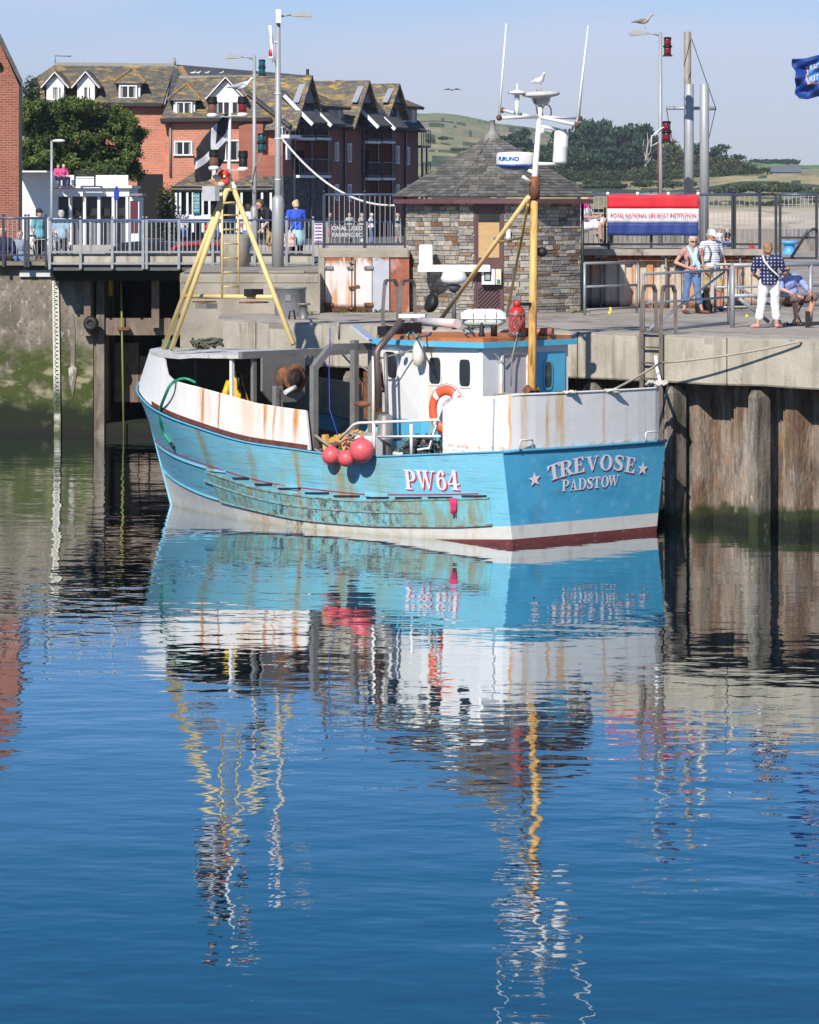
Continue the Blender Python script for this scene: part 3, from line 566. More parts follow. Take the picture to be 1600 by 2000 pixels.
# concrete shed block with rusty doors left of the hut
SHY = 80.0
mb = MB(); xs0, xs1 = XL(622, SHY), XL(800, SHY)
zt = 4.92
mb.box(((xs0+XL(634, SHY))/2, SHY+.3, (3.48+zt)/2), (XL(634, SHY)-xs0, .6, zt-3.48)); mb.box(((xs0+xs1)/2, SHY+.3, zt+.0-.09), (xs1-xs0, .62, .2), bev=.04)
mb.box(((xs0+xs1)/2, SHY+3.5, (3.4+zt)/2-.06), (xs1-xs0-.02, 6.2, zt-3.4-.1))
tag(mb.build('concrete_store', mConc), 'concrete store block framing the rusty doors', 'store')
def store_doors():
    t = thing('store_doors', 'pair of rusty white steel doors in the concrete store', 'door', (XL(634, SHY), SHY+.05, 3.5))
    md = M('rusty_door_paint', (.66, .62, .60), .6, var=.08, layers=[dict(c=ORUST, s=(6, 6, .8), lo=.53, hi=.66, k=.8), dict(c=DRUST, s=(4, 4, 4), lo=.2, hi=.35, zr=(.2, .12), zn=.05), dict(c=RUST, s=(7, 7, 2), lo=.35, hi=.5, zr=(1.0, 1.17), zn=.12)])
    k = SHY/F; x = 0
    def leaf(a, b, m, nm, dy=0):
        mb = MB(); x0, x1 = (a-634)*k, (b-634)*k
        mb.box(((x0+x1)/2, -.02+dy, .62), (x1-x0-.015, .06, 1.22)); return mb.build(nm, m, t)
    d1 = leaf(635, 687, md, 'door'); d2 = leaf(688, 727, md, 'door'); leaf(727, 761, M('grey_board', (.42, .44, .50), .6, var=.08, layers=[dict(c=RUST, s=(4, 4, 4), lo=.5, hi=.6, zr=(1.12, 1.18))]), 'board')
    leaf(762, 800, M('red_rusty_panel', (.30, .10, .06), .7, var=.25, layers=[dict(c=(.55, .35, .32), s=(3, 3, .8), lo=.5, hi=.65), dict(c=ORUST, s=(4, 4, .7), lo=.58, hi=.68)]), 'rusty_panel', .04)
    for par, xx, zs in ((d1, 642, (1.0, .18)), (d2, 720, (1.0, .18)), (d1, 686, (1.0, .1)), (d2, 690, (.55, 1.12))):
        for z in zs:
            mb = MB(); u = (xx-634)*k; mb.box((u, -.075, z), (.2 if xx in (642, 720) else .07, .06, .07)); mb.ball((u-.07, -.1, z), .035, 8); mb.build('hinge' if xx in (642, 720) else 'bolt', mRustM if z < .9 else mGrey, par)
    mb = MB(); mb.bar(((683-634)*k, -.1, .56), ((702-634)*k, -.1, .60), .035); mb.tube([((693-634)*k, -.09, 0.05), ((693-634)*k, -.09, 1.2)], .014); mb.build('handle', mRustM, d2)
store_doors()
# ============================================================ the octagonal stone hut
def hut():
    cx, cy = XL(962, 81.2), 81.25; t = thing('stone_hut', 'octagonal stone hut with slate pyramid roof and purple door on the quay', 'hut', (cx, cy, 3.5))
    Rw = 335/2*81.2/F; apo = Rw; Rc = apo/cos(pi/8)                  # wall apothem / corner radius
    h = 2.46; r = random.Random(3)
    pal = [(.33, .32, .30), (.42, .40, .36), (.27, .27, .27), (.46, .43, .38), (.36, .335, .30), (.19, .19, .20), (.22, .13, .085), (.25, .17, .11), (.30, .22, .14), (.50, .475, .43), (.20, .15, .13)]
    wt = [6, 7, 5, 5, 6, 2.5, 2, 2, 1.5, 4, 1.2]
    def corner(k): a = -pi/2+pi/8+k*pi/4; return Vector((cos(a), sin(a), 0))*Rc
    core = MB(); ring = [corner(k)*.985 for k in range(8)]
    core.prism(ring, (0, 0, h), 0, (.36, .33, .29)); mb = core
    for k in range(8):
        a, b = corner(k), corner((k+1) % 8); d = (b-a).normalized(); ln = (b-a).length; nn = Vector((d.y, -d.x, 0))
        if nn.y > .5: continue                                       # faces turned away still get the mortar core
        z = 0
        front = abs(nn.y+1) < .01
        while z < h-.02:
            rh = r.uniform(.05, .115); rh = min(rh, h-z); u = -.02+r.uniform(0, .05)
            while u < ln:
                w = r.uniform(.16, .46)*(1.1 if rh < .08 else .85); w = min(w, ln-u+.02)
                u0, u1 = u, u+w
                if front:
                    dl, dr = XL(926, 79.6)-cx+ln/2-.0, XL(983, 79.6)-cx+ln/2
                    if z < 2.44:
                        if u0 < dr and u1 > dl:
                            if u0 < dl-.06: u1 = dl
                            elif u1 > dr+.06: u0 = dr
                            else: u += w; continue
                c = list(r.choices(pal, wt)[0]); q = r.uniform(.68, .98); c = [c[0]*q*1.0, c[1]*q*.96, c[2]*q*.91]
                o = r.uniform(.0, .022); g = .006; p0 = a+d*(u0+g)+nn*o; p1 = a+d*(max(u1-g, u0+.03))+nn*o; ii = nn*-.05
                j = r.uniform(-.006, .006); z0 = z+g+j; z1 = z+rh-g+r.uniform(-.005, .005)
                q0 = [p0+ii, p1+ii, p1, p0]; sh = .008
                vs = [Vector((v.x, v.y, z0)) for v in (p0+ii, p1+ii)]+[Vector((p1.x, p1.y, z0))-d*sh, Vector((p0.x, p0.y, z0))+d*sh]+[Vector((v.x, v.y, z1)) for v in (p0+ii, p1+ii)]+[Vector((p1.x, p1.y, z1))-d*sh*r.random(), Vector((p0.x, p0.y, z1))+d*sh*r.random()]
                mb.hexa(vs, 0, c); u += w
            z += rh
    mb.build('stone_wall', mStone, t)
    # roof
    k81 = 80.2/F; Re = 390/2*81.2/F/cos(pi/8); ez = h+.12; ap = Vector((0, 0, HC-(262-400)*81.2/F-3.5))
    def ec(k): a = -pi/2+pi/8+k*pi/4; return Vector((cos(a)*Re, sin(a)*Re, ez))
    rb = MB(); rb.add([ec(k) for k in range(8)]+[ap-Vector((0, 0, .03))], [(k, (k+1) % 8, 8) for k in range(8)]+[tuple(range(7, -1, -1))], 0, (.08, .075, .07))
    N = 23
    for k in range(8):
        a, b = ec(k), ec((k+1) % 8); nn = (b-a).cross(ap-a).normalized()
        if nn.z < 0: nn = -nn
        for i in range(N):
            f0, f1 = i/N, (i+1.25)/N; f1 = min(f1, 1); A0, B0 = a.lerp(ap, f0), b.lerp(ap, f0); A1, B1 = a.lerp(ap, f1), b.lerp(ap, f1); ln = (B0-A0).length
            m = max(1, int(ln/.20)); off = r.uniform(0, .9)
            cuts = sorted(set([0, 1]+[min(1, max(0, (j+off+r.uniform(-.15, .15))/m)) for j in range(m)]))
            for c0, c1 in zip(cuts, cuts[1:]):
                if c1-c0 < .004: continue
                q = [A0.lerp(B0, c0), A0.lerp(B0, c1), A1.lerp(B1, c1), A1.lerp(B1, c0)]; e = .006
                th = .018+r.uniform(0, .008); vv = [q[0]+nn*th, q[1]+nn*th, q[2]+nn*.005, q[3]+nn*.005]
                s = r.choice([.07, .09, .11, .12, .15, .17]); hi = f0**1.5*.09; s += hi
                s *= .95; c = (s*r.uniform(.98, 1.06), s*r.uniform(.95, 1.0), s*r.uniform(.84, .94))
                dd = (q[1]-q[0]).normalized()*e
                rb.add([q[0]+dd, q[1]-dd, q[2]-dd, q[3]+dd, vv[0]+dd, vv[1]-dd, vv[2]-dd, vv[3]+dd], [(4, 5, 6, 7), (0, 1, 5, 4), (1, 2, 6, 5), (3, 0, 4, 7)], 0, c)
        rb.tube([a.lerp(ap, .0)+Vector((0, 0, .01)), a.lerp(ap, .97)+Vector((0, 0, .01))], .016, 6, 0, True, (.12, .115, .10))
    rf = rb.build('roof', mSlate, t)
    mb = MB(); mb.lathe([(.30, -.16), (.12, .06), (.07, .12), (.06, .33), (.075, .34)], ap-Vector((0, 0, .02)), n=8, col=(.27, .26, .235)); mb.build('finial', mSlate, rf)
    fb = MB()
    for k in range(8):
        a, b = ec(k), ec((k+1) % 8); fb.bar(a*.985-Vector((0, 0, .065)), b*.985-Vector((0, 0, .065)), .03, .10)
    fb.build('fascia', M('maroon_fascia', (.13, .055, .06), .5, var=.1), t)
    sf = MB(); sf.add([Vector((v.x*.98, v.y*.98, ez-.05)) for v in [ec(k) for k in range(8)]], [tuple(range(8))]); sf.build('soffit', mDark, t)
    dp = MB(); c0 = corner(1); dp.tube([c0*1.03+Vector((0, 0, h)), c0*1.03+Vector((0, 0, .02))], .035); dp.build('downpipe', M('green_black_pipe', (.015, .035, .03), .4), t)
    # door
    y0 = -apo; xd0, xd1 = XL(928, 79.6)-cx, XL(981, 79.6)-cx; xm = (xd0+xd1)/2
    mp_ = M('purple_brown_door', (.115, .06, .065), .5, var=.1)
    mb = MB()
    for xx in (xd0, xd1): mb.box((xx, y0+.03, 1.17), (.05, .09, 2.34))
    mb.box((xm, y0+.03, 2.36), (xd1-xd0+.05, .09, .05)); mb.build('door_frame', mp_, t)
    d = MB(); d.box((xm, y0+.03, 1.17), (xd1-xd0-.05, .04, 2.32)); door = d.build('door', mp_, t)
    mb = MB()
    for i in range(-4, 9):                                            # slanted boards of the lower half
        u0 = -.24+i*.09; pts = []
        a = Vector((xm+max(-.24, u0), y0-.002, .12+max(0, (-.24-u0)))); e = min(.24-max(-.24, u0), .98-a.z)
        if e > .03: mb.bar(a, a+Vector((e, 0, e)), .012, .012, up=(0, 1, 0))
    mb.build('board_grooves', mDark, door)
    mb = MB(); mb.box((xm+.0, y0+.003, 1.62), (.46, .02, .78)); mb.build('plywood_panel', M('plywood', (.50, .32, .15), .6, var=.08, vs=(2, 2, 9)), door)
    mb = MB(); mb.box((xm+.0, y0+.003, 2.15), (.46, .02, .26)); mb.build('dark_pane', mGlass, door)
    mb = MB(); mb.ball((xm+.13, y0-.02, 1.66), .035, 8); mb.build('knob', mGrey, door)
    return cx, cy, apo
hx, hy, hapo = hut()
hf = hy-hapo                                          # front face plane of the hut
# electric boxes and white trough on the hut front
t = thing('wall_meter_box', 'white meter box with grey window and yellow label fixed on the purple door', 'meter box', (XL(954, hf), hf, 4.31))
mb = MB(); mb.box((0, -.10, 0), (.30, .17, .34), bev=.02); mb.build('box', mWhite, t)
mb = MB(); mb.box((-.02, -.19, .01), (.15, .02, .2)); mb.box((-.02, -.198, .01), (.10, .02, .15), mi=1); mb.build('window', [mBlack, M('grey_lcd', (.35, .37, .38), .3)], t)
mb = MB(); mb.box((.22, -.08, .0), (.12, .13, .34)); mb.build('side_box', M('cream_plastic', (.62, .58, .42), .5), t)
mb = MB(); mb.box((.22, -.155, -.1), (.06, .03, .08)); mb.build('socket', M('teal_socket', (.02, .22, .28), .4), t)
t = thing('white_cable_box', 'white box and long white cable trough on the left face of the hut', 'box', (XL(832, hf), hf-.25, 4.50))
mb = MB(); mb.box((0, .25, .27), (.30, .45, .50), bev=.02); mb.build('box', mWhite, t)
mb = MB(); mb.box((.62, .05, .0), (1.6, .20, .15), bev=.02); mb.build('trough', mWhite, t)
mb = MB(); mb.box((1.05, -.02, .05), (.0, .0, .0)) if 0 else None
t = thing('grey_downlight', 'small white lamp fixed beside the hut door', 'lamp', (XL(993, hf), hf-.06, 5.28))
mb = MB(); mb.box((0, 0, 0), (.10, .10, .16), bev=.02); mb.ball((0, -.02, -.1), .06, 8); mb.build('housing', mWhite, t)

# ============================================================ buildings
mBrickL = M('near_red_brick', (.3, .1, .07), .85, var=.12, vs=(2, 2, 2), brick=dict(h=.075, w=.225, m=.010, c1=(.32, .095, .055), c2=(.24, .066, .040), cm=(.30, .20, .16), b=0))
mBrick = M('hotel_red_brick', (.50, .19, .12), .85, var=.12, vs=(1.3, 1.3, 1.3), brick=dict(h=.15, w=.45, m=.02, c1=(.56, .21, .13), c2=(.46, .165, .10), cm=(.50, .29, .22), b=0))
mRoofH = M('lichen_slate_roof', (.105, .095, .09), .85, var=.25, vs=(1.5, 1.5, 3), layers=[dict(c=(.20, .19, .17), s=(1.2, 1.2, 3.5), lo=.5, hi=.7, k=.5), dict(c=(.52, .33, .045), s=(.9, .9, 4.5), lo=.53, hi=.61, k=.85, d=8, r=.75), dict(c=(.30, .24, .10), s=(2.5, 2.5, 7), lo=.52, hi=.6, k=.5)])
mRoofD = M('dark_slate_roof', (.075, .075, .08), .8, var=.25, vs=(1, 1, 3), layers=[dict(c=(.16, .15, .15), s=(.8, .8, 4), lo=.5, hi=.65, k=.5)])
mRidge = M('orange_ridge_tile', (.42, .24, .07), .8, var=.3, vs=(2, 2, 2), layers=[dict(c=(.2, .18, .16), s=(2, 2, 2), lo=.5, hi=.6)])
mWin = M('window_white', (.78, .78, .8), .4, var=0)
def window(t, px0, py0, px1, py1, Y, mull=1, name='window', frame=mWin, gl=mGlass, curtain=False):
    """a window on a frontal wall, seen at those picture corners"""
    a = P(px0, py0, Y); b = P(px1, py1, Y); w = b.x-a.x; h = a.z-b.z; cx_, cz = (a.x+b.x)/2, (a.z+b.z)/2; fw = .09
    L0 = t.matrix_basis.translation; o = Vector((cx_, Y, cz))-L0
    mb = MB()
    mb.box(o+Vector((0, -.05, h/2-fw/2)), (w, .1, fw)); mb.box(o+Vector((0, -.07, -h/2+fw/2)), (w+.1, .16, fw))
    for s in [-1, 1]: mb.box(o+Vector((s*(w/2-fw/2), -.045, 0)), (fw, .09, h-2*fw))
    for i in range(mull): mb.box(o+Vector((-w/2+w*(i+1)/(mull+1), -.04, 0)), (fw*.9, .085, h-2*fw))
    f = mb.build(name, frame, t)
    mb = MB(); mb.box(o+Vector((0, .015, 0)), (w-.05, .03, h-.05)); mb.build('pane', gl, f)
    if gl is mGlass:
        for s in (-1, 1): mb = MB(); mb.box(o+Vector((s*(w/2-fw-.07), -.006, 0)), (.13, .012, h-2*fw)); mb.build('curtain', M('curtain', (.32, .31, .30), .8), f)
    return f
def bld(name, label, cat, px, Y, z): return thing(name, label, cat, (XL(px, Y), Y, z))
# ---- near red brick gable at the left edge
YB = 112.0; t = bld('brick_gable_house', 'tall dark red brick gable end at the left edge of the picture', 'building', 0, YB, 3.3)
xr_ = XL(38, YB); k = YB/F
pts = [(-6, 0), (xr_-XL(0, YB), 0), (xr_-XL(0, YB), HC-(168-400)*k-3.3), (XL(0, YB)-XL(0, YB), HC-(84-400)*k-3.3), (-2.0, HC-(20-400)*k-3.3), (-6, HC-(84-400)*k-3.3)]
mb = MB(); mb.prism([(x, 0, z) for x, z in pts], (0, .4, 0)); mb.prism([(x, .4, z) for x, z in pts], (-1.9, 12, 0)); mb.build('brick_wall', mBrickL, t)
mb = MB(); a = Vector((-2.0, -.15, pts[4][1]+.05)); b = Vector((0, -.15, pts[3][1]+.05)); c = Vector((pts[2][0]+.12, -.15, pts[2][1]-.05))
mb.prism([a, b, c, c+Vector((0, 0, .22)), b+Vector((.03, 0, .24)), a+Vector((0, 0, .24))], (-1.9, 12.6, 0)); mb.build('roof', mRoofD, t)
mb = MB(); mb.box((pts[2][0]+.04, -.02, pts[2][1]/2), (.10, .1, pts[2][1])); mb.build('downpipe', mBlack, t)
mb = MB(); mb.ball((-.03, -.1, HC-(128-400)*k-3.3), .12, 8); mb.build('alarm_box', mBlack, t)
# ---- white kiosk
YK = 190.0; t = bld('white_kiosk', 'low white flat-roofed kiosk with open bays and roof terrace', 'building', 100, YK, 3.5); k = YK/F; X0 = XL(100, YK)
def kx(px): return XL(px, YK)-X0
def kz(py): return HC-(py-400)*k-3.5
mWall = M('white_render', (.80, .80, .80), .7, var=.03)
mb = MB(); mb.box(((kx(40)+kx(104))/2, 3, kz(337)/2), (kx(104)-kx(40), 6, kz(337))); mb.box((kx(70), -.02, kz(337)+.03), (kx(104)-kx(38), 6.2, .08))
mb.box(((kx(104)+kx(253))/2, 3.4, kz(366)/2), (kx(253)-kx(104), 5.2, kz(366)))
mb.box(((kx(104)+kx(253))/2, 2.9, kz(366)+.03), (kx(253)-kx(104)+.3, 6.4, .14)); mb.box(((kx(104)+kx(253))/2, .35, (kz(384)+kz(368))/2), (kx(253)-kx(104), .8, kz(368)-kz(384)-.02))
for px in (104, 110, 137, 165, 193, 221, 248): mb.box((kx(px), .4, kz(384)/2), ((.14 if px > 104 else .2), .8, kz(384)))
mb.build('wall', mWall, t)
for a, b in ((112, 135), (139, 163), (167, 191), (195, 219), (223, 246)):
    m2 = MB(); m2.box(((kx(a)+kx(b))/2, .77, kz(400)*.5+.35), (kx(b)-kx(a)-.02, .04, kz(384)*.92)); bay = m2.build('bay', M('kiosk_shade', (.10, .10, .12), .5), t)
    m2 = MB(); m2.box((kx((a+b)/2), .5, kz(414)), (kx(b)-kx(a)-.1, .06, .38)); m2.build('counter', mBlack, bay)
m2 = MB(); m2.box(((kx(106)+kx(250))/2, .2, (kz(343)+kz(362))/2+.0), (kx(250)-kx(106), .08, kz(343)-kz(364))); m2.build('parapet', mWall, t)
m2 = MB(); m2.box(((kx(253)+kx(272))/2, 1.5, kz(384)/2), (kx(272)-kx(253), 3, kz(385))); anx = m2.build('annex', mWall, t)
m2 = MB(); m2.box(((kx(253)+kx(274))/2+.1, 1.3, kz(382)+.05), (kx(276)-kx(253), 3.4, .12)); m2.build('roof', mGrey, anx)
m2 = MB(); m2.box((kx(262), -.02, kz(410)*.5+.7), (.40, .06, 1.7)); m2.build('door', M('maroon_door', (.10, .02, .03), .5), anx)
# bench on the terrace
def bench(label, loc, rz=0, s=1.0):
    t = thing('park_bench', label, 'bench', loc, rz)
    mb = MB()
    for i in range(4): mb.box((0, -.2+i*.11, .45), (1.5*s, .08, .03))
    mb.build('seat', mBlack, t); mb = MB()
    for i in range(3): mb.box((0, .2+i*.02, .58+i*.13), (1.5*s, .03, .08))
    mb.build('backrest', mBlack, t)
    for sx in (-1, 1):
        for yy in (-.2, .2): mb = MB(); mb.bar((sx*.7*s, yy, 0), (sx*.7*s, yy*1.1, .62 if yy < 0 else .92), .05); mb.build('leg', mBlack, t)
        mb = MB(); mb.bar((sx*.7*s, -.24, .63), (sx*.7*s, .22, .63), .05, .04); mb.build('armrest', mBlack, t)
bench('black park bench with curved armrests on the kiosk roof terrace', P(166, 365, YK-1.2)+Vector((0, -.0, 0)), 0, .75)

# ---- the brick harbour hotel
YH = 220.0; kH = YH/F
H = bld('brick_harbour_hotel', 'large red brick building with lichen-covered slate roof and white dormers behind the harbour', 'building', 420, YH, 3.6); HL = H.matrix_basis.translation
def hp(px, py, Y=YH): return P(px, py, Y)-HL
def pz(py, Y=YH): return HC-(py-400)*Y/F-3.6
def wall_box(px0, px1, py_top, Y, dep, name='wall', m=mBrick, py_bot=None):
    mb = MB(); x0, x1 = XL(px0, Y)-HL.x, XL(px1, Y)-HL.x; z1 = pz(py_top, Y); z0 = 0 if py_bot is None else pz(py_bot, Y)
    mb.box(((x0+x1)/2, Y-YH+dep/2, (z0+z1)/2), (x1-x0, dep, z1-z0)); return mb.build(name, m, H)
# walls
wall_box(330, 552, 232, YH, 14); wall_box(62, 322, 203, YH+3.4, 12); wall_box(322, 331, 236, YH+.6, 10)
wall_box(268, 318, 340, YH+3.35, .12, 'passage_opening', mDark)
wall_box(318, 345, 372, YH-.25, .3, 'stone_quoin', M('rubble_stone', (.30, .25, .20), .9, var=.4, vs=(3, 3, 3)))
mb = MB(); mb.box((XL(538, YH)-HL.x, -.03, pz(395)-.2), (1.05, .1, pz(350)-pz(440))); mb.build('stone_quoin', MATS['rubble_stone'], H)
# roof of the middle block: front slope, right hip
def slope(pts, name='roof', m=mRoofH, th=.25, eave=True):
    q = [hp(x, y, Y) for x, y, Y in pts]; mb = MB(); mb.slab(q, th); return mb.build(name, m, H)
D = 6.0
r1 = slope([(313, 233, YH-.5), (530, 231, YH-.5), (512, 151, YH+D), (350, 151, YH+D)])
slope([(530, 231, YH-.5), (545, 231, YH+8), (524, 151, YH+9), (512, 151, YH+D)], m=mRoofH)
r2 = slope([(80, 202, YH+2.9), (318, 203, YH+2.9), (341, 128, YH+D+4), (108, 126, YH+D+4)]); slope([(80, 202, YH+2.9), (108, 126, YH+D+4), (56, 160, YH+9)])
slope([(315, 236, YH+2.0), (324, 236, YH+2.0), (352, 146, YH+D+2), (341, 127, YH+D+3.8)], m=mRoofD)
slope([(345, 152, YH+D), (560, 152, YH+D), (600, 147, YH+14), (345, 126, YH+11)], m=mRoofD)
slope([(512, 151, YH+D), (535, 190, YH+1.5), (640, 215, YH+11), (600, 146, YH+14)], m=mRoofD, th=.2)
mb = MB(); mb.bar(hp(108, 125, YH+D+4), hp(341, 127, YH+D+4), .35, .2); mb.build('ridge', M('pale_ridge', (.28, .27, .25), .8), H)
mb = MB(); mb.bar(hp(350, 151, YH+D), hp(512, 150, YH+D), .3, .2); mb.build('ridge', MATS['pale_ridge'], H)
mb = MB(); mb.bar(hp(512, 150, YH+D), hp(536, 186, YH+2), .3, .2); mb.build('hip_tiles', mRidge, H); mb = MB(); mb.bar(hp(352, 132, YH+D+2), hp(362, 150, YH+D), .35, .2); mb.build('hip_tiles', mRidge, H)
mb = MB(); mb.bar(hp(313, 234.5, YH-.55), hp(530, 232.5, YH-.55), .18, .22); mb.bar(hp(180, 203.5, YH+2.8), hp(316, 204.5, YH+2.8), .18, .2); mb.build('gutter', M('gutter_dark', (.03, .022, .022), .5), H)
mb = MB(); mb.bar(hp(313, 238, YH-.35), hp(530, 236, YH-.35), .12, .12); mb.build('fascia_board', mWin, H)
mb = MB(); mb.tube([hp(333, 236, YH-.1), hp(333, 345, YH-.1)], .07); mb.build('downpipe', mGrey, H)
mb = MB(); mb.tube([hp(341, 128, YH+D+4), hp(341, 112, YH+D+4)], [.12, .06]); mb.build('finial', MATS['pale_ridge'], H)
mb = MB(); mb.tube([hp(108, 125, YH+D+4), hp(108, 108, YH+D+4)], .035); mb.tube([hp(108, 109, YH+D+4), hp(139, 110, YH+D+4)], .03)
for i in range(6): q = hp(112+i*5, 109, YH+D+4); mb.bar(q-Vector((0, .3, 0)), q+Vector((0, .3, 0)), .03)
mb.build('aerial', mGrey, H)
# dormers
def dormer(pxc, py_e, w_px, h_px, py_pk, Y, kind, dep=3.0):
    """py_e: eave row, window below it"""
    k = Y/F; o = Vector((XL(pxc, Y)-HL.x, Y-YH, 0)); w = w_px*k; ze = pz(py_e, Y); hh = h_px*k; zp = pz(py_pk, Y)
    mb = MB(); mb.box(o+Vector((0, dep/2, ze-hh/2)), (w, dep, hh))
    if kind == 'gable': mb.prism([o+Vector((-w/2-.1, 0, ze)), o+Vector((w/2+.1, 0, ze)), o+Vector((0, 0, zp))], (0, dep, 0))
    d = mb.build('dormer', mWall if kind == 'gable' else mWin, H)
    mb = MB()
    if kind == 'gable':
        for s in (-1, 1):
            a = o+Vector((s*(w/2+.35), -.25, ze-.25)); b = o+Vector((0, -.25, zp+.12)); mb.prism([a, b, b+Vector((0, 0, .16)), a+Vector((s*.05, 0, .16))], (0, dep+2.2, 0))
        mb.build('dormer_roof', mRoofH, d)
        mb = MB()
        for s in (-1, 1): mb.bar(o+Vector((s*(w/2+.33), -.3, ze-.20)), o+Vector((0, -.3, zp+.15)), .06, .22, up=(0, 1, 0))
        mb.build('bargeboard', mWin, d)
    else:
        a, b, c, e = [o+Vector(v) for v in ((-w/2-.35, -.35, ze), (w/2+.35, -.35, ze), (w*.0+.1, 1.1, zp), (w*.0-.1, 1.1, zp))]
        pk2 = o+Vector((.0, dep+1.5, zp))
        mb.add([a, b, o+Vector((w/2+.35, dep, ze)), o+Vector((-w/2-.35, dep, ze)), c, pk2], [(0, 1, 4), (1, 2, 5, 4), (3, 0, 4, 5), (0, 3, 2, 1)]); mb.build('dormer_roof', mRoofH, d)
        mb = MB(); mb.bar(a.lerp(c, .02)+Vector((0, 0, .05)), c+Vector((0, 0, .08)), .12); mb.bar(b.lerp(c, .02)+Vector((0, 0, .05)), c+Vector((0, 0, .08)), .12); mb.build('hip_tiles', mRidge, d)
    return d
dormer(108, 166, 34, 32, 146, YH+3.6, 'gable'); dormer(168, 166, 34, 32, 145, YH+3.6, 'gable'); dormer(253, 163, 42, 30, 134, YH+4.2, 'hip'); dormer(360, 196, 42, 30, 165, YH+.6, 'hip'); dormer(441, 188, 58, 38, 156, YH+.5, 'gable', 4)
window(H, 101, 168, 116, 196, YH+3.5, 0); window(H, 162, 168, 174, 196, YH+3.5, 0); window(H, 233, 166, 268, 193, YH+4.1, 1); window(H, 343, 198, 376, 225, YH+.5, 1); window(H, 420, 197, 470, 226, YH+.4, 2)
window(H, 340, 275, 376, 304, YH-.04, 1); window(H, 413, 273, 469, 315, YH-.04, 1)
mb = MB(); mb.box(hp(385, 314, YH-.1), (.35, .2, .45)); mb.build('vent', mBlack, H)
# shop front
YS = YH-3
S = bld('shop_front', 'small cafe front with black sign boards and slate canopies below the brick hotel', 'shop', 430, YS, 3.6); HL2 = S.matrix_basis.translation
def sp(px, py, Y=YS): return P(px, py, Y)-HL2
mb = MB()
for px in (344, 352, 366, 377, 396, 409, 430, 463, 472, 497, 512, 529): mb.box(sp(px, 415)+Vector((0, .1, 0)), (.13, .2, 2.4))
mb.box(sp(377, 424)+Vector((0, .12, 0)), (2.2, .15, .3)); mb.box(sp(495, 424)+Vector((0, .12, 0)), (2.1, .15, .3)); mb.build('posts', mWin, S)
mb = MB(); mb.box(sp(435, 415)+Vector((0, 1.0, -.2)), (6.2, .1, 3.2)); mb.build('shop_glass', mGlass, S)
for a, b, txt in ((344, 418, 'ICE CREAM  99  CORNISH'), (455, 525, 'BOAT TRIPS  99  SAFARIS')):
    mb = MB(); mb.box((sp(a, 368)+sp(b, 368))/2+Vector((0, 0, 0)), ((b-a)*YS/F, .12, .36)); sg = mb.build('sign_board', mBlack, S)
    mb = MB(); c = (sp(a, 368)+sp(b, 368))/2; put_text(mb, txt, .34, c+Vector((0, -.075, 0)), (1, 0, 0), (0, 0, 1), width=(b-a-5)*YS/F, bold=.012); mb.build('lettering', mWin, sg)
mb = MB()
for a, p, b in ((336, 380, 425), (442, 498, 532)):
    A, B, T = sp(a, 364, YS-.3), sp(b, 364, YS-.3), sp(p, 336, YH-.2); A2, B2 = sp(a, 364, YH), sp(b, 364, YH)
    mb.add([A, B, T, A2, B2], [(0, 1, 2), (0, 2, 3), (1, 4, 2), (0, 3, 4, 1)])
mb.build('canopy_roof', mRoofH, S)
mb = MB(); mb.box((sp(436, 366)), (6.0, .3, .25)); mb.build('fascia', mGrey, S)
mb = MB(); mb.box(sp(384, 397)+Vector((0, -.1, 0)), (.42, .06, 1.25)); bd = mb.build('notice_board', M('teal_board', (.01, .22, .26), .5), S)
mb = MB()
for i, s in enumerate(['BOOK', 'A TRIP', 'HERE', 'TODAY', 'NOW']): put_text(mb, s, .22, sp(384, 383+i*7)+Vector((0, -.14, 0)), (1, 0, 0), (0, 0, 1), width=.34)
mb.build('lettering', mWin, bd)
# ---- long wing going away to the right: shaded side
wa = Vector((XL(552, 218.5), 218.5)); wb = Vector((XL(817, 240), 240)); wd = (wb-wa).normalized(); wl = (wb-wa).length; wang = atan2(wd.y, wd.x)
Wg = thing('brick_hotel_wing', 'long dark red wing with steep gables and black balconies in shade, receding to the hill', 'building', (wa.x, wa.y, 3.6), wang)
mBrickShade = M('shaded_wing_brick', (.32, .10, .07), .85, var=.12, vs=(1, 1, 1), brick=dict(h=.15, w=.45, m=.02, c1=(.36, .115, .08), c2=(.29, .09, .06), cm=(.25, .14, .11), b=0))  # darker copy of the hotel brick: the wing's shade is in the colour
def wu(px):                                         # picture column -> distance along the wing
    q = (px-CX)/F; return (q*wa.y-wa.x)/(wd.x-q*wd.y)
def wz(px, py): u = wu(px); return HC-(py-400)*(wa.y+wd.y*u)/F-3.6
eav = 7.25
def wbx(name, u0, u1, y0, y1, z0, z1, m, par=None):
    mb = MB(); mb.box(((u0+u1)/2, (y0+y1)/2, (z0+z1)/2), (u1-u0, y1-y0, z1-z0)); return mb.build(name, m, par or Wg)
segs = [(552, 572), (600, 602), (632, 706), (735, 737), (763, 800)]
wbx('wall', 0.02, wu(572), .0, 1.6, 0, eav-1.9, mBrickShade); wbx('wall', wu(638), wu(706), .0, 6, 0, eav, mBrickShade); wbx('wall', wu(764), wl, .0, 6, 0, eav, mBrickShade)
wbx('back_wall', 7.6, wl-.2, 1.4, 12, 0, eav+.0, mBrickShade); wbx('back_wall', .2, 7.6, 1.4, 3, 0, eav, mBrickShade)
wbx('stone_base', -.05, wu(632), -.08, 1.3, 0, wz(600, 345), M('dark_rubble', (.10, .095, .09), .9, var=.6, vs=(3, 3, 3)))
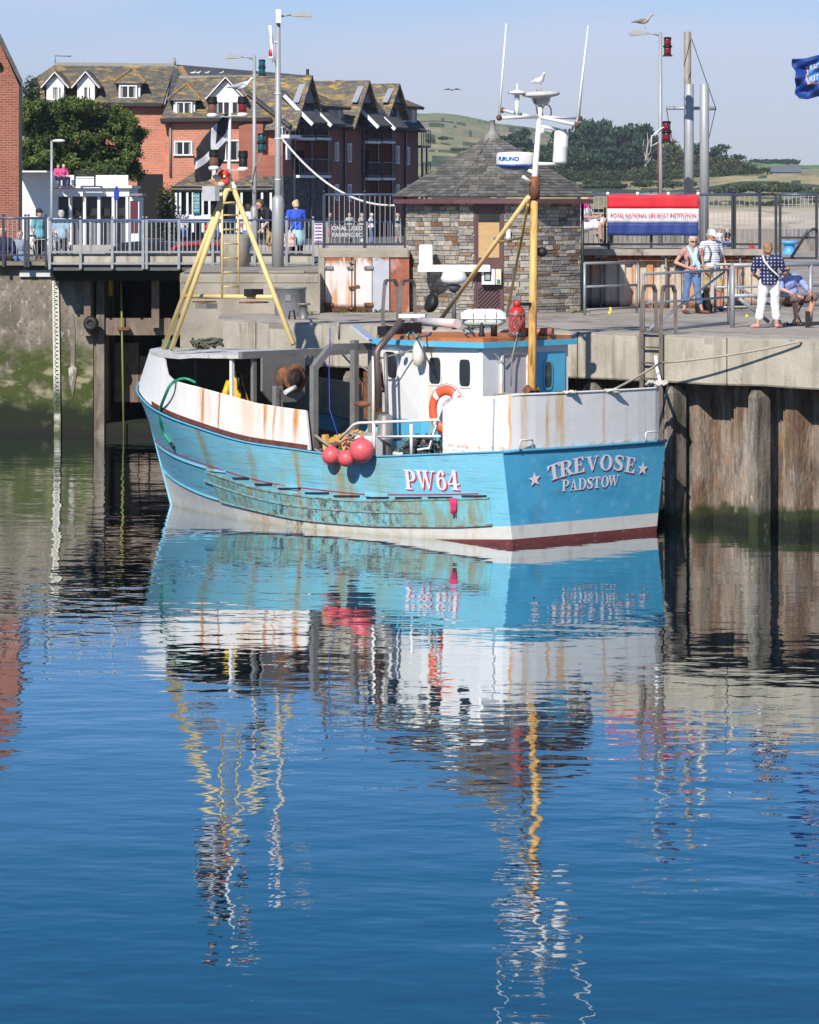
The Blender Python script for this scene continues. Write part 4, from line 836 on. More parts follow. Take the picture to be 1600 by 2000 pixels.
# main roof ridge
mb = MB(); rz_ = wz(700, 158)
mb.prism([(wl+.2, -.5, eav-.1), (wl+.2, 6.0, rz_+.3), (wl+.2, 12.5, eav-.1)], (-wl+7.5, 0, 0)); mb.slab([(.2, -.4, eav-.1), (8, -.4, eav-.1), (8, 3.4, eav+2.2), (1.8, 3.2, eav+2.1)], .15); mb.build('roof', mRoofD, Wg)
for (a, pk, b, pyk, pye) in ((552, 590, 612, 150, 235), (690, 703, 740, 160, 238), (745, 762, 775, 166, 240)):   # gables
    u0, u1, up = wu(a), wu(b), wu(pk); zk = wz(pk, pyk); zb = wz(pk, 195)
    gm = MB(); gm.prism([(up-1.5, -.4, zb-.2), (up+1.5, -.4, zb-.2), (up, -.4, zk)], (0, .4, 0)); gp = gm.build('gable', M('grey_render', (.30, .31, .35), .8), Wg)
    gm = MB(); gm.slab([(up-2.6, -.7, zb-1.9), (up, -.7, zk+.1), (up, 6.4, zk+.1), (up-2.6, 6.4, zb-1.9)], .15); gm.slab([(up+2.0, -.7, zb-1.2), (up, -.7, zk+.1), (up, 6.4, zk+.1), (up+2.0, 6.4, zb-1.2)], .15); gm.build('gable_roof', mRoofH, gp)
for (px, py) in ((570, 215), (607, 218), (700, 222), (733, 226)):      # raking white barge boards
    u = wu(px); z = wz(px, py); gm = MB(); gm.bar((u, -1.4, z-.9), (u, .5, z+.9), .12, .22); gm.build('bargeboard', mWin, Wg)
    gm = MB(); gm.slab([(u-.05, -1.5, z-.75), (u+2.2, -1.5, z-.75), (u+2.2, .8, z+1.25), (u-.05, .8, z+1.25)], .14); gm.build('lean_roof', mRoofD, Wg)
for (a, b) in ((600, 668), (752, 812)):                                 # dormer ranges
    u0, u1 = wu(a), wu(b); z = wz(a, 205); dm = wbx('dormer', u0+.4, u1, -.1, 2.6, z-1.3, z+.05, M('dormer_side', (.42, .45, .52), .6)); gm = MB()
    gm.slab([(u0-.1, -.5, z), (u1+.4, -.5, z), (u1-.6, 3.6, z+1.7), (u0+.3, 3.6, z+1.7)], .2); gm.build('dormer_roof', mRoofH, dm)
    n = 3
    for i in range(n):
        uc = u0+.4+(u1-u0-.4)*(i+.5)/n; wbx('window', uc-.35, uc+.35, -.16, -.08, z-1.05, z-.1, mWin); wbx('pane', uc-.27, uc+.27, -.19, -.15, z-.98, z-.18, mGlass)
    gm = MB(); gm.slab([(u0, -.6, eav), (u1+.6, -.6, eav), (u1+.6, .0, eav+.7), (u0, .0, eav+.7)], .12); gm.build('eave_roof', mRoofD, Wg)
def balcony(px0, px1, py_floor, out=1.3):
    u0, u1 = wu(px0), wu(px1); z = wz(px0, py_floor)
    b = wbx('balcony', u0, u1, -out*.3, 1.3, z-.16, z, mWin)
    mb = MB(); mb.bar((u0, -out*.3, z+1.0), (u1, -out*.3, z+1.0), .05); mb.bar((u0, -out*.3, z+.12), (u1, -out*.3, z+.12), .04)
    n = max(3, int((u1-u0)/.32))
    for i in range(n+1): mb.bar((u0+(u1-u0)*i/n, -out*.3, z), (u0+(u1-u0)*i/n, -out*.3, z+1.0), .035)
    mb.build('balustrade', mPostD, b); return b
for a, b in ((574, 604), (608, 636), (708, 733), (738, 762)):
    balcony(a, b, 268 if a < 700 else 275)
    balcony(a, b, 342 if a < 700 else 347)
    u0, u1 = wu(a), wu(b); 
    for zt, zb2 in ((226, 262), (285, 340)): wbx('balcony_window', u0+.3, u1-.3, 1.33, 1.39, wz(a, zb2), wz(a, zt+8), M('balcony_glass', (.03, .035, .03), .1))
wbx('white_band', -.1, wu(574), -.5, .1, wz(552, 270), wz(552, 263), mWin)
for px in (572, 605, 637, 707, 735, 763, 671, 790): wbx('downpipe', wu(px)-.06, wu(px)+.06, -.16, -.04, 0, eav, mPostD)
for (px, a, b) in ((562, 272, 312), (657, 278, 315), (682, 280, 317), (776, 285, 320), (796, 287, 322), (657, 360, 392), (682, 360, 394), (776, 360, 380), (795, 360, 376)):
    u = wu(px); f = wbx('window', u-.28, u+.28, -.08, .02, wz(px, b), wz(px, a), mWin); wbx('pane', u-.19, u+.19, -.11, -.07, wz(px, b)+.1, wz(px, a)-.1, M('sky_glass', (.10, .14, .20), .1), f)
mb = MB()
for z in (wz(817, 286), wz(817, 350)):
    mb.box((wl+.9, 1.5, z), (1.8, 3.4, .15))
    for i in range(6): mb.bar((wl+.1+i*.34, -.2, z), (wl+.1+i*.34, -.2, z+1.1), .04)
    mb.bar((wl, -.2, z+1.1), (wl+1.8, -.2, z+1.1), .06)
for u in (wl+.7, wl+1.6): mb.bar((u, .0, 0), (u, .0, wz(817, 286)), .1)
mb.build('end_balcony', mPostD, Wg)
mb = MB(); mb.tube([hp(601, 158, YH+14), hp(601, 135, YH+14)], .10); mb.build('flue', mBlack, H)
# white garden chairs on the balcony
for i, px in enumerate((556, 566, 583)):
    u = wu(px); p = Wg.matrix_basis @ Vector((u, .25, wz(px, 263)+.03)); t = thing('garden_chair', ['white plastic garden chair at the left on the hotel corner balcony', 'middle white plastic chair on the hotel corner balcony', 'right white plastic chair on the hotel corner balcony'][i], 'chair', p, wang+i*.5)
    mb = MB(); mb.box((0, 0, .42), (.5, .5, .05)); mb.build('seat', mWhite, t); mb = MB(); mb.box((0, .23, .75), (.5, .05, .6), bev=.02); mb.build('backrest', mWhite, t)
    for sx in (-1, 1):
        for sy in (-1, 1): mb = MB(); mb.bar((sx*.22, sy*.2, 0), (sx*.2, sy*.18, .42), .05); mb.build('leg', mWhite, t)
# low farm building far away
t = thing('farm_house', 'distant low grey-roofed farm buildings beyond the dunes at the right', 'building', P(1537, 346, 1000)); 
mb = MB(); mb.box((0, 3, .6), (8, 5, 1.8)); mb.build('wall', M('grey_wall', (.35, .33, .30), .8), t)
mb = MB(); mb.prism([(-4.3, 0, 1.4), (-4.3, 3, 3.1), (-4.3, 6, 1.4)], (8.6, 0, 0)); mb.build('roof', M('blue_slate', (.13, .15, .18), .7), t)
# ============================================================ street furniture: lamps, signals, steel tubes
mPole = M('grey_pole', (.36, .37, .38), .5, .2, var=.12, vs=(2, 2, 1))
mLensG = M('green_lens', (.0, .11, .13), .15, spec=.7, var=.1); mLensR = M('red_lens', (.20, .005, .012), .15, spec=.7, var=.1)
def signal(label, px, py0, py1, Y, lens, group='double harbour signal lanterns on poles'):
    a, b = P(px, py0, Y), P(px, py1, Y); h = a.z-b.z; t = thing('signal_lantern', label, 'signal light', (b.x, b.y, b.z), 0, group); r = h*.2
    mb = MB(); mb.lathe([(r*1.35, 0), (r*1.2, .05*h), (r*.9, .09*h)], n=14); mb.lathe([(r*1.15, .46*h), (r*1.25, .5*h), (r*1.1, .56*h)], n=14); mb.lathe([(r*.9, .9*h), (r*1.15, .93*h), (r*.9, .98*h), (r*.3, h)], n=14)
    for k in range(4): mb.bar((r*.95*cos(k*pi/2+.4), r*.95*sin(k*pi/2+.4), .05*h), (r*.95*cos(k*pi/2+.4), r*.95*sin(k*pi/2+.4), .95*h), .015)
    mb.build('housing', mBlack, t)
    for z0, z1 in ((.09, .46), (.56, .9)): m2 = MB(); m2.lathe([(r*.8, z0*h), (r*.92, (z0+.05)*h), (r*.92, (z1-.05)*h), (r*.8, z1*h)], n=14); m2.build('lens', lens, t)
    mb = MB(); mb.bar((0, 0, .03*h), (-.14, 0, .03*h), .04); mb.build('bracket', mPole, t); return t
def lantern_head(t, x0, z, ln, side):
    """flat street lantern on an arm from x0"""
    mb = MB(); mb.tube([(0, 0, z-.05), (side*.18, 0, z), (side*.35, 0, z+.02)], .025); mb.build('arm', mPole, t)
    mb = MB(); a = side*.33; w = .12
    pr = [(a, -.03), (a+side*ln, -.04), (a+side*ln, .03), (a+side*ln*.6, .09), (a, .04)]
    mb.prism([(x, -w/2-.02, z+q) for x, q in pr], (0, w+.04, 0)); h_ = mb.build('lantern', mPole, t)
    mb = MB(); mb.box((a+side*ln*.6, 0, z-.055), (ln*.6, .12, .03)); mb.build('lens', M('lamp_lens', (.6, .6, .58), .3), h_)
def lamp_pole(label, px, ytop, ybase, Y, r, side, ln, z0, sleeve=None, group='street lamp poles on the harbour'):
    t = thing('street_lamp', label, 'street lamp', (XL(px, Y), Y, z0), 0, group); zt = HC-(ytop-400)*Y/F-z0
    mb = MB(); mb.tube([(0, 0, 0), (0, 0, zt*.45), (0, 0, zt)], [r*1.15, r, r*.8], 14); mb.build('pole', mPole, t)
    if sleeve: mb = MB(); mb.tube([(0, 0, 0), (0, 0, sleeve), (0, 0, sleeve+.08)], [r*1.9, r*1.9, r*1.1], 16); mb.build('base_sleeve', mPole, t)
    if side: lantern_head(t, 0, zt-.05, ln, side)
    return t, zt
YL = 93.5
t, zt = lamp_pole('shorter grey street lamp with its lantern pointing left, left of the taller one', 497, 108, 500, YL, .055, -1, .42, 4.3, 1.5)
mb = MB(); mb.tube([(0, -.07, 1.9), (-.1, -.1, 2.1), (.02, -.08, 2.6), (.2, -.05, 2.9)], .015); mb.ball((-.08, -.1, 2.2), .05, 6); mb.build('cable', mRope, t)
signal('green double signal lantern above the hotel roof, upper one of the two', 512, 116, 148, YL, mLensG); signal('green double signal lantern hanging halfway up the shorter lamp post', 511, 260, 298, YL, mLensG)
YT = 87.5
t, zt = lamp_pole('tallest grey lamp post with white boxes and a lantern pointing right', 543, 26, 528, YT, .078, 1, .50, 4.3, 1.75)
mb = MB(); mb.box((.02, -.12, zt-.08), (.13, .12, .33)); mb.build('white_box', mWhite, t)
mb = MB(); mb.tube([(-.14, -.1, zt-.75), (-.19, -.1, zt-.30)], .045); mb.tube([(-.10, -.12, zt-1.2), (-.17, -.12, zt-.62)], .035); mb.bar((0, -.05, zt-.7), (-.15, -.1, zt-.7), .03); mb.build('aerials', mWhite, t)
mb = MB(); mb.lathe([(.07, 0), (.08, .04), (.05, .06)], (-.16, -.1, zt-1.12)); mb.build('lamp_base', mWhite, t)
mb = MB(); mb.lathe([(.055, 0), (.06, .02), (.06, .15), (.04, .17)], (-.16, -.1, zt-1.06)); mb.build('red_light', M('bright_red_lens', (.55, .01, .02), .3), t)
for z in (4.3, 3.2, 2.2): mb = MB(); mb.lathe([(.085, 0), (.085, .03)], (0, 0, z)); mb.build('band', mWhite, t)
t, zt = lamp_pole('grey street lamp at right with a gull standing on its lantern', 1290, 62, 480, 90, .052, -1, .46, WZ)
mb = MB(); mb.tube([(-.06, -.06, 1.0), (-.06, -.06, 2.6)], .015); mb.build('conduit', M('red_conduit', (.22, .05, .03), .5), t)
mb = MB(); mb.tube([(-.05, -.06, 2.6), (-.25, -.08, 2.5), (-.22, -.08, 2.75), (.02, -.07, 2.95), (.15, -.05, 3.0)], .014); mb.build('cable', mWhite, t)
signal('upper dark red double signal lantern on the right-hand lamp post', 1304, 72, 110, 90, mLensR); signal('lower dark red double signal lantern on the right-hand lamp post', 1302, 236, 279, 90, mLensR)
# steel tubes
def tube_pole(label, px, py0, z0, Y, r, m=mPole):
    t = thing('steel_tube', label, 'pole', (XL(px, Y), Y, z0), 0, 'thick steel tube poles behind the walkway'); z1 = HC-(py0-400)*Y/F-z0
    mb = MB(); mb.tube([(0, 0, 0), (0, 0, z1-.01), (0, 0, z1)], [r, r, r*.9], 20); mb.build('tube', m, t); return t
k92 = 92/F
mTubeW = M('worn_tube_paint', (.33, .31, .28), .6, .1, var=.2, layers=[dict(c=(.24, .19, .15), s=(2, 2, .6), lo=.45, hi=.6)])
tube_pole('tallest brown-grey steel tube, wire tied at its top, behind the other two', 1343, 62, WZ, 93, .095, mTubeW)
tube_pole('thick pale steel tube, the left one of the two of equal height', 1346, 164, WZ, 92, .122); tube_pole('thick pale steel tube, the right one of the two of equal height', 1376, 164, WZ, 90, .118)
mb = MB(); mb.tube([P(1301, 211, 92.6), P(1399, 212, 92.6)], .045); tag(mb.build('crossarm', mPole), 'horizontal steel crossarm behind the two thick tubes', 'crossarm')
for i, (a, b, lb) in enumerate(((( 1351, 76), (1398, 211), 'thin wire from the tall tube down to the right end of the crossarm'), ((1398, 212), (1380, 290), 'thin wire running down from the right end of the crossarm'), ((1302, 213), (1318, 300), 'thin wire running down from the left end of the crossarm'), ((1349, 78), (1336, 130), 'short stay wire hanging along the tall tube'))):
    mb = MB(); mb.tube([P(*a, 92.5), P(*b, 92.5)], .010, 4); tag(mb.build('wire', mBlack), lb, 'wire')
mb = MB(); mb.tube(sag(P(549, 268, YT), P(773, 401, 81.5), .45, 24), .026, 6); tag(mb.build('overhead_cable', mWhite), 'thick white cable sagging from the tall lamp post to the hut roof', 'cable')
# small lamp in front of the kiosk, blue sign
t = thing('street_lamp', 'small white lamp post in front of the kiosk', 'street lamp', XZ(101, 3.5, 150)); zt = HC-(275-400)*150/F-3.5
mb = MB(); mb.tube([(0, 0, 0), (0, 0, zt)], [.08, .05], 8); mb.build('pole', mPole, t); mb = MB(); mb.ball((.30, 0, zt), (.28, .12, .07), 10); mb.build('lantern', mWhite, t)
t = thing('blue_sign', 'small blue sign on a post in front of the kiosk bays', 'sign', XZ(228, 3.5, 160)); mb = MB(); mb.tube([(0, 0, 0), (0, 0, 2.9)], .04, 6); mb.build('post', mPole, t)
mb = MB(); mb.box((0, -.05, 2.85), (.24, .05, .42), bev=.02); mb.ball((0, -.05, 3.15), (.07, .04, .09), 8); mb.build('panel', M('sign_blue', (.02, .06, .35), .4), t)

# ------------------------------------------------------------ vegetation
def leaf_crown(mb, blobs, n, size, r, flat=0.0, cols=None):
    tot = sum(b[3]*b[4]*b[5] for b in blobs)
    for (cx_, cy_, cz_, rx, ry, rz_) in blobs:
        k = int(n*rx*ry*rz_/tot)
        tone = r.uniform(.5, 1.5)
        for _ in range(k):
            v = Vector((r.gauss(0, 1), r.gauss(0, 1), r.gauss(0, 1))).normalized(); q = r.random()**.33*(1+.15*r.gauss(0, 1)); q = q*(1.28 if r.random() < .05 else 1)
            p = Vector((cx_+v.x*rx*q, cy_+v.y*ry*q, cz_+v.z*rz_*q))
            nn = (v+Vector((r.gauss(0, .6), r.gauss(0, .6), r.gauss(0, .6)))).normalized(); x = nn.orthogonal().normalized(); y = nn.cross(x)
            a = r.uniform(0, 6.3); x, y = x*cos(a)+y*sin(a), y*cos(a)-x*sin(a); s = size*r.uniform(.5, 1.3)
            c = r.choice(cols); t2 = tone*r.uniform(.75, 1.25)
            mb.add([p-x*s*.5, p+y*s*.35, p+x*s*.6, p-y*s*.3], [(0, 1, 2, 3)], 0, (c[0]*t2, c[1]*t2, c[2]*t2))
mLeaf = M('leaves', (.06, .09, .03), .7, attr='Col', var=.2, vs=(.6, .6, .6), spec=.2)
mBark = M('bark', (.09, .075, .06), .9)
mBone = M('dead_pale_bark', (.40, .35, .32), .9)
GREEN = [(.050, .085, .018), (.035, .065, .014), (.075, .11, .025), (.095, .125, .03)]
PINE = [(.020, .045, .030), (.028, .055, .033), (.038, .065, .035)]
OLIVE = [(.07, .085, .03), (.09, .095, .04), (.06, .06, .028)]
def tree_big():
    r = random.Random(11); Y = 206; k = Y/F; t = thing('garden_tree', 'dense dark green tree mass between the kiosk and the brick hotel', 'tree', (XL(160, Y), Y, 3.7))
    mb = MB(); X0 = XL(160, Y); bl = []
    for (px, py, rpx, rpy) in ((70, 250, 30, 45), (60, 300, 26, 40), (105, 240, 38, 42), (150, 235, 40, 36), (200, 240, 38, 38), (238, 252, 32, 38), (258, 285, 20, 30), (120, 290, 42, 45), (180, 300, 45, 42), (230, 310, 36, 34), (90, 330, 40, 30), (150, 335, 50, 25), (210, 335, 45, 25), (250, 330, 28, 25), (50, 205, 8, 12), (85, 212, 16, 12), (268, 262, 9, 12), (225, 222, 16, 12), (245, 232, 14, 12), (135, 205, 18, 8), (180, 207, 16, 8)):
        bl.append(((px-160)*k, r.uniform(-1.2, 1.2), HC-(py-400)*k-3.7, rpx*k, 1.6+rpx*k*.3, rpy*k))
    core = list(bl)
    for b in core: mb2 = None
    bl = [(b[0], b[1]+.6, b[2], b[3]*.82, b[4]*.7, b[5]*.82) for b in core]; leaf_crown(mb, bl, 30000, .21, r, cols=[(.030, .050, .014), (.040, .065, .018)])
    sm2 = []
    for _ in range(150):
        b = r.choice(core); a = r.uniform(0, 6.28); q = r.uniform(.55, 1.02); sm2.append((b[0]+b[3]*q*cos(a), b[1]-b[4]*r.uniform(.2, .9), b[2]+b[5]*q*sin(a), r.uniform(.22, .48), r.uniform(.25, .45), r.uniform(.20, .42)))
    leaf_crown(mb, sm2, 26000, .15, r, cols=GREEN+[(.085, .12, .03), (.11, .14, .035)]); mb.build('crown', mLeaf, t)
    mb = MB()
    for px in (90, 150, 215): mb.tube([((px-160)*k, 0, 0), ((px-158)*k, .2, 1.4), ((px-165)*k, 0, 3)], [.22, .18, .08]); mb.tube([((px-158)*k, .2, 1.2), ((px-140)*k, .4, 3.2)], [.12, .05])
    mb.build('trunk', mBark, t)
    mb = MB(); r = random.Random(5); t = thing('climbing_plant', 'dark creeper hanging on the upper left corner of the hotel roof', 'plant', P(66, 205, YH+1)); leaf_crown(mb, [(-.2, .5, .6, .6, .8, 1.2), (-.5, .5, -1, .7, .8, .9), (.3, .5, -.6, .5, .6, .8)], 3000, .16, r, cols=[(.02, .035, .012)]); mb.build('foliage', mLeaf, t)
    mb = MB(); mb.tube([(0, .5, -3), (.1, .5, 0), (-.2, .5, 1.2)], .05); mb.build('stem', mBark, t)
    t = thing('garden_shrub', 'dark shrub at the left end of the cafe canopy', 'shrub', XZ(325, 3.6, 215)); mb = MB(); leaf_crown(mb, [(0, 0, 2.2, .6, .6, 1.3), (.1, 0, 1, .6, .6, 1)], 2500, .14, r, cols=GREEN); mb.build('foliage', mLeaf, t); mb = MB(); mb.tube([(0, 0, 0), (0, 0, 2)], .06); mb.build('stem', mBark, t)
tree_big()
def far_trees():
    r = random.Random(21)
    def crown_mesh(kind, seed):
        r = random.Random(seed); mb = MB()
        if kind == 'pine':
            bl = []
            for i in range(9):
                z = .45+.5*i/8; a = r.uniform(0, 6.3); q = (.32 if i < 6 else .2)*r.uniform(.5, 1)
                bl.append((cos(a)*q, sin(a)*q, z, .22+.1*r.random(), .22, .07+.04*r.random()))
            leaf_crown(mb, bl, 900, .10, r, cols=PINE)
        else:
            bl = [(r.uniform(-.3, .3), r.uniform(-.3, .3), r.uniform(.35, .75), r.uniform(.18, .32), .28, r.uniform(.14, .26)) for i in range(9)]
            leaf_crown(mb, bl, 900, .09, r, cols=OLIVE if kind == 'olive' else GREEN[:3]+PINE[:1])
        o = mb.build('crown', mLeaf); me = o.data; bpy.data.objects.remove(o); return me
    cm = {(k, s): crown_mesh(k, s) for k in ('pine', 'olive', 'green') for s in (1, 2, 3)}
    mb = MB(); mb.tube([(0, 0, 0), (.02, 0, .5), (0, 0, .9)], [.03, .022, .01], 6); mb.tube([(.02, 0, .45), (.18, .05, .75)], [.015, .006], 5); mb.tube([(.0, 0, .55), (-.18, .0, .8)], [.015, .006], 5)
    o = mb.build('trunk', mBark); tme = o.data; bpy.data.objects.remove(o)
    L_ = {'pine': 'dark spreading pine', 'olive': 'olive brown rounded tree', 'green': 'mid green rounded tree'}
    spec = []
    # skyline: (px, top row, base row, width px, kind)
    for a in ((1000, 268, 335, 70, 'pine'), (1022, 262, 335, 60, 'pine'), (1075, 278, 340, 60, 'green'), (1098, 268, 340, 50, 'pine'), (1118, 262, 340, 66, 'pine'), (1150, 246, 342, 62, 'pine'), (1168, 244, 342, 60, 'pine'), (1195, 256, 344, 64, 'pine'), (1222, 254, 345, 60, 'pine'), (1248, 255, 345, 58, 'pine'), (1268, 254, 345, 44, 'pine'),
              (1298, 268, 346, 46, 'olive'), (1318, 278, 347, 40, 'green'), (1340, 290, 350, 42, 'olive'), (1362, 288, 350, 46, 'pine'), (1386, 304, 352, 50, 'olive'), (1402, 290, 350, 44, 'pine'), (1425, 306, 350, 46, 'olive'), (1440, 306, 350, 36, 'pine'), (1455, 312, 350, 38, 'green'), (1478, 325, 346, 34, 'green'), (1500, 326, 344, 40, 'green'), (1415, 312, 351, 50, 'olive')):
        spec.append(a+(1080+r.uniform(-30, 30),))
    for a in ((1120, 300, 352, 56, 'green'), (1160, 304, 354, 60, 'olive'), (1190, 310, 355, 50, 'green'), (1222, 305, 352, 60, 'olive'), (1255, 310, 352, 54, 'green'), (1300, 316, 352, 50, 'olive'), (1330, 318, 352, 44, 'green'), (1048, 290, 344, 60, 'green'), (1020, 305, 346, 60, 'olive'), (1085, 306, 348, 56, 'olive'), (1370, 322, 353, 50, 'olive'), (1140, 282, 350, 58, 'green'), (1205, 288, 350, 60, 'green'), (1240, 284, 350, 50, 'pine'), (1178, 276, 350, 60, 'pine')):
        spec.append(a+(1035+r.uniform(-12, 12),))
    for i, (px, y0, y1, w, kind, Y) in enumerate(spec):
        k = Y/F; h = (y1-y0)*k*1.04; c = P(px, y1, Y)
        o = bpy.data.objects.new({'pine': 'pine_tree', 'olive': 'round_tree', 'green': 'broadleaf_tree'}[kind], None); C.objects.link(o)
        o.matrix_basis = Matrix.Translation(c) @ Matrix.Rotation(r.uniform(0, 6.3), 4, 'Z') @ Matrix.Diagonal((w*k*1.25, w*k*1.25, h*1.05, 1))
        wh_ = lambda q: 'over the hut roof' if q < 1110 else ('left of the right lamp post' if q < 1285 else ('behind the steel tubes' if q < 1400 else 'right of the steel tubes'))
        where = wh_(px)
        front = 'in front of the wood' if Y < 1050 else 'on the skyline'
        same = sorted([s_[0] for s_ in spec if s_[4] == kind and (s_[5] < 1050) == (Y < 1050) and wh_(s_[0]) == where]); n_ = len(same); j_ = same.index(px)
        o_ = '' if n_ == 1 else ('leftmost ' if j_ == 0 else 'rightmost ' if j_ == n_-1 else ['', 'second ', 'third ', 'fourth ', 'fifth ', 'sixth '][j_])
        tag(o, f'{o_}{L_[kind]} {front} {where}', 'tree', f'{kind} trees of the far wood')
        for nm, me in (('crown', cm[(kind, 1+i % 3)]), ('trunk', tme)):
            q = bpy.data.objects.new(nm, me); C.objects.link(q); q.parent = o
    t = thing('dead_tree', 'bare pale dead tree standing at the edge of the pines', 'tree', P(1262, 346, 1025)); k = 1025/F; mb = MB()
    mb.tube([(0, 0, 0), (-1*k, 0, 30*k), (4*k, 0, 70*k), (2*k, 0, 88*k)], [.45, .35, .2, .05], 6)
    for (a, b, c) in (((0, 35), (-6, 55), (-4, 75)), ((2, 40), (9, 50), (12, 72)), ((3, 60), (9, 74), (10, 84)), ((0, 25), (8, 34), (10, 40))): mb.tube([(a[0]*k, 0, a[1]*k), (b[0]*k, .5, b[1]*k), (c[0]*k, .2, c[1]*k)], [.22, .14, .04], 5)
    mb.build('trunk', mBone, t)
    # scrub mass under the wood, and bramble patches on the dunes
    mb = MB(); bl = []
    for i in range(70):
        px = r.uniform(990, 1480); Y = r.uniform(985, 1060); yb = 352 if px < 1330 else 350
        c = P(px, yb, Y); bl.append((c.x, c.y, c.z+1.2, r.uniform(3, 7), 4, r.uniform(1.5, 3.2)))
    leaf_crown(mb, bl, 16000, .9, r, cols=[(.045, .06, .025), (.06, .07, .03), (.035, .05, .022)]); struct(mb.build('woodland_scrub', mLeaf), 'stuff', 'dark tangled scrub at the foot of the far wood')
    mb = MB(); bl = []
    for (px, py, rx, ry, Y) in ((1200, 362, 60, 5, 900), (1270, 357, 40, 7, 905), (1330, 356, 26, 5, 905), (1180, 355, 30, 5, 930), (1470, 366, 45, 8, 850), (1505, 360, 40, 6, 860), (1410, 372, 30, 6, 850), (1570, 368, 40, 6, 850), (1590, 374, 30, 4, 840), (845, 272, 10, 4, 1400), (870, 268, 14, 3, 1400), (900, 290, 14, 4, 1300), (1480, 395, 30, 3, 800), (1560, 392, 50, 3, 800)):
        for j in range(6):
            c = P(px+r.uniform(-rx, rx), py+2+r.uniform(-1, 1), Y); bl.append((c.x, c.y, c.z, r.uniform(.25, .5)*rx*Y/F, 4, ry*Y/F*.8))
    leaf_crown(mb, bl, 12000, .8, r, cols=[(.045, .065, .025), (.055, .07, .03), (.035, .052, .022)]); struct(mb.build('bramble_scrub', mLeaf), 'stuff', 'low dark bramble patches on the dunes')
    mb = MB(); bl = []
    for px in range(1470, 1560, 6): c = P(px, 320, 1930); bl.append((c.x, c.y, c.z+1, 3, 2, 1.6))
    leaf_crown(mb, bl, 1500, 1.2, r, cols=PINE); struct(mb.build('far_hedge', mLeaf), 'stuff', 'dark hedge along the top of the far green field')
far_trees()
# tufts along quay foot
mb = MB(); r = random.Random(9)
for (px, z, Y) in ((1135, 3.5, 79.6), (665, 3.5, 79.9), (700, 3.5, 79.9), (745, 3.5, 79.9), (1380, 3.5, 82.6), (1440, 3.5, 82.6), (1540, 3.5, 71.5), (600, 3.5, 79.1), (1590, 3.5, 71.8)):
    c = XZ(px, z, Y); leaf_crown(mb, [(c.x, c.y-.1, c.z+.02, .3, .08, .05)], 60, .06, r, cols=[(.09, .15, .03), (.12, .15, .04)])
struct(mb.build('weeds', mLeaf), 'stuff', 'small green weeds along the foot of the walls')

# ------------------------------------------------------------ cars beyond the bridge
def car(label, px, Y, z, paint, ln=4.2, rz=0):
    t = thing('parked_car', label, 'car', (XL(px, Y), Y, z), rz, 'cars parked beyond the footbridge'); w = 1.7
    pr = [(-ln/2, .35), (-ln/2, .75), (-ln*.42, .92), (-ln*.30, .95), (-ln*.17, 1.38), (ln*.02, 1.45), (ln*.2, 1.40), (ln*.36, .98), (ln*.47, .9), (ln/2, .7), (ln/2, .35)]
    mb = MB(); N = len(pr); sec = [(-w/2, 1.0, 0), (-w/2+.08, 1, .03), (w/2-.08, 1, .03), (w/2, 1, 0)]; vs = []
    for y, s, dz in sec:
        for x, z_ in pr: vs.append((x*s*(1 if dz else .985), y, z_+(dz if z_ > .9 else 0)-(.02 if not dz else 0)))
    fs = [(j*N+i, j*N+(i+1) % N, (j+1)*N+(i+1) % N, (j+1)*N+i) for j in range(3) for i in range(N)]+[tuple(range(N)), tuple(3*N+i for i in range(N-1, -1, -1))]
    mb.add(vs, fs); mb.build('body', M('paint_'+paint[0], paint[1], .25, .1, coat=.6, var=.03), t)
    mb = MB(); g = [(-ln*.28, .97), (-ln*.16, 1.34), (ln*.02, 1.40), (ln*.19, 1.35), (ln*.33, 1.0)]
    for s in (-1, 1): mb = MB(); mb.prism([(x, s*w/2+(.0 if s < 0 else -.012), z_) for x, z_ in g], (0, s*.012, 0)); mb.build('window', mGlass, t)
    mb = MB(); mb.add([(ln*.215, -w/2+.15, 1.40), (ln*.215, w/2-.15, 1.40), (ln*.355, w/2-.1, 1.02), (ln*.355, -w/2+.1, 1.02)], [(0, 1, 2, 3)]); mb.build('windscreen', mGlass, t)
    for sx in (-.31, .31):
        for s in (-1, 1): mb = MB(); mb.lathe([(.30, -.1), (.32, -.06), (.32, .06), (.2, .1)], (sx*ln, s*(w/2-.06), .32), (0, 1, 0), 16); wl_ = mb.build('wheel', mBlack, t); m2 = MB(); m2.lathe([(.19, 0), (.18, .03)], (sx*ln, s*(w/2-.06)+s*.09, .32), (0, s, 0), 12); m2.build('rim', mSteelG, wl_)
car('dark estate car seen through the footbridge railing, leftmost car', 285, 108, 3.35, ('navy', (.02, .03, .05)), 4.4); car('red car seen through the bridge railing beside the dark car', 395, 107, 3.33, ('red', (.42, .02, .03)), 4.2)
# ============================================================ THE BOAT (local frame: x forward from the transom, y to port, z up from the waterline)
def interp(x, xs, ys):
    if x <= xs[0]: return ys[0]
    for a, b, c, d in zip(xs, xs[1:], ys, ys[1:]):
        if x <= b: return c+(d-c)*(x-a)/(b-a)
    return ys[-1]
BO = Vector((3.03, 63.45, 0)); BA = R(137.47)
BM = Matrix.Translation(BO) @ Matrix.Rotation(BA, 4, 'Z')
boat = thing('fishing_boat', 'light blue and white wooden fishing boat with yellow gantry and mast, moored along the quay', 'fishing boat', BO, BA)
TW = [0, .02, .2, .38, .48, .68, .83, .93, 1.0]; BWL = [1.85, 1.87, 1.93, 1.97, 1.95, 1.45, .84, .36, .02]
TS = [0, .2, .4, .6, .75, .85, .93, .975, 1.0]; BSH = [2.1, 2.2, 2.25, 2.2, 1.93, 1.5, .93, .42, .03]
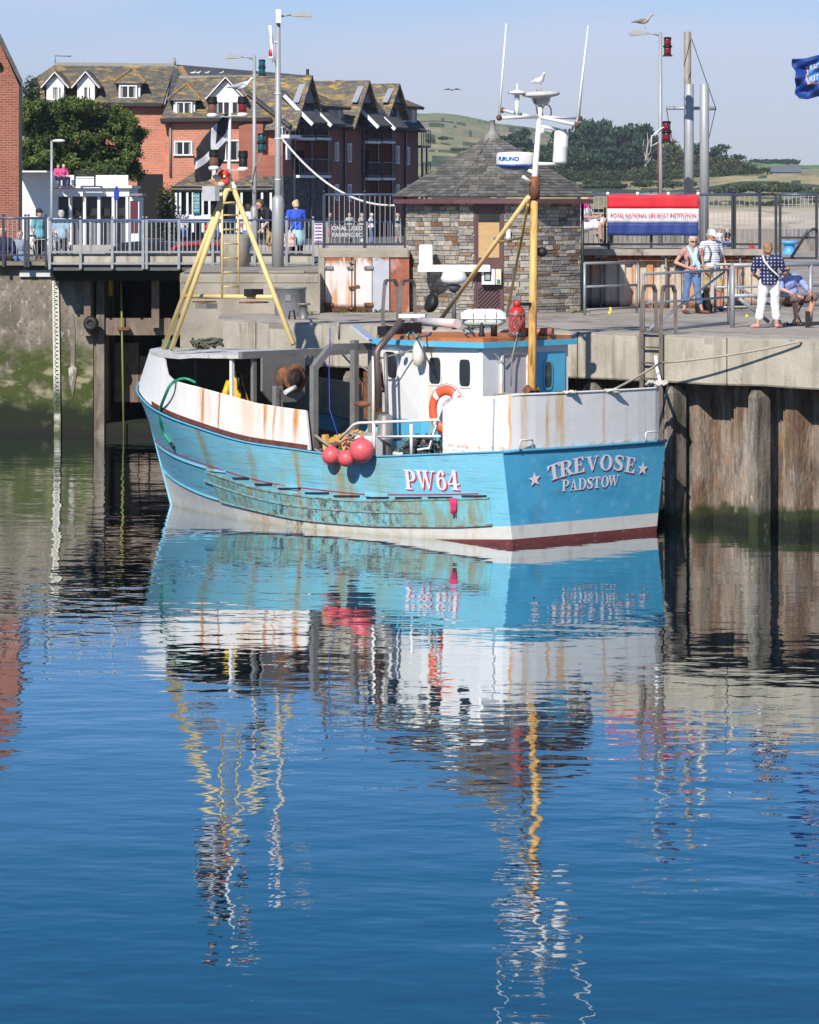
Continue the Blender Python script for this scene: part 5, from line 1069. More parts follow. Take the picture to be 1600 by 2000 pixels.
ZT = [0, .132, .267, .382, .433, .557, .648, .739, .82, .874, 1.0]; ZS = [1.636, 1.528, 1.416, 1.413, 1.451, 1.518, 1.657, 1.817, 1.95, 2.08, 2.42]
BBT = [0, .106, .296, .40, .49, .588, .675, .783, .908, 1.0]; BBZ = [.34, .25, .14, .13, .146, .204, .262, .328, .476, .68]
def sm(t, xs, ys):                                   # softened interpolation
    return (interp(t-.03, xs, ys)+interp(t, xs, ys)*2+interp(t+.03, xs, ys))/4 if .03 < t < .97 else interp(t, xs, ys)
def LZ(z): return 10.45+.85*min(max(z/2.3, -.4), 1.0)
def zsh(t): return sm(t, ZT, ZS)
def hb(t, z):
    fr = z/zsh(t); b0, b1 = sm(t, TW, BWL), sm(t, TS, BSH)
    if fr >= 0: return b0*(1-fr)+b1*fr if fr < 1.3 else b0*-.3+b1*1.3
    return b0*sqrt(max(0, 1-(z/-1.0)**2)) if z > -1 else .02
def skew(x, y): return -.25*(2.1-y)/4.2*max(0, 1-x/2.5) if x < 2.5 else 0.0
def hx_(x, z): return hb(min(1, max(0, x/LZ(z))), z)
def ray(px, py, x=None, y=None, z=None):
    """point of the sight line at a boat-frame coordinate"""
    mi = BM.inverted(); o = mi @ Vector((0, 0, HC)); d = mi.to_3x3() @ Vector(((px-CX)/F, 1, -(py-HY)/F))
    k = (x-o.x)/d.x if x is not None else (y-o.y)/d.y if y is not None else (z-o.z)/d.z
    return o+d*k
mHullB = M('light_blue_hull', (.21, .58, .76), .38, var=.05, vs=(3, 3, 3), coat=.15, bump=.004, bs=(1.5, 1.5, 14), layers=[
    dict(c=(.26, .45, .40), s=(1.3, 1.3, 1.6), lo=.40, hi=.60, xr=[(4.6, 3.6, 1)], k=.8), dict(c=(.30, .56, .68), s=(2, 2, 5), lo=.55, hi=.65, k=.4),
    dict(c=(.30, .30, .14), s=(7, 7, .5), lo=.30, hi=.56, xr=[(7.62, .20, 1), (6.15, .14, .8), (4.9, .12, 1), (3.72, .32, 1), (4.15, .14, .7), (2.9, .08, .4)], k=.8),
    dict(c=ORUST, s=(14, 14, 1.2), lo=.42, hi=.6, xr=[(4.9, .05, 1), (3.9, .12, .8), (3.6, .06, .7), (6.2, .04, .5)], k=.8),
    dict(c=(.10, .20, .25), s=(1, 1, 34), lo=.56, hi=.62, k=.45), dict(c=(.40, .24, .16), s=(16, 16, 16), lo=.66, hi=.70, k=.75), dict(c=(.46, .62, .70), s=(5, 5, 14), lo=.62, hi=.68, k=.5)])
mHullT = M('teal_worn_hull', (.21, .57, .68), .5, var=.08, vs=(3, 3, 3), bump=.006, bs=(2, 2, 16), layers=[
    dict(c=(.30, .27, .13), s=(4, 4, .8), lo=.46, hi=.62, k=.75), dict(c=(.24, .46, .42), s=(1.5, 1.5, 2.5), lo=.42, hi=.60, k=.75), dict(c=(.30, .22, .09), s=(5, 5, .6), lo=.48, hi=.62, k=.6), dict(c=(.055, .06, .05), s=(9, 9, 6), lo=.50, hi=.57, d=9, r=.75, xr=[(4.3, 1.1, 1), (5.6, .6, 1), (3.0, .9, .9), (7.0, .9, .6)], k=.85), dict(c=(.45, .60, .58), s=(9, 9, 12), lo=.62, hi=.68, k=.5),
    dict(c=ORUST, s=(10, 10, .8), lo=.52, hi=.62, xr=[(.95, .05, 1), (1.1, .04, 1), (5.4, .12, 1), (6.4, .08, .8), (4.9, .1, .8), (2.2, .05, .7), (3.6, .15, .6)], k=.8)])
mHullW = M('white_boot_top', (.72, .71, .68), .45, var=.05, layers=[dict(c=(.62, .40, .18), s=(5, 5, 1.5), lo=.45, hi=.62, xr=[(4.8, 1.6, 1), (6.3, .7, .9), (2.5, 1.2, .7), (.9, .4, .6)], k=.75), dict(c=(.05, .05, .04), s=(9, 9, 3), lo=.50, hi=.60, xr=[(5.0, .7, 1)], k=.8), dict(c=(.40, .38, .34), s=(6, 6, 2), lo=.58, hi=.7, k=.4), dict(c=(.40, .38, .22), s=(3, 3, 3), lo=.3, hi=.5, zr=(.10, .0), zn=.04, k=.55)])
mAnti = M('antifoul_red', (.17, .045, .045), .6, var=.25, vs=(4, 4, 14), layers=[dict(c=(.30, .22, .2), s=(9, 9, 20), lo=.6, hi=.68, k=.6)])
mTransom = M('transom_blue', (.08, .42, .68), .35, var=.04, vs=(1.2, 1.2, 1.2), coat=.2, bump=.005, bs=(5, 5, 5), layers=[dict(c=(.24, .56, .74), s=(2.2, 4, 7), lo=.56, hi=.70, k=.5), dict(c=(.05, .30, .52), s=(3, 1.2, 2.5), lo=.52, hi=.66, k=.6), dict(c=(.30, .24, .16), s=(16, 16, 16), lo=.69, hi=.73, k=.8), dict(c=(.22, .36, .40), s=(5, 5, .7), lo=.5, hi=.68, k=.35, xr=[(1.35, .3, 1)], ax='Y')])
mBulw = M('white_bulwark', (.80, .79, .78), .45, var=.03, layers=[
    dict(c=(.58, .20, .04), s=(11, 11, .8), lo=.28, hi=.50, xr=[(7.55, .10, 1), (7.02, .045, 1), (5.75, .08, .9), (5.5, .04, .9), (4.95, .09, 1), (6.2, .25, .35), (5.3, .1, .4)], zr=(1.3, 1.95), zn=.2),
    dict(c=(.72, .50, .26), s=(5, 5, .9), lo=.38, hi=.60, xr=[(6.0, .9, .7), (7.4, .45, .8), (5.0, .4, .7), (8.5, .5, .3)], k=.65),
    dict(c=(.50, .40, .32), s=(5, 5, 5), lo=.62, hi=.72, k=.35), dict(c=RUST, s=(16, 16, 16), lo=.68, hi=.73, k=.7)])
mBulwA = M('white_stern_bulwark', (.78, .78, .79), .45, var=.03, bump=.01, bs=(1.5, 1.5, 3), layers=[
    dict(c=(.70, .45, .18), s=(8, 8, 1.0), lo=.36, hi=.58, xr=[(1.58, .13, .9), (1.02, .07, 1), (.72, .20, .9), (1.85, .04, 1), (-.4, .03, .8), (-1.0, .06, .4), (-1.55, .03, .6)], ax='Y', k=.95), dict(c=(.62, .30, .10), s=(14, 14, 1.2), lo=.44, hi=.58, xr=[(1.02, .04, 1), (1.84, .03, 1), (.80, .04, .8), (-.36, .02, .9)], ax='Y', k=.9),
    dict(c=ORUST, s=(6, 6, 12), lo=.5, hi=.62, zr=(1.72, 1.67), zn=.05, k=.7), dict(c=(.60, .58, .56), s=(3, 3, 2), lo=.6, hi=.75, k=.4)])
mDeck = M('boat_deck', (.13, .115, .10), .85, var=.25)
# ---- hull shell
def hull():
    NT = 66; ts = [i/NT for i in range(NT+1)]
    def rows(t):
        zb = sm(t, BBT, BBZ); za = max(-.06, .105-.62*t); s = zsh(t)
        r = [-.95, -.8, -.55, -.3, -.1, za, (za+zb)/2, zb]; r += [zb+(s-zb)*k/8 for k in range(1, 9)]
        return r
    mb = MB(); NR = 16
    for sd in (1, -1):
        o = len(mb.v)
        for t in ts:
            for j, z in enumerate(rows(t)):
                x = t*LZ(z)-(.0 if z > 0 else -z*.25*t); y = hb(t, z)
                if t == 0 and 0: y = y
                mb.v.append((x+skew(x, sd*y), sd*y, z))
        for i in range(NT):
            for j in range(NR-1):
                mb.f.append((o+i*NR+j, o+(i+1)*NR+j, o+(i+1)*NR+j+1, o+i*NR+j+1)); mb.m.append(0 if j >= 7 else 1 if j >= 5 else 2); mb.c.append(None); mb.smooth.append(True)
    # transom
    o = len(mb.v); t0 = rows(0); NY = 12
    for z in t0:
        h = hb(0, z)
        for k in range(NY+1): u = -1+2*k/NY; mb.v.append((-.0-.10*(1-u*u)*(.3+.7*max(0, z)/1.6)-.001+skew(0, u*h), u*h, z))
    for j in range(NR-1):
        for k in range(NY):
            mb.f.append((o+j*(NY+1)+k, o+j*(NY+1)+k+1, o+(j+1)*(NY+1)+k+1, o+(j+1)*(NY+1)+k)); mb.m.append(3 if j >= 7 else 1 if j >= 5 else 2); mb.c.append(None); mb.smooth.append(True)
    # stern sheet joined at the stem by a bar
    h = mb.build('hull', [mHullB, mHullW, mAnti, mTransom], boat, fixn=False)
    mb = MB(); mb.tube([(LZ(z)+.01, 0, z) for z in (-.5, 0, .5, 1, 1.5, 2.0, 2.42)], .035, 8); mb.build('stem_bar', mHullB, h)
    # deck
    mb = MB(); vs = []
    for t in ts:
        z = zsh(t)-.30; x = t*LZ(z); y = max(.01, hb(t, z)-.03); vs += [(x, y, z), (x, 0, z+.04), (x, -y, z)]
    mb.add(vs, [(i*3+k, i*3+k+1, (i+1)*3+k+1, (i+1)*3+k) for i in range(NT) for k in range(2)]); mb.build('deck', mDeck, boat)
    # capping rail on the sheer, both sides + transom
    mb = MB()
    pts = [Vector((t*LZ(zsh(t)), hb(t, zsh(t)), zsh(t))) for t in ts]
    mb.tube([p+Vector((0, .0, .0)) for p in pts], .020, 6); mb.tube([Vector((p.x, -p.y-.0, p.z)) for p in pts], .020, 6)
    mb.tube([(-.11*(1-u*u)-.01+skew(0, u*2.1), u*2.1, zsh(0)) for u in [-1+k/6 for k in range(13)]], .032, 6); mb.build('sheer_rail', M('blue_rail', (.10, .38, .58), .45, var=.1, layers=[dict(c=RUST, s=(9, 9, 9), lo=.62, hi=.7, k=.8)]), h)
    return h
hullo = hull()
def hull_line(tz, off=.012, n=40):
    """points along the port side through (t, z) pairs"""
    xs = [a for a, b in tz]; zs_ = [b for a, b in tz]; o = []
    for i in range(n+1):
        t = xs[0]+(xs[-1]-xs[0])*i/n; z = sm(t, xs, zs_) if xs[0]+.03 < t < xs[-1]-.03 else interp(t, xs, zs_); o.append(Vector((t*LZ(z), hb(t, z)+off, z)))
    return o
def strip(name, pts, h, th, m, par, up=1):
    mb = MB(); n = len(pts); vs = []
    for i, p in enumerate(pts):
        vs += [p+Vector((0, -.01, 0)), p+Vector((0, th, 0)), p+Vector((0, th, h*up)), p+Vector((0, -.01, h*up))]
    mb.add(vs, [(i*4+k, i*4+(k+1) % 4, (i+1)*4+(k+1) % 4, (i+1)*4+k) for i in range(n-1) for k in range(4)]+[(0, 1, 2, 3), tuple((n-1)*4+k for k in (3, 2, 1, 0))]); return mb.build(name, m, par)
# doubling planks (rubbing panel) on the port side
DT = [(.036, .814), (.106, .756), (.32, .596), (.414, .597), (.578, .66), (.726, .872)]; SB = [(.036, .335), (.106, .26), (.296, .155), (.40, .145), (.49, .16), (.588, .215), (.726, .305)]
top = hull_line(DT, 0, 50); bot = hull_line(SB, 0, 50); mb = MB(); vs = []
for a, b in zip(top, bot):
    for k in range(5):
        q = a.lerp(b, k/4); t = q.x/LZ(q.z); vs.append((q.x, hb(t, q.z)+.022, q.z))
    vs.append((a.x, a.y-.01, a.z)); vs.append((b.x, b.y-.01, b.z))
N = 7
fs = []
for i in range(50):
    o = i*N; p = o+N
    for k in range(4): fs.append((o+k, p+k, p+k+1, o+k+1))
    fs += [(o+5, p+5, p, o), (o+4, p+4, p+6, o+6)]
fs += [(0, 1, 2, 3, 4, 6, 5), tuple(50*N+k for k in (5, 6, 4, 3, 2, 1, 0))]
mb.add(vs, fs); pan = mb.build('rubbing_panel', mHullT, hullo)
mWornRail = M('worn_rail', (.20, .38, .40), .6, var=.15, layers=[dict(c=(.22, .15, .10), s=(6, 6, 6), lo=.46, hi=.56, k=.85), dict(c=(.42, .36, .28), s=(9, 9, 9), lo=.6, hi=.68, k=.7)])
strip('rubbing_rail', hull_line([(t, z-.02) for t, z in DT], .018, 50), .03, .02, mWornRail, hullo)
strip('rubbing_rail', hull_line([(.185, .447), (.289, .394), (.392, .378), (.48, .388), (.585, .445), (.754, .666)], .018, 50), .03, .02, mWornRail, hullo)
strip('rubbing_rail', hull_line([(t, z-.01) for t, z in SB], .018, 50), .035, .02, mWornRail, hullo)
strip('bow_moulding', hull_line([(.70, .30), (.783, .345), (.908, .5), (.97, .61), (.995, .69)], .0, 30), .04, .025, mHullB, hullo)
strip('bow_moulding', hull_line([(.72, .93), (.80, 1.0), (.9, 1.12), (.96, 1.22), (.995, 1.3)], .0, 30), .04, .025, mHullB, hullo)
mLineR = M('coach_line_red', (.38, .02, .06), .5, var=.1)
strip('coach_line', hull_line([(.058, .864), (.147, .796), (.308, .705), (.509, .762), (.585, .826), (.721, 1.012), (.80, 1.10), (.9, 1.2), (.97, 1.27)], .004, 60), .018, .004, mLineR, hullo)
for (a, b, py) in ((455, 487, 937), (499, 532, 949), (545, 588, 957), (597, 643, 966), (653, 703, 972), (717, 760, 975), (773, 824, 975.5), (837, 884, 975), (903, 951, 972)):
    lo, hi = 0, 12
    def onh(px, py):
        z = .7
        for _ in range(12):
            l0, h0 = 0, 1
            for _ in range(30):
                t = (l0+h0)/2; w = BM @ Vector((t*LZ(z), hb(t, z), z)); q = CX+F*w.x/w.y
                if q > px: l0 = t
                else: h0 = t
            z = HC-(py-HY)*w.y/F
        return t, z
    t0, z0 = onh(a, py-2); t1, z1 = onh(b, py-2)
    strip('freeing_port', hull_line([(t1, z1+.0), (t0, z0+.0)], .012, 6), .026, .012, mDark, hullo)
for (a, b, py) in ((403, 441, 918), (542, 584, 952), (714, 758, 968)):
    t0, z0 = onh(a, py); t1, z1 = onh(b, py+4)
    strip('port_lid', hull_line([(t1, z1-.01), (t0, z0-.01)], .004, 6), .085, .016, mHullB, hullo)
# ---- painted names: serif capitals built from strokes
def ell(cx_, cy_, rx, ry, a0, a1, n): return [(cx_+rx*cos(a0+(a1-a0)*i/n), cy_+ry*sin(a0+(a1-a0)*i/n)) for i in range(n+1)]
def rect(x0, y0, x1, y1): return [(x0, y0), (x1, y0), (x1, y1), (x0, y1)]
def ringq(cx_, cy_, rx, ry, ix, iy, a0=0, a1=2*pi, n=20):
    A = ell(cx_, cy_, rx, ry, a0, a1, n); B = ell(cx_, cy_, ix, iy, a0, a1, n); return [[A[i], A[i+1], B[i+1], B[i]] for i in range(n)]
def strokeq(pts):
    o = []; n = len(pts); L_, R_ = [], []
    for i, (x, y, w) in enumerate(pts):
        a, b = pts[max(0, i-1)], pts[min(n-1, i+1)]; dx, dy = b[0]-a[0], b[1]-a[1]; l = hypot(dx, dy); nx, ny = -dy/l, dx/l
        L_.append((x+nx*w/2, y+ny*w/2)); R_.append((x-nx*w/2, y-ny*w/2))
    return [[L_[i], L_[i+1], R_[i+1], R_[i]] for i in range(n-1)]
SP = [(.70, .74, .05), (.66, .88, .10), (.52, .955, .10), (.34, .955, .13), (.20, .87, .20), (.18, .74, .23), (.28, .62, .26), (.42, .52, .27), (.56, .41, .26), (.62, .28, .23), (.58, .13, .20), (.42, .045, .11), (.26, .05, .10), (.13, .14, .10), (.10, .28, .05)]
GL = {
 'T': (.86, [rect(.31, 0, .55, 1), rect(.02, .91, .84, 1), [(.02, .70), (.07, .70), (.20, .92), (.02, .92)], [(.84, .70), (.79, .70), (.66, .92), (.84, .92)], rect(.18, 0, .68, .07)]),
 'R': (.98, [rect(.12, 0, .36, 1), rect(.0, 0, .48, .07), rect(.0, .93, .48, 1), rect(.3, .93, .5, 1), rect(.3, .44, .5, .51), [(.42, .49), (.62, .49), (.88, .02), (.66, .02)], rect(.62, 0, .98, .07)]+ringq(.48, .72, .38, .28, .14, .21, -pi/2, pi/2, 12)),
 'P': (.84, [rect(.12, 0, .36, 1), rect(.0, 0, .48, .07), rect(.0, .93, .48, 1), rect(.3, .42, .5, .49)]+ringq(.46, .705, .38, .295, .14, .22, -pi/2, pi/2, 12)),
 'E': (.82, [rect(.12, 0, .36, 1), rect(.0, 0, .78, .07), rect(.0, .93, .74, 1), rect(.3, .47, .58, .54), rect(.54, .36, .60, .65), [(.78, 0), (.78, .30), (.73, .30), (.56, .05)], [(.74, 1), (.74, .74), (.69, .74), (.54, .95)]]),
 'V': (.94, [[(.10, .97), (.36, .97), (.58, .14), (.47, .0)], [(.47, 0), (.56, .12), (.82, .97), (.74, .97)], rect(0, .93, .44, 1), rect(.62, .93, .94, 1)]),
 'O': (.94, ringq(.47, .5, .45, .52, .20, .45, 0, 2*pi, 28)),
 'S': (.80, strokeq(SP)+[[(.70, .68), (.75, .68), (.75, 1.0), (.70, .95)], [(.05, .0), (.10, .05), (.10, .34), (.05, .34)]]),
 'A': (.98, [[(.14, .03), (.22, .03), (.52, .86), (.47, 1.0)], [(.40, 1.0), (.52, 1.0), (.88, .03), (.62, .03)], rect(.26, .30, .70, .37), rect(.02, 0, .36, .07), rect(.54, 0, .98, .07)]),
 'D': (.98, [rect(.12, 0, .36, 1), rect(.0, 0, .48, .07), rect(.0, .93, .48, 1)]+ringq(.44, .5, .52, .50, .26, .43, -pi/2, pi/2, 16)),
 'W': (1.42, [[(.10, .97), (.36, .97), (.52, .14), (.43, .0)], [(.43, 0), (.52, .12), (.72, .80), (.66, .97)], [(.56, .97), (.82, .97), (.98, .14), (.89, .0)], [(.89, 0), (.98, .12), (1.28, .97), (1.20, .97)], rect(0, .93, .44, 1), rect(.48, .93, .92, 1), rect(1.10, .93, 1.42, 1)]),
 '6': (.80, ringq(.41, .31, .36, .325, .15, .25, 0, 2*pi, 24)+strokeq([(.16, .30, .20), (.155, .5, .20), (.21, .72, .19), (.34, .90, .14), (.50, .965, .09), (.62, .93, .07)])+[ell(.58, .83, .10, .09, 0, 2*pi, 12)[:-1]]),
 '4': (.84, [rect(.42, .02, .66, 1), rect(.28, 0, .80, .07), rect(.03, .25, .82, .33), [(.03, .30), (.12, .32), (.48, .86), (.46, 1.0)]]),
 '*': (1.0, [[(.5+.5*sin(2*pi*k/5), .5+.5*cos(2*pi*k/5)), (.5+.2*sin(2*pi*k/5+pi/5), .5+.2*cos(2*pi*k/5+pi/5)), (.5, .5), (.5+.2*sin(2*pi*k/5-pi/5), .5+.2*cos(2*pi*k/5-pi/5))] for k in range(5)])}
def paint_word(name, items, mapf, par, h, wk=1.0):
    """items: (char, u, v, tilt) with u,v the lower middle of each letter in metres on the surface"""
    for mat_, du, dv, lift, nm in ((M('letter_red', (.62, .03, .08), .5, var=0), h*.07, -h*.055, .010, name+'_shadow'), (M('letter_white', (.80, .79, .84), .45, var=.05), 0, 0, .016, name)):
        mb = MB(); j = 0
        for ch, u, v, tl in items:
            w, ps = GL[ch]; hs = h
            for poly in ps:
                j += 1; e = .0004*(j % 7); q = []
                for (x, y) in poly:
                    X, Y = (x-w/2)*hs*wk, y*hs; X, Y = X*cos(tl)-Y*sin(tl), X*sin(tl)+Y*cos(tl); q.append(mapf(u+X+du, v+Y+dv, lift+e))
                mb.add(q, [tuple(range(len(q)))])
        mb.build(nm, mat_, par, fixn=False)
def tr_map(u, v, l): s = u/2.1; return Vector((-.10*(1-s*s)*(.3+.7*max(0, v)/1.6)-l+skew(0, -u), -u, v))        # u runs to starboard (right in the picture)
def tr_at(px, py):
    x = -.1
    for _ in range(8): p = ray(px, py, x=x); x = tr_map(-p.y, p.z, 0).x
    return -p.y, p.z
items = []
TV = [('T', 1081, 940, .24), ('R', 1105, 929, .15), ('E', 1131, 923, .10), ('V', 1156, 920, .05), ('O', 1182, 918, -.03), ('S', 1207, 921, -.10), ('E', 1229, 927, -.17)]
TV = [('T', 1083, 936, .22), ('R', 1106, 929, .16), ('E', 1130, 923.5, .10), ('V', 1155, 921, .03), ('O', 1182, 918.5, -.04), ('S', 1206, 919, -.10), ('E', 1228, 923, -.17)]
for ch, px, py, tl in TV: u, v = tr_at(px, py); items.append((ch, u, v, tl))
paint_word('name_lettering', items, tr_map, hullo, .275, 1.34)
items = [(ch,)+tr_at(px, py)+(0,) for ch, px, py in (('P', 1103, 959), ('A', 1119, 958), ('D', 1136, 956), ('S', 1151, 954.5), ('T', 1164, 953), ('O', 1180, 951.5), ('W', 1197, 950))]
paint_word('port_lettering', items, tr_map, hullo, .20, 1.12)
for it_ in (('*',)+tr_at(1044, 951)+(.12,), ('*',)+tr_at(1253, 930)+(-.1,)): paint_word('star', [it_], tr_map, hullo, .27, 1.15)
def side_map(u, v, l): x = -u; t = x/LZ(v); return Vector((x, hb(t, v)+l, v))                      # port side: picture right is aft
def side_at(px, py): p = ray(px, py, y=2.08); return -p.x, p.z
items = [(ch,)+side_at(px, py)+(0,) for ch, px, py in (('P', 805, 956), ('W', 834, 957), ('6', 863, 957), ('4', 886, 957))]
paint_word('number_lettering', items, side_map, hullo, .35, .90)

# ---- bulwarks
def ztopf(t):
    return interp(t, [.40, .419, .464, .531, .601, .686, .758, .80, .822, .86, 1.0], [2.13, 2.146, 2.173, 2.227, 2.348, 2.462, 2.536, 2.68, 3.02, 3.03, 3.06])
def bulwark(sd, t0, t1, ztop, name, m, n=46, inset=.06):
    mb = MB(); vs = []
    for i in range(n+1):
        t = t0+(t1-t0)*i/n; z0 = zsh(t)+.02; z1 = ztop(t); b0 = max(.02, hb(t, z0)-inset); b1 = max(.02, sm(t, TS, BSH)*(1-.10*max(0, t-.7)/.3)-inset-.03)
        x0 = t*LZ(z0); x1 = t*(LZ(2.3)-max(0, z1-2.3)*.35*t*t)
        vs += [(x0, sd*b0, z0), (x0*.5+x1*.5, sd*(b0+b1)/2, (z0+z1)/2), (x1, sd*b1, z1), (x1, sd*max(.005, b1-.05), z1), (x0, sd*max(.005, b0-.05), z0)]
    mb.add(vs, [(i*5+k, i*5+(k+1) % 5, (i+1)*5+(k+1) % 5, (i+1)*5+k) for i in range(n) for k in range(5)]+[(0, 1, 2, 3, 4), tuple(n*5+k for k in (4, 3, 2, 1, 0))]); 
    return mb.build(name, m, boat)
fb = bulwark(1, .415, .999, ztopf, 'forward_bulwark', mBulw)
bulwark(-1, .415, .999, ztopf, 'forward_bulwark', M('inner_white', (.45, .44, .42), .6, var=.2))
bulwark(-1, .12, .415, lambda t: zsh(t)+.45, 'side_bulwark', mGrey)
strip('rust_band', [Vector((t*LZ(zsh(t)), max(.0, hb(t, zsh(t))-.052), zsh(t)+.02)) for t in [.42+.43*i/40 for i in range(41)]], .085, .008, M('rust_band', (.13, .04, .03), .8, var=.3, vs=(9, 9, 9), layers=[dict(c=ORUST, s=(14, 14, 5), lo=.6, hi=.68, k=.7)]), fb)
# bulwark capping
mb = MB(); pts = []
for i in range(30): t = .415+(.758-.415)*i/29; z1 = ztopf(t); pts.append(Vector((t*(LZ(2.3)-max(0, z1-2.3)*.35*t*t), sm(t, TS, BSH)*(1-.10*max(0, t-.7)/.3)-.115, z1)))
mb.tube(pts, .028, 6); mb.build('capping', mBulw, fb)
# stern bulwark: port quarter, rounded corner, across the transom
path = [(1.47, 2.02)]+[(1.2, 2.03), (.9, 2.035), (.6, 2.03), (.35, 2.0), (.16, 1.94), (.06, 1.82), (.01, 1.65)]+[(-.01-.06*(1-u*u), u*1.65) for u in (.8, .6, .4, .2, 0, -.2, -.4, -.6, -.8)]+[(.0, -1.65), (.02, -1.85), (.06, -2.0)]
path = [(x+skew(max(0, x), y), y) for x, y in path]
mb = MB(); vs = []; n = len(path)
for i, (x, y) in enumerate(path):
    a = Vector(path[max(0, i-1)]); b = Vector(path[min(n-1, i+1)]); d = (b-a).normalized(); nn = Vector((-d.y, d.x)) ; f = i/(n-1)
    z0 = 1.62+.0*f if x > .3 else 1.655; z0 = zsh(max(0, x)/10.9)+.015; z1 = 2.47+.13*min(1, f*3.0)-.02*f
    q = Vector((x, y)); i2 = q-nn*.035*(-1)
    if i == 0: z1 = 2.36
    vs += [(x, y, z0), (x, y, z1), (x*.985+.04*(-d.y if 0 else 0), y*.975, z1), (x*.985+.03, y*.975, z0)]
mb.add(vs, [(i*4+k, i*4+(k+1) % 4, (i+1)*4+(k+1) % 4, (i+1)*4+k) for i in range(n-1) for k in range(4)]+[(0, 1, 2, 3), tuple((n-1)*4+k for k in (3, 2, 1, 0))]); ab = mb.build('stern_bulwark', mBulwA, boat)
mb = MB(); mb.tube([(x*.99, y*.985, (2.47+.13*min(1, i/(n-1)*3)-.02*i/(n-1)+.01) if i else 2.37) for i, (x, y) in enumerate(path)], .024, 6); mb.build('capping', mBulwA, ab)
for (px, py) in ((960, 840), (1146, 810), (1270, 800)):
    mb = MB()
mb = MB(); a = ray(1016, 790, x=.03); mb.bar((-.20, -.35, 1.66), (-.20, -.35, 2.55), .02, .012); mb.build('seam', mBulwA, ab); mb = MB(); mb.bar((.3, 2.035, 1.66), (.28, 2.02, 2.55), .012, .03); mb.build('seam', mBulwA, ab)
for y in (1.62, -1.62):
    mb = MB(); a = .17; x = -.09+skew(0, y); mb.tube([(x, y+a, 1.66), (x, y+a, 1.80), (x-.01, y+a*.85, 1.82), (x-.01, y-a*.85, 1.82), (x, y-a, 1.80), (x, y-a, 1.66)], .014, 6); mb.build('hand_hoop', mWhiteR, boat)
mb = MB(); mb.bar((1.47, 2.03, 2.34), (1.75, 2.06, 1.60), .05, .03); mb.bar((1.75, 2.06, 1.62), (2.0, 2.08, 1.58), .05, .03); mb.build('bulwark_brace', mWhite, ab)

# ---- whaleback shelter
z_w = 3.07
prt = [Vector((t*(LZ(2.3)-.27*t*t), max(.03, sm(t, TS, BSH)*(1-.10*max(0, t-.7)/.3)-.07), 3.05+.03*(1-t))) for t in [.60, .65, .70, .75, .80, .85, .9, .94, .97, .985]]
prt[0].x = 6.45; prt[0].z = 3.13; prt[1].z = 3.11; prt[2].z = 3.10
mb = MB(); top = []
for p in prt: top += [p, Vector((p.x, 0, p.z+.03)), Vector((p.x, -p.y, p.z))]
vs = [v for v in top]+[v-Vector((0, 0, .075)) for v in top]; n = len(prt); o = len(top)
fs = []
for i in range(n-1):
    for k in range(2): fs.append((i*3+k, i*3+k+1, (i+1)*3+k+1, (i+1)*3+k)); fs.append((o+i*3+k, o+(i+1)*3+k, o+(i+1)*3+k+1, o+i*3+k+1))
    fs.append((i*3, (i+1)*3, o+(i+1)*3, o+i*3)); fs.append((i*3+2, o+i*3+2, o+(i+1)*3+2, (i+1)*3+2))
fs += [(0, 1, o+1, o), (1, 2, o+2, o+1)]
mb.add(vs, fs); wb_ = mb.build('shelter_deck', M('shelter_paint', (.60, .59, .57), .55, var=.1, layers=[dict(c=(.2, .16, .13), s=(4, 4, 4), lo=.58, hi=.7, k=.6)]), boat)
mb = MB(); p = ray(312, 681, z=3.1); mb.lathe([(.20, 2.98), (.22, 3.04), (.20, 3.10), (.05, 3.12)], (10.45, .1, 0), n=12); mb.box((10.35, .25, 3.18), (.12, .12, .16), mi=1); mb.build('bow_cap', [M('blue_grey_cap', (.22, .32, .38), .6), M('green_cover', (.05, .2, .15), .5)], wb_)
mb = MB(); mb.box((6.38, 1.0, 3.12), (.10, 2.3, .13)); gbm = mb.build('transverse_beam', mGrey, boat)
mb = MB(); mb.box((6.40, -1.15, 3.10), (.10, 1.9, .10)); mb.build('beam_end', mGrey, gbm)
mb = MB(); mb.box((6.4, 1.78, 2.2), (.07, .09, 1.75)); mb.build('shelter_post', mGrey, boat)
mb = MB(); mb.box((6.75, 2.0, 2.25), (.06, .07, 1.7)); mb.build('shelter_post', mWhiteR, boat)
# dark interior bulkhead under the shelter
mb = MB(); mb.box((8.6, 0, 2.25), (.08, 2.3, 1.5)); mb.build('bulkhead', M('dark_bulkhead', (.05, .045, .04), .7, var=.3), boat)
for (x, y, z, s, c) in ((7.6, .6, 1.9, (.4, .5, .5), (.03, .05, .12)), (7.2, -.6, 1.8, (.5, .6, .4), (.06, .05, .04)), (8.1, 1.2, 1.8, (.3, .3, .6), (.02, .1, .2))):
    pass
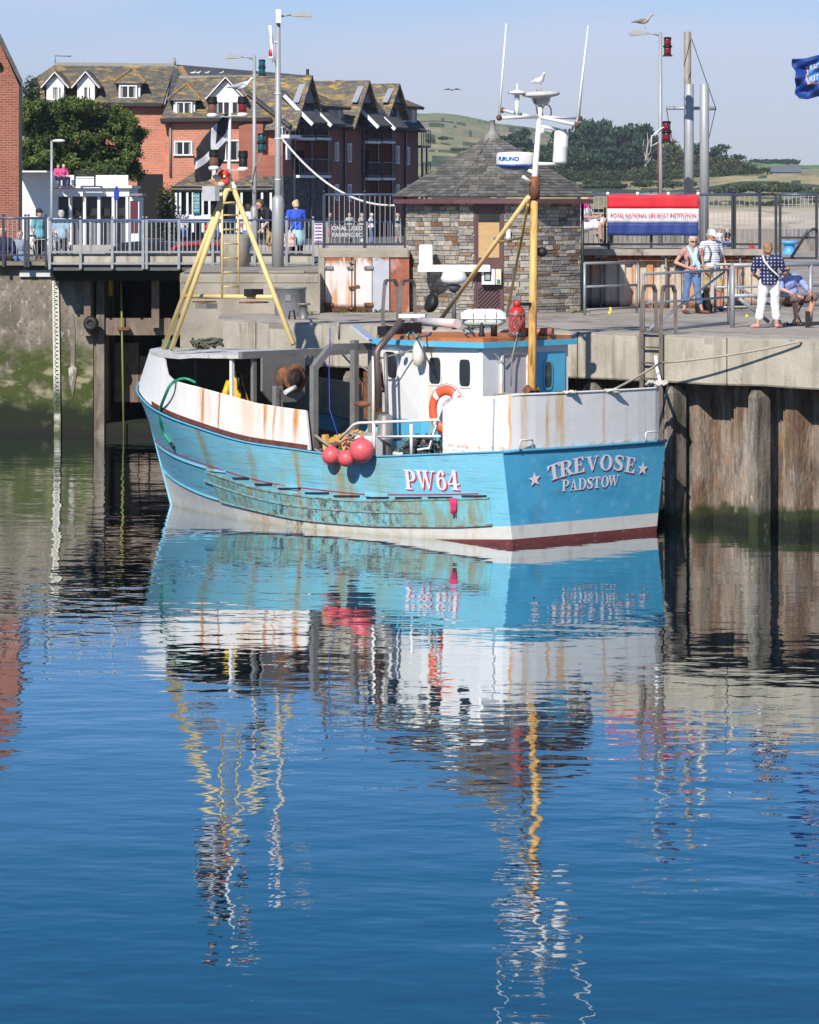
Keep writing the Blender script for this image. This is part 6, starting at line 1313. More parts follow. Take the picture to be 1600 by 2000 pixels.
# winch plate with drum
t_ = ray(547, 735, x=6.1)
mb = MB(); mb.prism([(6.2, 1.75, 3.06), (6.2, .62, 3.06), (6.2, .62, 2.35), (6.2, .85, 2.22), (6.2, 1.5, 2.22), (6.2, 1.75, 2.45)], (.05, 0, 0)); wp = mb.build('winch_plate', mGrey, boat)
cdr = Vector((6.15, 1.20, 2.68))
mb = MB(); ax = (-1, .12, 0); mb.lathe([(.22, 0), (.22, .04), (.13, .06), (.12, .22), (.13, .25), (.255, .27), (.265, .30), (.19, .31)], cdr, ax, 24); dr = mb.build('winch_drum', mRustM, boat)
mb = MB(); mb.lathe([(.19, .305), (.17, .33), (.11, .32), (.10, .345), (.05, .35)], cdr, ax, 20); mb.build('hub', M('greasy_hub', (.03, .02, .015), .6), dr)
mb = MB(); mb.tube([cdr+Vector((-.34, .35, -.25)), cdr+Vector((-.34, .08, -.16))], .045); mb.build('lever', mWhite, dr)
mb = MB(); mb.box((5.95, 1.65, 2.2), (.10, .09, .7)); mb.box((5.95, 1.52, 2.15), (.06, .05, .8)); mb.build('winch_stand', mGrey, boat)
# second winch (starboard), partly hidden
mb = MB(); mb.lathe([(.28, 0), (.28, .05), (.14, .07), (.14, .2), (.28, .22), (.26, .26)], (5.35, -.55, 2.65), (-1, .4, 0), 18); mb.box((5.6, -.6, 2.3), (.3, .2, .9)); mb.build('net_hauler', mRustM, boat)
mb = MB(); mb.box((5.75, -.25, 2.4), (.12, .12, 1.9)); mb.build('hauler_post', mGrey, boat)
# ---- gallows frame amidships
q1, q2 = ray(612, 880, y=1.95), ray(612, 718, y=1.95); q3 = ray(645, 678, x=4.6); q4 = ray(732, 676, x=4.6)
mb = MB(); u = (0, 1, 0)
mb.bar((4.68, 1.95, 1.2), (4.68, 1.95, 2.97), .13, .10, up=(1, 0, 0)); mb.bar((4.68, 1.95, 2.93), q3+Vector((0, 0, 0)), .12, .10, up=(1, 0, 0)); mb.bar(q3, q4, .12, .10, up=(1, 0, 0)); mb.bar((4.68, q4.y, q4.z), (4.68, q4.y, 1.2), .10, .10, up=(1, 0, 0)); mb.build('gallows_frame', mGrey, boat)
mb = MB(); mb.bar((4.55, q4.y+.1, 2.0), (4.7, -1.9, 2.0), .10, .12); mb.bar((3.2, -1.85, 1.95), (6.4, -1.95, 2.0), .08, .14); mb.build('inner_rail', mGrey, boat)
mb = MB(); mb.tube([q4+Vector((-.08, .12, -.0)), q4+Vector((-.08, .12, -1.6))], .03); mb.build('conduit', mWhiteR, boat)
# ---- exhaust
mb = MB(); e0, e1, e2 = ray(740, 795, x=3.35), ray(736, 690, x=3.35), ray(783, 628, x=3.2)
mb.tube([e0, e0.lerp(e1, .9), e1+Vector((0, 0, .03)), e1.lerp(e2, .12)+Vector((0, 0, .04)), e2], .062, 12); ex = mb.build('exhaust_pipe', M('brown_exhaust', (.17, .12, .115), .45, .4, var=.25, vs=(6, 6, 2), layers=[dict(c=(.28, .14, .07), s=(9, 9, 3), lo=.58, hi=.68)]), boat)
mb = MB(); mb.lathe([(.048, 0), (.048, .02)], e2, (e2-e1.lerp(e2, .1)), 12); mb.build('exhaust_mouth', mDark, ex)
mb = MB(); s0 = ray(752, 880, x=3.3); mb.lathe([(.135, 1.2), (.14, 1.22), (.14, 1.66), (.145, 1.67), (.145, 1.70), (.14, 1.71), (.135, 2.10), (.09, 2.13)], (s0.x, s0.y, 0), n=18); mb.build('silencer', mGrey, boat)
mb = MB(); mb.tube([e0+Vector((-.1, -.12, -.3)), e1+Vector((-.1, -.12, 0))], .035); mb.tube([e1+Vector((0, -.05, -.1)), e2+Vector((-.3, -.05, -.5)), e2+Vector((-.35, -.1, -.2))], .018); mb.build('pipe_stay', mGrey, ex)

# ---- wheelhouse
A = Vector((1.34, 1.10)); B = Vector((2.80, 1.12)); Cc = Vector((3.95, .80)); zt_ = 3.36; zb_ = 1.25
plan_t = [A, B, Vector((4.12, .80)), Vector((4.12, -.80)), Vector((2.8, -1.25)), Vector((1.34, -1.25))]
plan_b = [A, B, Vector((3.80, .80)), Vector((3.80, -.80)), Vector((2.8, -1.25)), Vector((1.34, -1.25))]
mWH = M('wheelhouse_white', (.80, .80, .79), .4, var=.03, coat=.1, layers=[dict(c=(.72, .36, .08), s=(9, 9, .6), lo=.30, hi=.55, xr=[(2.56, .13, 1)], ax='X', zr=(1.2, 1.6), k=.72), dict(c=(.60, .50, .40), s=(5, 5, 2), lo=.60, hi=.72, k=.3)])
mWB = M('wheelhouse_blue', (.10, .46, .70), .4, var=.06, layers=[dict(c=(.42, .36, .12), s=(9, 9, .6), lo=.34, hi=.55, xr=[(2.52, .13, 1)], k=.6)])
zmid = 2.02
def ringpts(z):
    f = (z-zb_)/(zt_-zb_); return [Vector(((1-f)*b.x+f*a.x, (1-f)*b.y+f*a.y, z)) for a, b in zip(plan_t, plan_b)]
mb = MB(); r0, r1, r2 = ringpts(zb_), ringpts(zmid), ringpts(zt_)
mb.add(r0+r1+r2, [(i, (i+1) % 6, 6+(i+1) % 6, 6+i) for i in range(6)], 1); mb.f += [(6+i, 6+(i+1) % 6, 12+(i+1) % 6, 12+i) for i in range(6)]; mb.m += [0]*6; mb.c += [None]*6; mb.smooth += [False]*6
mb.f.append((12, 13, 14, 15, 16, 17)); mb.m.append(0); mb.c.append(None); mb.smooth.append(False)
wh = mb.build('wheelhouse', [mWH, mWB], boat)
# roof: orange top with blue edge
def off(pl, d): c = Vector((2.6, -.08)); return [p+(p-c).normalized()*d for p in pl]
ro = off(plan_t, .16); mb = MB(); mb.prism([(p.x, p.y, zt_) for p in ro], (0, 0, .10)); rf_ = mb.build('roof', mWB, wh)
mb = MB(); mb.prism([(p.x, p.y, zt_+.10) for p in off(plan_t, .06)], (0, 0, .07)); mb.build('roof_top', M('orange_rust_roof', (.52, .17, .05), .6, var=.15, layers=[dict(c=(.30, .09, .04), s=(4, 4, 4), lo=.5, hi=.65, k=.7)]), wh)
def wh_window(a, b, f0, f1, z0, z1, par, arch=True, lip=.02, glass=mGlass):
    """arched window on the wall a-b between fractions f0..f1"""
    def pt(f, z, o):
        ra = ringpts(z); p = ra[a].lerp(ra[b], f); d = (ra[b]-ra[a]).normalized(); n_ = Vector((-d.y, d.x, 0)); c = Vector((2.6, 0, z)); n_ = n_ if n_.dot(p-c) > 0 else -n_; return p+n_*o
    def out(s): 
        o = []; fm, zm = (f0+f1)/2, (z0+z1)/2; hw, hh = (f1-f0)/2*s, (z1-z0)/2+(s-1)*.12
        for k in range(32):
            an = 2*pi*k/32; cx_, sx_ = cos(an), sin(an); e = .36; o.append((fm+hw*math.copysign(abs(cx_)**e, cx_), zm+hh*math.copysign(abs(sx_)**(e+.12), sx_)))
        return o
    A_, B_ = out(1.22), out(1.0); mb = MB(); n = 32
    dz_ = .0 if a == 0 else .03; lip += dz_; vs = [pt(f, z, -.01) for f, z in A_]+[pt(f, z, lip) for f, z in A_]+[pt(f, z, lip) for f, z in B_]+[pt(f, z, .004+dz_*.6) for f, z in B_]
    mb.add(vs, [(j*n+i, j*n+(i+1) % n, (j+1)*n+(i+1) % n, (j+1)*n+i) for j in range(3) for i in range(n)]); fo = mb.build('window', mWhiteR, par)
    mb = MB(); mb.add([pt(f, z, .006+dz_*.6) for f, z in B_], [tuple(range(n))]); mb.build('pane', glass, fo); return fo
def ff(px, a, b, z=3.1):                              # fraction on wall for a picture column
    ra = ringpts(z); best = 0
    return min([i/400 for i in range(401)], key=lambda f: abs((lambda w: CX+F*w.x/w.y)(BM @ ra[a].lerp(ra[b], f))-px))
def zz(px, py, a, b):
    ra = ringpts(3.0); w = BM @ ra[a].lerp(ra[b], ff(px, a, b)); return HC-(py-HY)*w.y/F
wh_window(0, 1, ff(862, 0, 1), ff(839, 0, 1), zz(850, 750, 0, 1), zz(850, 698, 0, 1), wh); wh_window(0, 1, ff(920, 0, 1), ff(898, 0, 1), zz(909, 755, 0, 1), zz(909, 702, 0, 1), wh)
wh_window(1, 2, ff(778, 1, 2), ff(755, 1, 2), zz(766, 738, 1, 2), zz(766, 687, 1, 2), wh)
# aft face: recessed door, its shade painted in as a lavender tint, blue panel with a window on starboard side
ya = lambda px, py=700, x=1.30: ray(px, py, x=x)
mb = MB(); y0, y1 = ya(982).y, ya(1032).y; z0, z1 = 1.5, ya(1000, 690).z
mb.box((1.335, (y0+y1)/2, (z0+z1)/2), (.02, abs(y1-y0), z1-z0)); dr_ = mb.build('door', M('door_shade_lavender', (.50, .49, .56), .5, var=.04), wh)
mb = MB()
for yy in (y0, y1): mb.box((1.32, yy, (z0+z1)/2), (.05, .05, z1-z0))
mb.box((1.32, (y0+y1)/2, z1), (.05, abs(y1-y0)+.05, .05)); mb.build('door_frame', mWhiteR, dr_)
mb = MB(); y2, y3 = ya(1047).y, ya(1104).y; za_, zb2 = ya(1075, 765).z, ya(1075, 687).z
mb.box((1.32, (y2+y3)/2, (za_+zb2)/2), (.03, abs(y3-y2), zb2-za_)); bp_ = mb.build('blue_door', mWB, wh)
yc = ya(1070).y; mb = MB(); n = 28; zc_ = ya(1070, 732).z
o1 = [(math.copysign(abs(cos(2*pi*k/n))**.5, cos(2*pi*k/n)), math.copysign(abs(sin(2*pi*k/n))**.6, sin(2*pi*k/n))) for k in range(n)]
mb.add([(1.30, yc+a*.13, zc_+b*.27) for a, b in o1]+[(1.285, yc+a*.13, zc_+b*.27) for a, b in o1]+[(1.285, yc+a*.10, zc_+b*.235) for a, b in o1], [(j*n+i, j*n+(i+1) % n, (j+1)*n+(i+1) % n, (j+1)*n+i) for j in range(2) for i in range(n)]); wf = mb.build('window', mWB, bp_)
mb = MB(); mb.add([(1.290, yc+a*.10, zc_+b*.235) for a, b in o1], [tuple(range(n))]); mb.build('pane', M('grey_green_glass', (.06, .075, .07), .1), wf)
# rounded aft port corner post
mb = MB(); mb.tube([(1.40, 1.06, 1.3), (1.40, 1.06, 3.35)], .055, 10); mb.build('corner_post', mWH, wh)
# roof gear: aerial posts, vents, radar pedestal, horn, floodlights
def rp_(px, py, z=3.55): return ray(px, py, z=z)
p = rp_(887, 640); mb = MB(); mb.tube([(p.x, p.y, 3.52), (p.x, p.y, 3.52+.75)], .045); mb.lathe([(.07, 4.24), (.13, 4.32), (.14, 4.36), (.05, 4.38)], (p.x, p.y, 0), n=14); mb.build('pedestal', M('dark_grey_metal', (.12, .12, .14), .5), wh)
mb = MB(); a = Vector((p.x, p.y, 0)); mb.lathe([(.10, 4.38), (.24, 4.42), (.26, 4.50), (.20, 4.62), (.08, 4.66), (.02, 4.70)], a, n=20); mb.build('satellite_dome', mWhite, wh)
mb = MB(); q = rp_(868, 585, 4.1); mb.lathe([(.05, 0), (.16, .06), (.19, .14), (.17, .2), (.05, .22)], (p.x+.32, p.y+.12, 3.98), (.3, .6, .2), 16); mb.build('black_horn', mBlack, wh)
mb = MB(); a, b = rp_(822, 628, 3.7), rp_(893, 632, 3.7); mb.tube([a, b], .085, 12); mb.build('white_tube', M('pinkish_white', (.62, .55, .56), .5), wh)
mb = MB(); a = rp_(806, 617, 3.8); mb.box(a, (.5, .25, .07), rz=.6); mb.box(a+Vector((0, 0, -.2)), (.05, .05, .35)); mb.build('white_tray', mWhite, wh)
mb = MB(); a = rp_(760, 648, 3.6); mb.box((3.95, .72, 3.60), (.22, .42, .16)); mb.box((3.95, .2, 3.62), (.2, .5, .22)); mb.build('black_floodlight', mBlack, wh)
mb = MB(); a = rp_(700, 645, 3.6); mb.bar((4.25, .85, 3.42), (4.62, .95, 3.68), .30, .05); mb.tube([(4.2, .85, 3.40), (4.45, .9, 3.5)], .03, mi=1); mb.build('sun_visor', [M('pale_grey_flap', (.42, .46, .54), .4), mRustM], wh)
mb = MB(); a = rp_(941, 655); mb.lathe([(.06, 3.53), (.06, 3.56), (.045, 3.6), (.04, 3.72), (.01, 3.78)], (a.x, a.y, 0), n=12); a = rp_(965, 655); mb.lathe([(.06, 3.53), (.06, 3.72), (.055, 3.74)], (a.x, a.y, 0), n=12); mb.build('roof_vents', mBlack, wh)
mb = MB(); a = rp_(1050, 648, 3.6); mb.tube([a+Vector((.3, .3, 0)), a, a+Vector((-.28, -.10, 0))], .075, 14); mb.build('rusty_pipe', M('orange_brown_pipe', (.38, .14, .08), .5), wh)
mb = MB(); a = rp_(784, 672, 3.45); mb.ball((3.2, 1.2, 3.22), (.06, .06, .06), 10); mb.build('round_lamp', mSteelG, wh)
mb = MB(); mb.tube([rp_(795, 655), rp_(803, 645), rp_(815, 660), rp_(835, 655), rp_(842, 650)], .02, 6); mb.tube([rp_(905, 645, 3.6), rp_(912, 652, 3.6), rp_(925, 650, 3.6), rp_(918, 642, 3.6)], .02, 6); mb.build('hose', M('blue_hose', (.15, .35, .45), .6), wh)
r = random.Random(4); mb = MB()
for k in range(5):
    c0 = ray(1003+k*3, 640-k*4, x=1.2); mb.tube([c0+Vector((0, .10*cos(a*.9+k), .14*sin(a*.9+k))) for a in range(8)], .012, 5)
mb.build('cable_coils', M('red_brown_cable', (.35, .12, .10), .6), wh)
mb = MB(); mb.tube([ray(1010, 655, x=1.22), ray(1000, 700, x=1.22), ray(998, 755, x=1.22)], .013, 5); mb.tube([ray(965, 690, x=1.28), ray(985, 712, x=1.28), ray(1003, 690, x=1.28)], .011, 5); mb.build('loose_cable', mRope, wh)

# ---- mast and its gear
def mx_(px, py): return ray(px, py, x=1.12)
m0, m1, m2_ = mx_(1037, 775), mx_(1044, 352), mx_(1057, 188); m0.z = 1.3
mb = MB(); mb.tube([m0, m0.lerp(m1, .5), m1], [.080, .074, .064], 14); mast = mb.build('mast', mYellowR, boat)
mb = MB(); mb.tube([m1-Vector((0, 0, .35)), m1, m2_], [.060, .055, .045], 12); mb.build('mast_top', mWhiteR, mast)
mb = MB(); mb.lathe([(.095, -.3), (.10, -.1), (.095, .12)], m1-Vector((0, 0, .05)), n=12); mb.build('mast_collar', mRustM, mast)
mb = MB(); mb.tube([mx_(1032, 385), ray(848, 642, z=3.54)], .042, 10); st_ = mb.build('stay', mYellow, boat)
mb = MB(); a, b = mx_(1031, 400), ray(990, 618, z=3.6); mb.tube([a, b], .028, 8); c0 = a.lerp(b, .27); d0 = mx_(1032, 385).lerp(ray(848, 642, z=3.54), .33); mb.tube([c0, d0], .022, 6); mb.build('thin_stay', M('ochre_stay', (.42, .29, .07), .5, var=.15), boat)
mb = MB(); mb.bar(mx_(1038, 762)-Vector((.05, 0, .05)), mx_(1038, 762)+Vector((.05, 0, .05)), .28, .14); mb.build('mast_step', mRustM, mast)
# lamp on mast
mb = MB(); a = mx_(1058, 492); mb.ball(a, (.12, .10, .09), 10); mb.bar(a, mx_(1044, 494), .04); mb.build('mast_floodlight', mBlack, mast)
mb = MB(); mb.bar(mx_(1040, 594), mx_(1018, 594), .06); mb.build('cleat_bar', mBlack, mast)
# crosstrees
c = mx_(1052, 228)
ct = MB(); e = [mx_(975, 231), mx_(982, 216), mx_(1128, 231), mx_(1125, 244)]
e[0] = ray(975, 230, x=1.3); e[1] = ray(981, 215, x=1.9); e[2] = ray(1131, 231, x=.9); e[3] = ray(1127, 244, x=.4)
ct.tube([e[0], c], .032); ct.tube([e[1], c+Vector((.1, .1, 0))], .028); ct.tube([c, e[2]], .025); ct.tube([c, e[3]], .032); ct.build('crosstrees', mWhiteR, mast)
mb = MB()
for q in (e[0], e[1], e[3], e[2]): mb.ball(q, .055, 8)
mb.build('rusty_clamps', mRustM, mast)
mb = MB(); mb.tube([e[0]+Vector((0, 0, .03)), ray(989, 46, x=1.3)], [.026, .014], 6); mb.build('whip_aerial', mWhite, mast)
mb = MB(); mb.tube([e[3]+Vector((0, 0, .03)), ray(1149, 50, x=.4)], [.028, .014], 6); mb.build('whip_aerial', mWhite, mast)
mb = MB(); mb.tube([e[2]+Vector((0, 0, .03)), ray(1147, 62, x=.9)], [.020, .012], 6); mb.build('whip_aerial', mWhite, mast)
gp_ = ray(1010, 228, x=1.35); gt = ray(1010, 196, x=1.35)
mb = MB(); mb.tube([gp_, gt], .038, 8); mb.lathe([(.04, 0), (.05, .06), (.03, .10)], gt, n=10); mb.lathe([(.03, .08), (.10, .11), (.165, .125), (.16, .15), (.06, .18), (.015, .19), (.012, .30)], gt, n=22); mb.build('mushroom_aerial', mWhite, mast)
dt = m2_.copy(); ad = Vector((0, .06, 1)).normalized()
mb = MB(); mb.lathe([(.05, -.14), (.13, -.12), (.16, -.06), (.17, -.01), (.33, .03), (.345, .06), (.33, .09), (.2, .11), (.03, .115)], dt-Vector((0, 0, .02)), ad, 30); mb.build('satellite_disc', M('grubby_white', (.60, .58, .55), .55, var=.1), mast)
mb = MB(); lw = mx_(1068, 218); mb.tube([lw+Vector((0, .13*cos(a*.7), .13*sin(a*.7))) for a in range(10)], .012, 6); mb.tube([mx_(1049, 175), mx_(1045, 195), mx_(1050, 222)], .012, 5); mb.build('cable_loop', MATS['red_brown_cable'], mast)
cyl = ray(1096, 300, x=.9)
mb = MB(); a0, a1 = ray(1093, 321, x=.9), ray(1097, 258, x=.9); mb.lathe([(.05, 0), (.125, .02), (.13, .06), (.13, .30), (.134, .31), (.134, .33), (.13, .34), (.13, .56), (.115, .60), (.04, .62)], a0, a1-a0, 22); mb.build('radar_reflector', mWhite, mast)
mb = MB(); mb.tube([mx_(1052, 246), a1+Vector((0, 0, .03))], .034); mb.tube([mx_(1046, 320), a0+Vector((0, 0, .0))], .034); mb.ball(mx_(1057, 256), .08, 8); mb.build('reflector_bracket', mWhiteR, mast)
rd = ray(1007, 331, x=1.55); sR = .36*1.0
mb = MB(); mb.lathe([(.02, -.02), (.20, .0), (.32, .05), (.345, .08)], rd, n=28, mi=1); mb.lathe([(.345, .08), (.35, .10), (.345, .26), (.32, .305), (.05, .32)], rd, n=28); rdo = mb.build('radar_dome', [mWhite, M('radar_blue', (.01, .10, .42), .4)], mast)
vs, fs = text_shape('FURUNO', .10, .004); mb = MB(); ctr = BM.inverted().to_3x3() @ Vector((0, -1, 0)); a_c = atan2(ctr.y, ctr.x)-.45
mb.add([rd+Vector((.356*cos(a_c+v.x/.34), .356*sin(a_c+v.x/.34), .185+v.y)) for v in vs], fs); mb.build('lettering', MATS['radar_blue'], rdo)
mb = MB(); mb.tube([rd+Vector((-.1, -.1, .02)), mx_(1043, 337)], .035); mb.tube([mx_(1022, 345), mx_(1042, 360)], .03); mb.build('radar_bracket', mWhiteR, mast)
# ---- gantry: three legs, twin left, crossbar and ladder
ap_ = ray(447, 368, x=8.2)
L1, L2, R1 = ray(319, 680, z=3.1), ray(334, 684, z=3.1), Vector((6.4, .74, 3.2))
R1 = ray(573, 673, x=6.4)
mb = MB(); mb.tube([L1, ap_+Vector((.05, .05, -.02))], .050, 10); gan = mb.build('gantry_leg', mYellow, boat)
mb = MB(); mb.tube([L2, L2.lerp(ap_, .999)+Vector((-.06, .10, 0))], .050, 10); mb.build('gantry_leg', mYellow, boat)
mb = MB(); mb.tube([R1, ap_+Vector((-.08, -.05, 0))], .050, 10); mb.build('gantry_leg', mYellow, boat)
mb = MB(); xl = L1.lerp(ap_, .33); xr2 = R1.lerp(ap_, .30); mb.tube([xl, xr2], .045, 8); mb.build('crossbar', mYellow, boat)
mb = MB(); cap0 = ap_+Vector((0, 0, -.05)); mb.prism([cap0+Vector((.09, .09, 0)), cap0+Vector((.09, -.09, 0)), cap0+Vector((-.12, -.09, 0)), cap0+Vector((-.12, .09, 0))], (0, 0, .06)); mb.build('gantry_cap', mYellow, boat)
def gx(px, py, k): # point on plane between crossbar and apex
    a = xl.lerp(xr2, .45); x = a.x+(ap_.x-a.x)*k; return ray(px, py, x=x)
mb = MB()
la0, la1 = gx(434, 582, 0), gx(434, 396, .9); lb0, lb1 = gx(466, 582, 0), gx(465, 396, .9)
mb.tube([la0, la1], .022, 6); mb.tube([lb0, lb1], .022, 6); mb.tube([la1, lb1], .028, 6)
ladder = mb.build('ladder', mYellow, boat)
for i in range(6): mb = MB(); f = .12+.15*i; mb.tube([la0.lerp(la1, f), lb0.lerp(lb1, f)], .018, 6); mb.build('rung', mYellow, ladder)
mb = MB(); a = xl.lerp(xr2, .78); mb.box(a+Vector((0, 0, .08)), (.22, .30, .14)); mb.box(a+Vector((-.1, .1, -.1)), (.3, .5, .03), mi=1); mb.build('floodlight', [mBlack, mRustM], gan)
mb = MB(); a = xl.lerp(xr2, .25); mb.box(a+Vector((-.1, .1, -.18)), (.3, .3, .10)); mb.box(a+Vector((-.05, .1, -.1)), (.3, .35, .03), mi=1); mb.build('floodlight', [mGrey, mRustM], gan)
# pole with navigation lights
pt_ = ray(450, 182, x=8.2); mb = MB(); mb.tube([ap_, ap_.lerp(pt_, .3), pt_], [.055, .035, .02], 8); mb.prism([ap_+Vector((.1, .1, 0)), ap_+Vector((-.12, -.1, 0)), ap_+Vector((0, 0, .33))], (.05, -.05, 0)); npl = mb.build('signal_pole', mWhite, boat)
mNavA = M('brown_lens', (.18, .08, .05), .2, spec=.8)
def navlight(px, py, lens, top=True):
    b = ray(px, py, x=8.15); mb = MB(); mb.lathe([(.10, -.05), (.11, 0), (.07, .03)], b, n=12); pp = ap_.lerp(pt_, max(0, min(1, (b.z-ap_.z)/(pt_.z-ap_.z)))); mb.bar(b-Vector((0, 0, .03)), pp-Vector((0, 0, .03)), .06, .025); o = mb.build('navigation_light', mWhite, npl)
    mb = MB(); mb.lathe([(.075, .03), (.085, .06), (.085, .20), (.08, .21)], b, n=12); mb.build('lens', lens, o); mb = MB(); mb.lathe([(.095, .20), (.10, .24), (.09, .33), (.10, .34)], b, n=12); mb.build('cap', mBlack, o); return b
n1 = navlight(415, 224, mNavA); n2 = navlight(474, 223, mLensR); navlight(418, 327, mNavA); navlight(475, 329, mBlack)
mb = MB(); mb.box(ray(412, 378, x=8.3), (.35, .12, .28)); mb.build('spare_lamp', M('pale_grey_lamp', (.5, .5, .52), .4), npl)
# ---- rails amidships port side
mb = MB(); r0_ = ray(735, 888, y=2.16); zt2 = ray(735, 825, y=2.16).z; zm2 = ray(800, 857, y=2.16).z
mb.tube([ray(664, 858, y=2.1), ray(690, 830, y=2.12), ray(700, 826, y=2.14), Vector((r0_.x, 2.14, zt2)), ray(857, 820, y=2.14)], .025, 8); mb.tube([Vector((r0_.x, 2.14, zm2)), ray(860, 852, y=2.14)], .022, 8); mb.build('hand_rail', mWhiteR, boat)
for px in (731, 804): mb = MB(); p = ray(px, 860, y=2.13); mb.tube([(p.x, 2.13, 1.42), (p.x, 2.14, zt2)], .03, 8); mb.build('stanchion', mWhiteR, boat)
# ============================================================ loose things on and beside the boat
def bw(p): return BM @ Vector(p)
def buoy(label, px, py, r, y):
    p = bw(ray(px, py, y=y)); t = thing('buoy_float', label, 'buoy', p, 0, 'pink buoy floats hanging on the boat side')
    mb = MB(); mb.ball((0, 0, 0), r, 28); mb.build('float', M('pink_float', (.74, .11, .13), .42, var=.12, vs=(6, 6, 6), spec=.5, layers=[dict(c=(.45, .16, .14), s=(9, 9, 9), lo=.58, hi=.68, k=.5), dict(c=(.80, .30, .28), s=(5, 5, 12), lo=.56, hi=.68, k=.5)]), t)
    mb = MB(); mb.lathe([(r*.25, r*.93), (r*.18, r*1.1), (r*.12, r*1.2)], n=10); mb.build('eye', mBlack if r < .16 else MATS['pink_float'], t)
    mb = MB(); q = bw(ray(676, 858, y=2.2))-p; mb.tube([Vector((0, 0, r*1.1)), q*.6+Vector((0, 0, .05)), q], .014, 5); mb.build('lanyard', M('purple_cord', (.25, .04, .12), .8), t)
buoy('leftmost pink float of the three hanging over the boat side', 647, 890, .168, 2.36); buoy('smallest pale pink float in the middle of the three', 677, 895, .155, 2.50); buoy('largest pink float, right one of the three', 707, 880, .222, 2.44)
# lifebuoy
def lifebuoy():
    p = ray(872, 800, y=1.45); t = thing('lifebuoy', 'orange lifebuoy with white bands hanging between wheelhouse and stern bulwark', 'lifebuoy', bw(p), BA+.25)
    Rr, rr = .27, .072; mb = MB(); n, m = 48, 12; vs = []
    for i in range(n):
        a = 2*pi*i/n
        for j in range(m): b = 2*pi*j/m; vs.append(((Rr+rr*cos(b))*cos(a), rr*.8*sin(b), (Rr+rr*cos(b))*sin(a)*1.28))
    for i in range(n):
        w = (i % 12) in (5, 6)
        for j in range(m): mb.f.append((i*m+j, ((i+1) % n)*m+j, ((i+1) % n)*m+(j+1) % m, i*m+(j+1) % m)); mb.m.append(1 if w else 0); mb.c.append(None); mb.smooth.append(True)
    mb.v = vs; mb.build('ring', [M('lifebuoy_orange', (.75, .12, .05), .45, var=.06), mWhite], t)
    mb = MB(); mb.tube([((Rr+.09)*cos(a*.26)*1, -.02+.02*sin(a*3), (Rr+.09)*sin(a*.26)*1.28) for a in range(25)], .008, 5); mb.build('grab_line', mRope, t)
lifebuoy()
# liferaft canister
def raft():
    p = ray(944, 640, z=3.56); t = thing('liferaft_canister', 'white ribbed liferaft canister strapped on the wheelhouse roof', 'liferaft', bw(p), .06)
    mb = MB(); ln, r = .86, .17; sec = []
    for i in range(25):
        x = -ln/2+ln*i/24; q = min(1, (1-abs(2*x/ln)**6)**.5+.0) if abs(2*x/ln) < 1 else 0; q = max(q, .55) if abs(2*x/ln) >= .99 else q; rb = 1+(.03 if i % 4 == 0 else 0); sec.append((x, max(.35, q)*rb))
    vs = [(x, r*1.05*q*math.copysign(abs(cos(2*pi*k/20))**.7, cos(2*pi*k/20)), .19+r*q*math.copysign(abs(sin(2*pi*k/20))**.7, sin(2*pi*k/20))) for x, q in sec for k in range(20)]
    mb.add(vs, [(i*20+k, i*20+(k+1) % 20, (i+1)*20+(k+1) % 20, (i+1)*20+k) for i in range(24) for k in range(20)]+[tuple(range(20)), tuple(24*20+k for k in range(19, -1, -1))], 0, None, True); mb.build('canister', mWhite, t)
    mb = MB(); mb.box((0, 0, .185), (ln*1.0, r*2.28, .03), bev=.01); mb.build('flange', mWhite, t)
    for x in (-.2, .02, .24): mb = MB(); mb.tube([(x, r*1.12*cos(2*pi*k/20), .19+r*1.06*sin(2*pi*k/20)) for k in range(20)], .007, 4, closed=True); mb.build('strap', mBlack, t)
    mb = MB(); mb.box((-.25, 0, .01), (.06, .34, .06)); mb.box((.25, 0, .01), (.06, .34, .06)); mb.build('cradle', M('olive_cradle', (.2, .2, .05), .6), t)
raft()
def gas():
    p = ray(1010, 652, x=1.45); p.z = 3.54; t = thing('gas_bottle', 'red gas bottle standing on the wheelhouse roof beside the mast', 'gas bottle', bw(p))
    mb = MB(); mb.lathe([(.135, 0), (.15, .02), (.15, .20), (.152, .21), (.152, .235), (.15, .245), (.15, .42), (.12, .50), (.06, .53)], n=24); mb.build('cylinder', M('gas_red', (.55, .035, .03), .35, var=.06), t)
    mb = MB(); mb.lathe([(.153, .0), (.154, .0), (.154, .09)], n=24); mb.lathe([(.1505, .36), (.154, .36), (.154, .42), (.1505, .42)], n=24); mb.build('band', mGrey, t)
    mb = MB(); mb.lathe([(.07, .52), (.075, .62), (.05, .64), (.05, .60)], n=14); mb.build('collar', MATS['gas_red'], t)
    vs, fs = text_shape('CALOR', .06); mb = MB(); a_c = -pi/2; mb.add([Vector((.1535*cos(a_c+v.x/.15), .1535*sin(a_c+v.x/.15), .26+v.y)) for v in vs], fs); vs, fs = text_shape('Propane', .05); mb.add([Vector((.1535*cos(a_c+v.x/.15), .1535*sin(a_c+v.x/.15), .17+v.y)) for v in vs], fs); mb.build('lettering', mWhite, t)
gas()
# white pear fender on the wheelhouse
p = bw(ray(817, 690, y=1.30)); t = thing('pear_fender', 'small white pear-shaped fender hanging on the wheelhouse side', 'fender', p)
mb = MB(); mb.lathe([(.02, -.24), (.07, -.21), (.105, -.10), (.105, .05), (.075, .17), (.03, .22), (.02, .25)], n=18); mb.build('body', M('cream_fender', (.72, .68, .58), .45), t); mb = MB(); mb.tube([(0, 0, .24), (.02, .05, .36)], .01, 5); mb.build('lanyard', mBlack, t)
